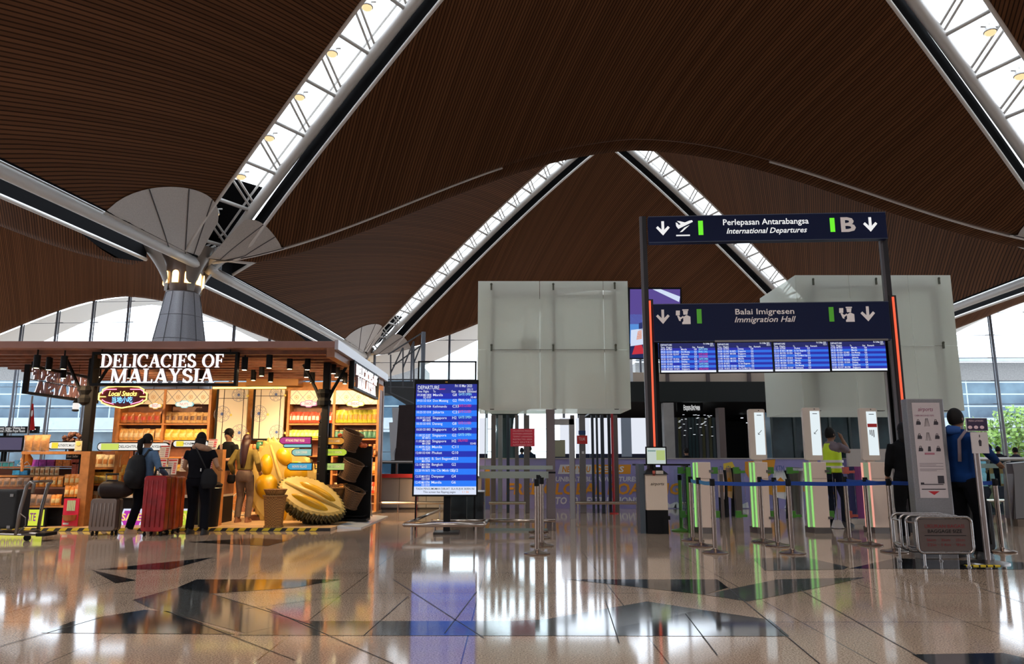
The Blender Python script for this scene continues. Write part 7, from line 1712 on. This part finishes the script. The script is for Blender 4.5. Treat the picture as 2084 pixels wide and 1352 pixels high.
for fx, fy in ((.48, .21), (.48, .36)):
    cx_, cz = pa + (pb - pa) * fx, pz1 - (pz1 - pz0) * fy; m.use(IK)
    for o in (-.03, -.012, .012, .03): m.tube([(cx_ + o, TY - .008, cz - .05), (cx_ + o * .4, TY - .008, cz + .05)], .002, 4)
cx_, cz = pa + (pb - pa) * .48, pz1 - (pz1 - pz0) * .49; m.use(IK); m.prism([(-.02, -.03), (.02, -.03), (.018, .03), (-.01, .03)], (cx_, TY - .007, cz), X3, Z3, .003)
for y0 in (.64, .655, .67, .70, .715): tq(.08, .92 - (.25 if y0 in (.655, .715) else 0), y0, y0 + .004, mat('ink_grey', (.2, .16, .18), .5))
tq(.06, .86, .855, .863); tq(.68, .9, .77, .85); tq(.06, .18, .84, .856); tq(.08, .92, .905, .914); m.use(mat('poster_arrow_red', (.45, .01, .02), .5)); cx_ = (pa + pb) / 2; q = pz1 - (pz1 - pz0) * .93; m.prism([(-.07, 0), (-.0, -.045), (.07, 0)], (cx_, TY - .007, q), X3, Z3, .003)
m.use(mat('ink_maroon', (.25, .05, .12), .5)); m.text('airports', (pa + (pb - pa) * .2, TY - .009, pz1 - (pz1 - pz0) * .09), h=.05, w=(pb - pa) * .55, shear=.3); m.text('CABIN BAGGAGE ITEMS', (pa + (pb - pa) * .06, TY - .009, pz1 - (pz1 - pz0) * .145), h=.018, w=(pb - pa) * .7)
tq(.3, .65, .53, .55, mat('ink_pink', (.4, .15, .2), .5)); m.build('poster_print', t)
t = thing('baggage_gauge', 'tubular steel baggage size gauge with brown front plate in front of the totem', 'baggage gauge', (PX(1920, 1140, 8.45), 8.45, 0)); GS = mat('gauge_steel', (.42, .38, .36), .25, 1)
def loop(Y, px0, px1, z0, z1, r=.017):
    x0, x1 = PX(px0, 1090, Y), PX(px1, 1090, Y); w, h = x1 - x0, z1 - z0; return [((x0 + x1) / 2 + a, Y, (z0 + z1) / 2 + b) for a, b in rrect(w, h, .06)]
zt = PZ(1053, 8.45); zb = PZ(1126, 8.45); m = M().use(GS); xs = []
for Y, p0, p1 in ((8.45, 1866, 1979), (8.62, 1846, 1958), (8.80, 1834, 1945), (9.02, 1818, 1928)): m.tube(loop(Y, p0, p1, zb, zt), .016, 8, closed=True)
m.build('tube_loop', t, smooth=True)
m = M().use(GS); A = PX(1866, 1090, 8.45); 
for z in (zt - .06, zb + .06): m.tube([(A, 8.45, z), (PX(1846, 1090, 8.62), 8.62, z)], .012, 6); m.tube([(PX(1834, 1090, 8.8), 8.80, z), (PX(1818, 1090, 9.02), 9.02, z)], .012, 6); m.tube([(PX(1979, 1090, 8.45), 8.45, z), (PX(1928, 1090, 9.02), 9.02, z)], .012, 6)
m.build('cross_bar', t)
for px, Y, py in ((1882, 8.45, 0), (1971, 8.45, 0), (1832, 8.98, 0), (1915, 8.98, 0)):
    m = M().use(GS); x = PX(px, 1140, Y); m.tube([(x, Y, .0), (x, Y, zb)], .014, 8); m.lathe([(.022, 0), (.022, .012), (.014, .02)], 10, (x, Y, 0)); m.build('leg', t)
m = M().use(mat('brown_plate', (.085, .06, .055), .45)); x0, x1 = PX(1870, 1090, 8.46), PX(1976, 1090, 8.46); m.b(x0, x1, 8.455, 8.465, zb + .02, zt - .02); m.build('front_plate', t)
m = M().use(mat('dark_red_print', (.16, .012, .015), .5)); c = (x0 + x1) / 2; m.text('UKURAN BAGASI', (c, 8.451, PZ(1075, 8.45)), h=.038, w=.44, al='c', bold=.01); m.use(BLACK); m.text('BAGGAGE SIZE', (c, 8.451, PZ(1085, 8.45)), h=.036, w=.38, al='c', bold=.01); m.b(c - .23, c + .23, 8.45, 8.454, PZ(1091, 8.45), PZ(1090, 8.45))
m.use(MATS['dark_red_print'])
for st, dx, py in (('56cm', -.16, 1102), ('36cm', 0, 1102), ('23cm', .16, 1102), ('22in', -.16, 1112), ('14in', 0, 1112), ('9in', .16, 1112)): m.text(st, (c + dx, 8.451, PZ(py, 8.45)), h=.03, w=.10, al='c')
m.build('plate_lettering', t)
# tall sign pole
g = G(2011, 1147); t = thing('sign_pole', 'tall steel pole with wide round foot carrying a white sheet and dark sign', 'sign pole', (g.x, g.y, 0)); 
m = M().use(mat('pole_brown', (.30, .24, .22), .3, .8)); m.tube([(g.x, g.y, .03), (g.x, g.y, PZ(905, g.y))], .033, 14); m.build('pole', t, auto=.6)
m = M().use(STEEL); m.lathe([(.001, 0), (.22, 0), (.22, .015), (.12, .03), (.04, .04)], 28, (g.x, g.y, 0)); m.build('base', t, auto=.5)
a, b = P(1979, 923, g.y - .04), P(2008, 880, g.y - .04); m = M().use(mat('sheet_white', (.55, .50, .50), .5)); m.b(a.x, b.x, g.y - .05, g.y - .035, a.z, b.z); m.build('white_sheet', t)
m = M().use(IK); m.prism([(-.012, -.04), (.012, -.04), (.018, .02), (0, .04), (-.018, .02)], ((a.x + b.x) / 2, g.y - .052, (a.z + b.z) / 2), X3, Z3, .003); m.b((a.x + b.x) / 2 - .004, (a.x + b.x) / 2 + .004, g.y - .054, g.y - .05, b.z - .06, b.z - .03); m.build('sheet_print', t)
a, b = P(1967, 878, g.y - .04), P(2008, 851, g.y - .04); m = M().use(WHITE); m.b(a.x, b.x, g.y - .045, g.y - .035, a.z, b.z); m.use(mat('sign_plum', (.03, .015, .05), .4)); m.b(a.x + .006, b.x - .006, g.y - .05, g.y - .045, a.z + .006, b.z - .006); m.use(mat('sign_pink', (.7, .5, .55), .5))
for i in range(3): m.ell((a.x + .04 + .07 * i, g.y - .052, a.z + .045), (.026, .003, .02), 10, 6)
m.text('MESRA LAYANAN', (a.x + .03, g.y - .053, b.z - .045), h=.022, w=.17); m.build('dark_sign', t)
t = thing('cable_cover', 'black and yellow cable cover on the floor under the sign pole', 'cable cover', G(1990, 1157)); m = M(); a = G(1957, 1152); b = G(2058, 1158)
m.use(BLACK).b(a.x, b.x, g.y - .26, g.y - .225, 0, .012); m.use(Y_)
for i in range(5): q = a.x + (b.x - a.x) * (i + .2) / 5; m.b(q, q + .06, g.y - .262, g.y - .223, .001, .014)
m.build('cover_strip', t)
# ================================================================ LEFT BACKGROUND between kiosk and board
def counter(px0, px1, pyt, pyb, Y, label, mm=OFFW):
    a = P(px0, pyb, Y); b = P(px1, pyt, Y); t = thing('checkin_counter', label, 'counter', ((a.x + b.x) / 2, Y, 0)); m = M().use(mm); m.b(a.x, b.x, Y, Y + .6, 0.06, b.z); m.build('counter_front', t)
    m = M().use(mat('counter_joint', (.12, .1, .09), .5)); n = max(2, round((b.x - a.x) / .6))
    for i in range(1, n): x = a.x + (b.x - a.x) * i / n; m.b(x - .008, x + .008, Y - .004, Y, .06, b.z)
    m.b(a.x, b.x, Y + .05, Y + .6, 0, .06); m.build('panel_joints', t); m = M().use(STEEL); m.b(a.x - .02, b.x + .02, Y - .04, Y + .62, b.z, b.z + .03); m.build('counter_top', t); return t
GPN = mat('grey_beige_panel', (.36, .31, .28), .45)
tg = counter(700, 979, 972, 1038, 18.2, 'grey beige counter front between the food kiosk and departure board', GPN)
t = thing('balustrade', 'glass balustrade with steel handrail left of the departure board', 'balustrade', (PX(812, 1030, 19.5), 19.5, 0)); Y = 19.5; m = M().use(STEEL); z = PZ(941, Y); m.tube([(PX(690, 941, Y), Y, z), (PX(850, 941, Y), Y, z)], .04, 8); m.build('handrail', t)
m = M().use(glass('blue_glass', (.45, .55, .62), .1)); m.b(PX(690, 941, Y), PX(850, 941, Y), Y, Y + .015, .1, z - .04); m.build('glass_pane', t); m = M().use(STEEL); [m.b(PX(px, 941, Y) - .025, PX(px, 941, Y) + .025, Y - .03, Y, 0, z) for px in (705, 760, 808, 845)]; m.build('baluster', t)
a = P(700, 971, 18.15); b = P(850, 965, 18.15); m = M().use(RED); m.b(a.x, b.x, 18.13, 18.15, a.z - .02, b.z)
for px in (702, 848): x = PX(px, 965, 18.15); m.b(x - .02, x + .02, 18.13, 18.2, 0, b.z)
m.build('red_belt', tg)
t = thing('low_cabinet', 'low glossy black cabinet behind the departure board foot', 'cabinet', (PX(950, 1060, 14.2), 14.2, 0)); m = M().use(BLACKG); m.b(PX(917, 1030, 14.2), PX(984, 1030, 14.2), 14.2, 14.9, .02, PZ(1003, 14.2)); bevel(m.build('cabinet_body', t), .01); m = M().use(STEELD); m.b(PX(915, 1030, 14.2), PX(986, 1030, 14.2), 14.15, 14.95, PZ(1003, 14.2), PZ(1001, 14.2)); m.b(PX(950, 1030, 14.2) - .004, PX(950, 1030, 14.2) + .004, 14.19, 14.2, .05, PZ(1006, 14.2)); m.build('cabinet_trim', t)
t = thing('kick_rail', 'low steel rail before the grey counter', 'rail', (PX(815, 1030, 17.3), 17.3, 0)); m = M().use(RL); z = PZ(1024, 17.3); m.tube([(PX(700, 1024, 17.3), 17.3, z), (PX(905, 1024, 17.3), 17.3, z)], .035, 8); [m.tube([(PX(px, 1024, 17.3), 17.3, 0), (PX(px, 1024, 17.3), 17.3, z)], .018, 6) for px in (720, 810, 895)]; m.build('rail_tube', t)
t = thing('draped_sculpture', 'dark maroon draped panel with a white slanting edge left of the departure board', 'panel', (PX(820, 940, 24), 24, 0)); Y = 24
def SP(px, py): q = P(px, py, Y); return (q.x, q.z)
m = M().use(mat('maroon_drape', (.035, .02, .022), .6, noise=.3, nscale=2)); m.prism([SP(803, 937), SP(860, 937), SP(860, 823), SP(812, 825), SP(800, 870), SP(806, 905)], (0, Y, 0), X3, Z3, .3); m.build('panel_body', t)
m = M().use(mat('slanted_white', (.6, .62, .66), .5)); m.prism([SP(796, 937), SP(803, 937), SP(800, 860), SP(792, 860)], (0, Y - .02, 0), X3, Z3, .3); m.prism([SP(799, 925), SP(806, 912), SP(812, 830), SP(798, 830), SP(801, 880)], (0, Y - .05, 0), X3, Z3, .05); m.build('white_edge', t)
m = M().use(mat('dark_foot', (.03, .03, .03), .5)); a = P(796, 937, Y); b = P(860, 937, Y); m.b(a.x, b.x, Y, Y + .3, 0, a.z); m.build('foot', t)
t = thing('lattice_boom', 'dark lattice crane arm with pale struts rising above the kiosk end', 'lattice frame', P(850, 800, 30)); Y = 30; m = M().use(mat('lattice_grey', (.12, .13, .15), .5)); 
def LP(px, py, dy=0): return P(px, py, Y + dy)
for a, b in (((790, 773), (862, 773)), ((790, 788), (862, 790)), ((790, 722), (862, 676)), ((800, 745), (862, 700)), ((862, 676), (862, 935)), ((795, 722), (795, 800)), ((820, 708), (820, 790)), ((842, 695), (842, 790)), ((795, 760), (820, 708)), ((820, 750), (842, 695)), ((842, 740), (862, 690)), ((795, 800), (860, 830))): m.tube([LP(*a), LP(*b)], .032, 5)
m.build('lattice_bars', t)
m = M().use(MULL); m.tube([(LP(862, 700).x, Y, 0), (LP(862, 676))], .09, 8); m.build('mast', t)
# big sloped dark soffit block behind
t = thing('dark_soffit', 'dark overhanging soffit left of the departure board', 'soffit', P(820, 800, 34)); Y = 34
m = M().use(mat('soffit_grey', (.07, .08, .09), .6)); m.prism([SP(786, 800), SP(870, 838), SP(870, 776), SP(786, 776)][0:4], (0, Y, 0), X3, Z3, 1.5) if False else m.prism([((P(px, py, Y)).x, (P(px, py, Y)).z) for px, py in ((700, 800), (788, 800), (848, 838), (900, 838), (900, 776), (700, 776))], (0, Y, 0), X3, Z3, 1.5); m.build('soffit_body', t)
m = M().use(PST); x = P(845, 838, Y + 1).x; m.b(x, x + .3, Y + .5, Y + .8, 0, P(845, 830, Y).z); m.build('support', t)
# ================================================================ FAR LEFT
t = thing('direction_sign', 'black sign with white bilingual writing at the left edge', 'sign', P(35, 882, 20)); Y = 20; a, b = P(-60, 882, Y), P(77, 868, Y); m = M().use(BLACK); m.b(a.x, b.x, Y, Y + .1, a.z, b.z); m.tube([((a.x + b.x) / 2, Y + .05, 0), ((a.x + b.x) / 2, Y + .05, a.z)], .04, 8); m.build('sign_board', t)
m = M().use(SIGNTXT); x = P(-2, 870, Y).x; m.text('Ruang Tunggu / Waiting Area', (x, Y - .01, PZ(874, Y)), h=.075, w=P(51, 874, Y).x - x); m.text('Surau / Muslim Prayer Room', (x, Y - .01, PZ(880, Y)), h=.075, w=P(51, 880, Y).x - x); m.text('>', (P(66, 880, Y).x, Y - .01, PZ(879, Y)), h=.13); m.build('lettering', t)
t = thing('media_screen', 'dim purple grey screen below the black sign at far left', 'screen', P(25, 915, 19.5)); Y = 19.5; a, b = P(-60, 920, Y), P(50, 887, Y); m = M().use(BLACK); m.b(a.x, b.x, Y, Y + .1, a.z, b.z); m.tube([(P(7, 900, Y).x, Y + .12, 0), (P(7, 900, Y).x, Y + .12, b.z)], .04, 8); m.build('casing', t); m = M().use(emit('screen_dusk', (.10, .08, .16), .7)); m.b(a.x + .05, b.x - .05, Y - .004, Y, a.z + .05, b.z - .05); m.build('display', t)
t = thing('flag', 'red flag with white touch on a steel pole behind the left counter', 'flag', (PX(64, 900, 18), 18, 0)); Y = 18; m = M().use(STEELD); x = PX(61, 850, Y); m.tube([(x, Y, 0), (x, Y, PZ(806, Y))], .025, 8); m.build('flagpole', t)
m = M().use(mat('flag_red', (.55, .01, .015), .6)); 
def fl(s, q): zz = PZ(822 + 54 * s, Y); w = (.02 + .16 * s); return (x + .02 + w * (q - .3), Y + .03 * math.sin(q * 9), zz)
m.grid(fl, 10, 10); m.build('flag_cloth', t, smooth=True); m = M().use(VW); m.ell((x + .07, Y - .05, PZ(842, Y)), (.025, .01, .08), 8, 6); m.build('white_crest', t)
t = thing('glass_fridge', 'low glass chiller with teal glow at the left edge', 'chiller', (PX(5, 970, 14.4), 14.4, 0)); Y = 14.4; a, b = P(-50, 1000, Y), P(27, 942, Y); m = M().use(mat('teal_chiller', (.05, .25, .26), .15, emis=(.05, .3, .3), es=.25, noise=.4, nscale=6)); m.b(a.x, b.x, Y, Y + .5, .05, b.z); m.build('chiller_body', t); m = M().use(STEEL); m.b(a.x, b.x + .01, Y - .02, Y + .52, b.z, b.z + .02)
for px in (-20, 3, 17, 27): m.b(PX(px, 960, Y) - .008, PX(px, 960, Y) + .008, Y - .015, Y, .05, b.z)
m.build('chiller_frame', t)
# ================================================================ RIGHT BACKGROUND
t = thing('balustrade', 'glass balustrade with steel handrail at the right, before the trees', 'balustrade', (PX(2030, 1000, 15.5), 15.5, 0)); Y = 15.5; z = PZ(935, Y); m = M().use(STEEL); m.tube([(PX(1955, 935, Y), Y, z), (PX(2130, 935, Y), Y, z)], .04, 8); m.build('handrail', t)
m = M().use(glass('aqua_glass', (.6, .75, .75), .1)); m.b(PX(1955, 935, Y), PX(2130, 935, Y), Y, Y + .015, .08, z - .03); m.build('glass_pane', t)
m = M().use(FRB); m.b(PX(1955, 935, Y), PX(2130, 935, Y), Y - .012, Y - .004, PZ(953, Y), PZ(944, Y)); m.build('frosted_band', t)
t = thing('kick_rail', 'low rail below the right balustrade', 'rail', (PX(2030, 1020, 15.2), 15.2, 0)); m = M().use(RL); z = PZ(1019, 15.2); m.tube([(PX(1975, 1019, 15.2), 15.2, z), (PX(2084, 1019, 15.2), 15.2, z)], .03, 8); [m.tube([(PX(px, 1019, 15.2), 15.2, 0), (PX(px, 1019, 15.2), 15.2, z)], .018, 6) for px in (1985, 2043, 2080)]; m.build('rail_tube', t)
t = thing('advert_board', 'dark plum advertising panel with a pale swirl behind the sign pole', 'advert panel', (PX(2020, 1030, 17.5), 17.5, 0)); Y = 17.5; a, b = P(1985, 1032, Y), P(2060, 990, Y); m = M().use(mat('plum', (.045, .02, .05), .4)); m.b(a.x, b.x, Y, Y + .1, 0, b.z); m.build('panel', t)
m = M().use(mat('pale_gold', (.62, .48, .30), .4)); c = P(2021, 1012, Y); m.tube([c + Vector((-.06, -.02, .2)), c + Vector((-.02, -.02, .24)), c + Vector((.04, -.02, .1)), c + Vector((-.03, -.02, -.05)), c + Vector((.02, -.02, -.2)), c + Vector((.12, -.02, -.14)), c + Vector((.1, -.02, -.02))], [.03, .05, .07, .08, .06, .04, .02], 8); m.build('swirl', t)
for px, lab in ((2018, 'orange strip panel right of the sign pole, left one'), (2039, 'orange and white strip panel right of the sign pole, right one')):
    t = thing('strip_banner', lab, 'banner', (PX(px, 1000, 19), 19, 0)); m = M().use(mat('strip_orange', (.8, .35, .12), .5)); x = PX(px, 960, 19); m.b(x - .045, x + .045, 19, 19.03, .35, PZ(950, 19)); m.use(WHITE); m.b(x - .05, x + .05, 18.99, 19.0, .6, .85); m.build('panel', t); m = M().use(BLACK); m.b(x - .08, x + .08, 18.95, 19.1, 0, .35); m.build('foot', t)
t = thing('turnstile', 'slanted dark steel turnstile wing at the right edge', 'turnstile', (PX(2075, 1060, 13.6), 13.6, 0)); Y = 13.6
m = M().use(STEELD); m.prism([((P(px, py, Y)).x, (P(px, py, Y)).z) for px, py in ((2068, 1057), (2100, 1057), (2100, 940), (2060, 944), (2064, 965))], (0, Y, 0), X3, Z3, .3); m.build('wing', t)
m = M().use(mat('foot_brown', (.16, .12, .09), .5)); m.b(PX(2071, 1060, Y), PX(2100, 1060, Y), Y, Y + .3, 0, P(2070, 1056, Y).z); m.build('foot', t); m = M().use(CLG); m.b(PX(2010, 1000, Y), PX(2060, 1000, Y), Y + .1, Y + .112, .2, PZ(940, Y)); m.build('glass_pane', t); m = M().use(STEEL); x = PX(2059, 1000, Y); m.tube([(x, Y + .1, 0), (x, Y + .1, PZ(941, Y)), (x + .1, Y + .1, PZ(939, Y))], .02, 6); m.build('hoop', t)
# ================================================================ LIGHT
k_ = 0
for gx, gy, z in ((-14, -24, 13), (-5, -22, 15.5), (5, -22, 15.5), (14, -24, 13), (-9, -30, 14), (0, -33, 15), (9, -30, 14), (-9, -12, 15), (7, -12, 15), (16, -6, 13), (-16, -8, 12)):  # added fill spots with no fixtures, out of view, to brighten floor and fronts
    l = bpy.data.lights.new('hall_fill_spot', 'SPOT'); l.energy = 3700; l.color = (1, .90, .80); l.spot_size = 1.5; l.spot_blend = .7; l.shadow_soft_size = .25
    o = bpy.data.objects.new('hall_fill_spot', l); COL.objects.link(o); o.location = R2W(gx, gy, z); o.rotation_euler = (.45 if gy < -15 else .1, 0, 0)
SC.view_settings.view_transform = 'Standard'; SC.view_settings.look = 'None'; SC.view_settings.exposure = 0.0; SC.view_settings.gamma = 1.0; SC.view_settings.use_curve_mapping = False
SC.cycles.max_bounces = 10; SC.cycles.transparent_max_bounces = 24; SC.cycles.diffuse_bounces = 4; SC.cycles.glossy_bounces = 5; SC.cycles.sample_clamp_indirect = 6; SC.cycles.use_denoising = True
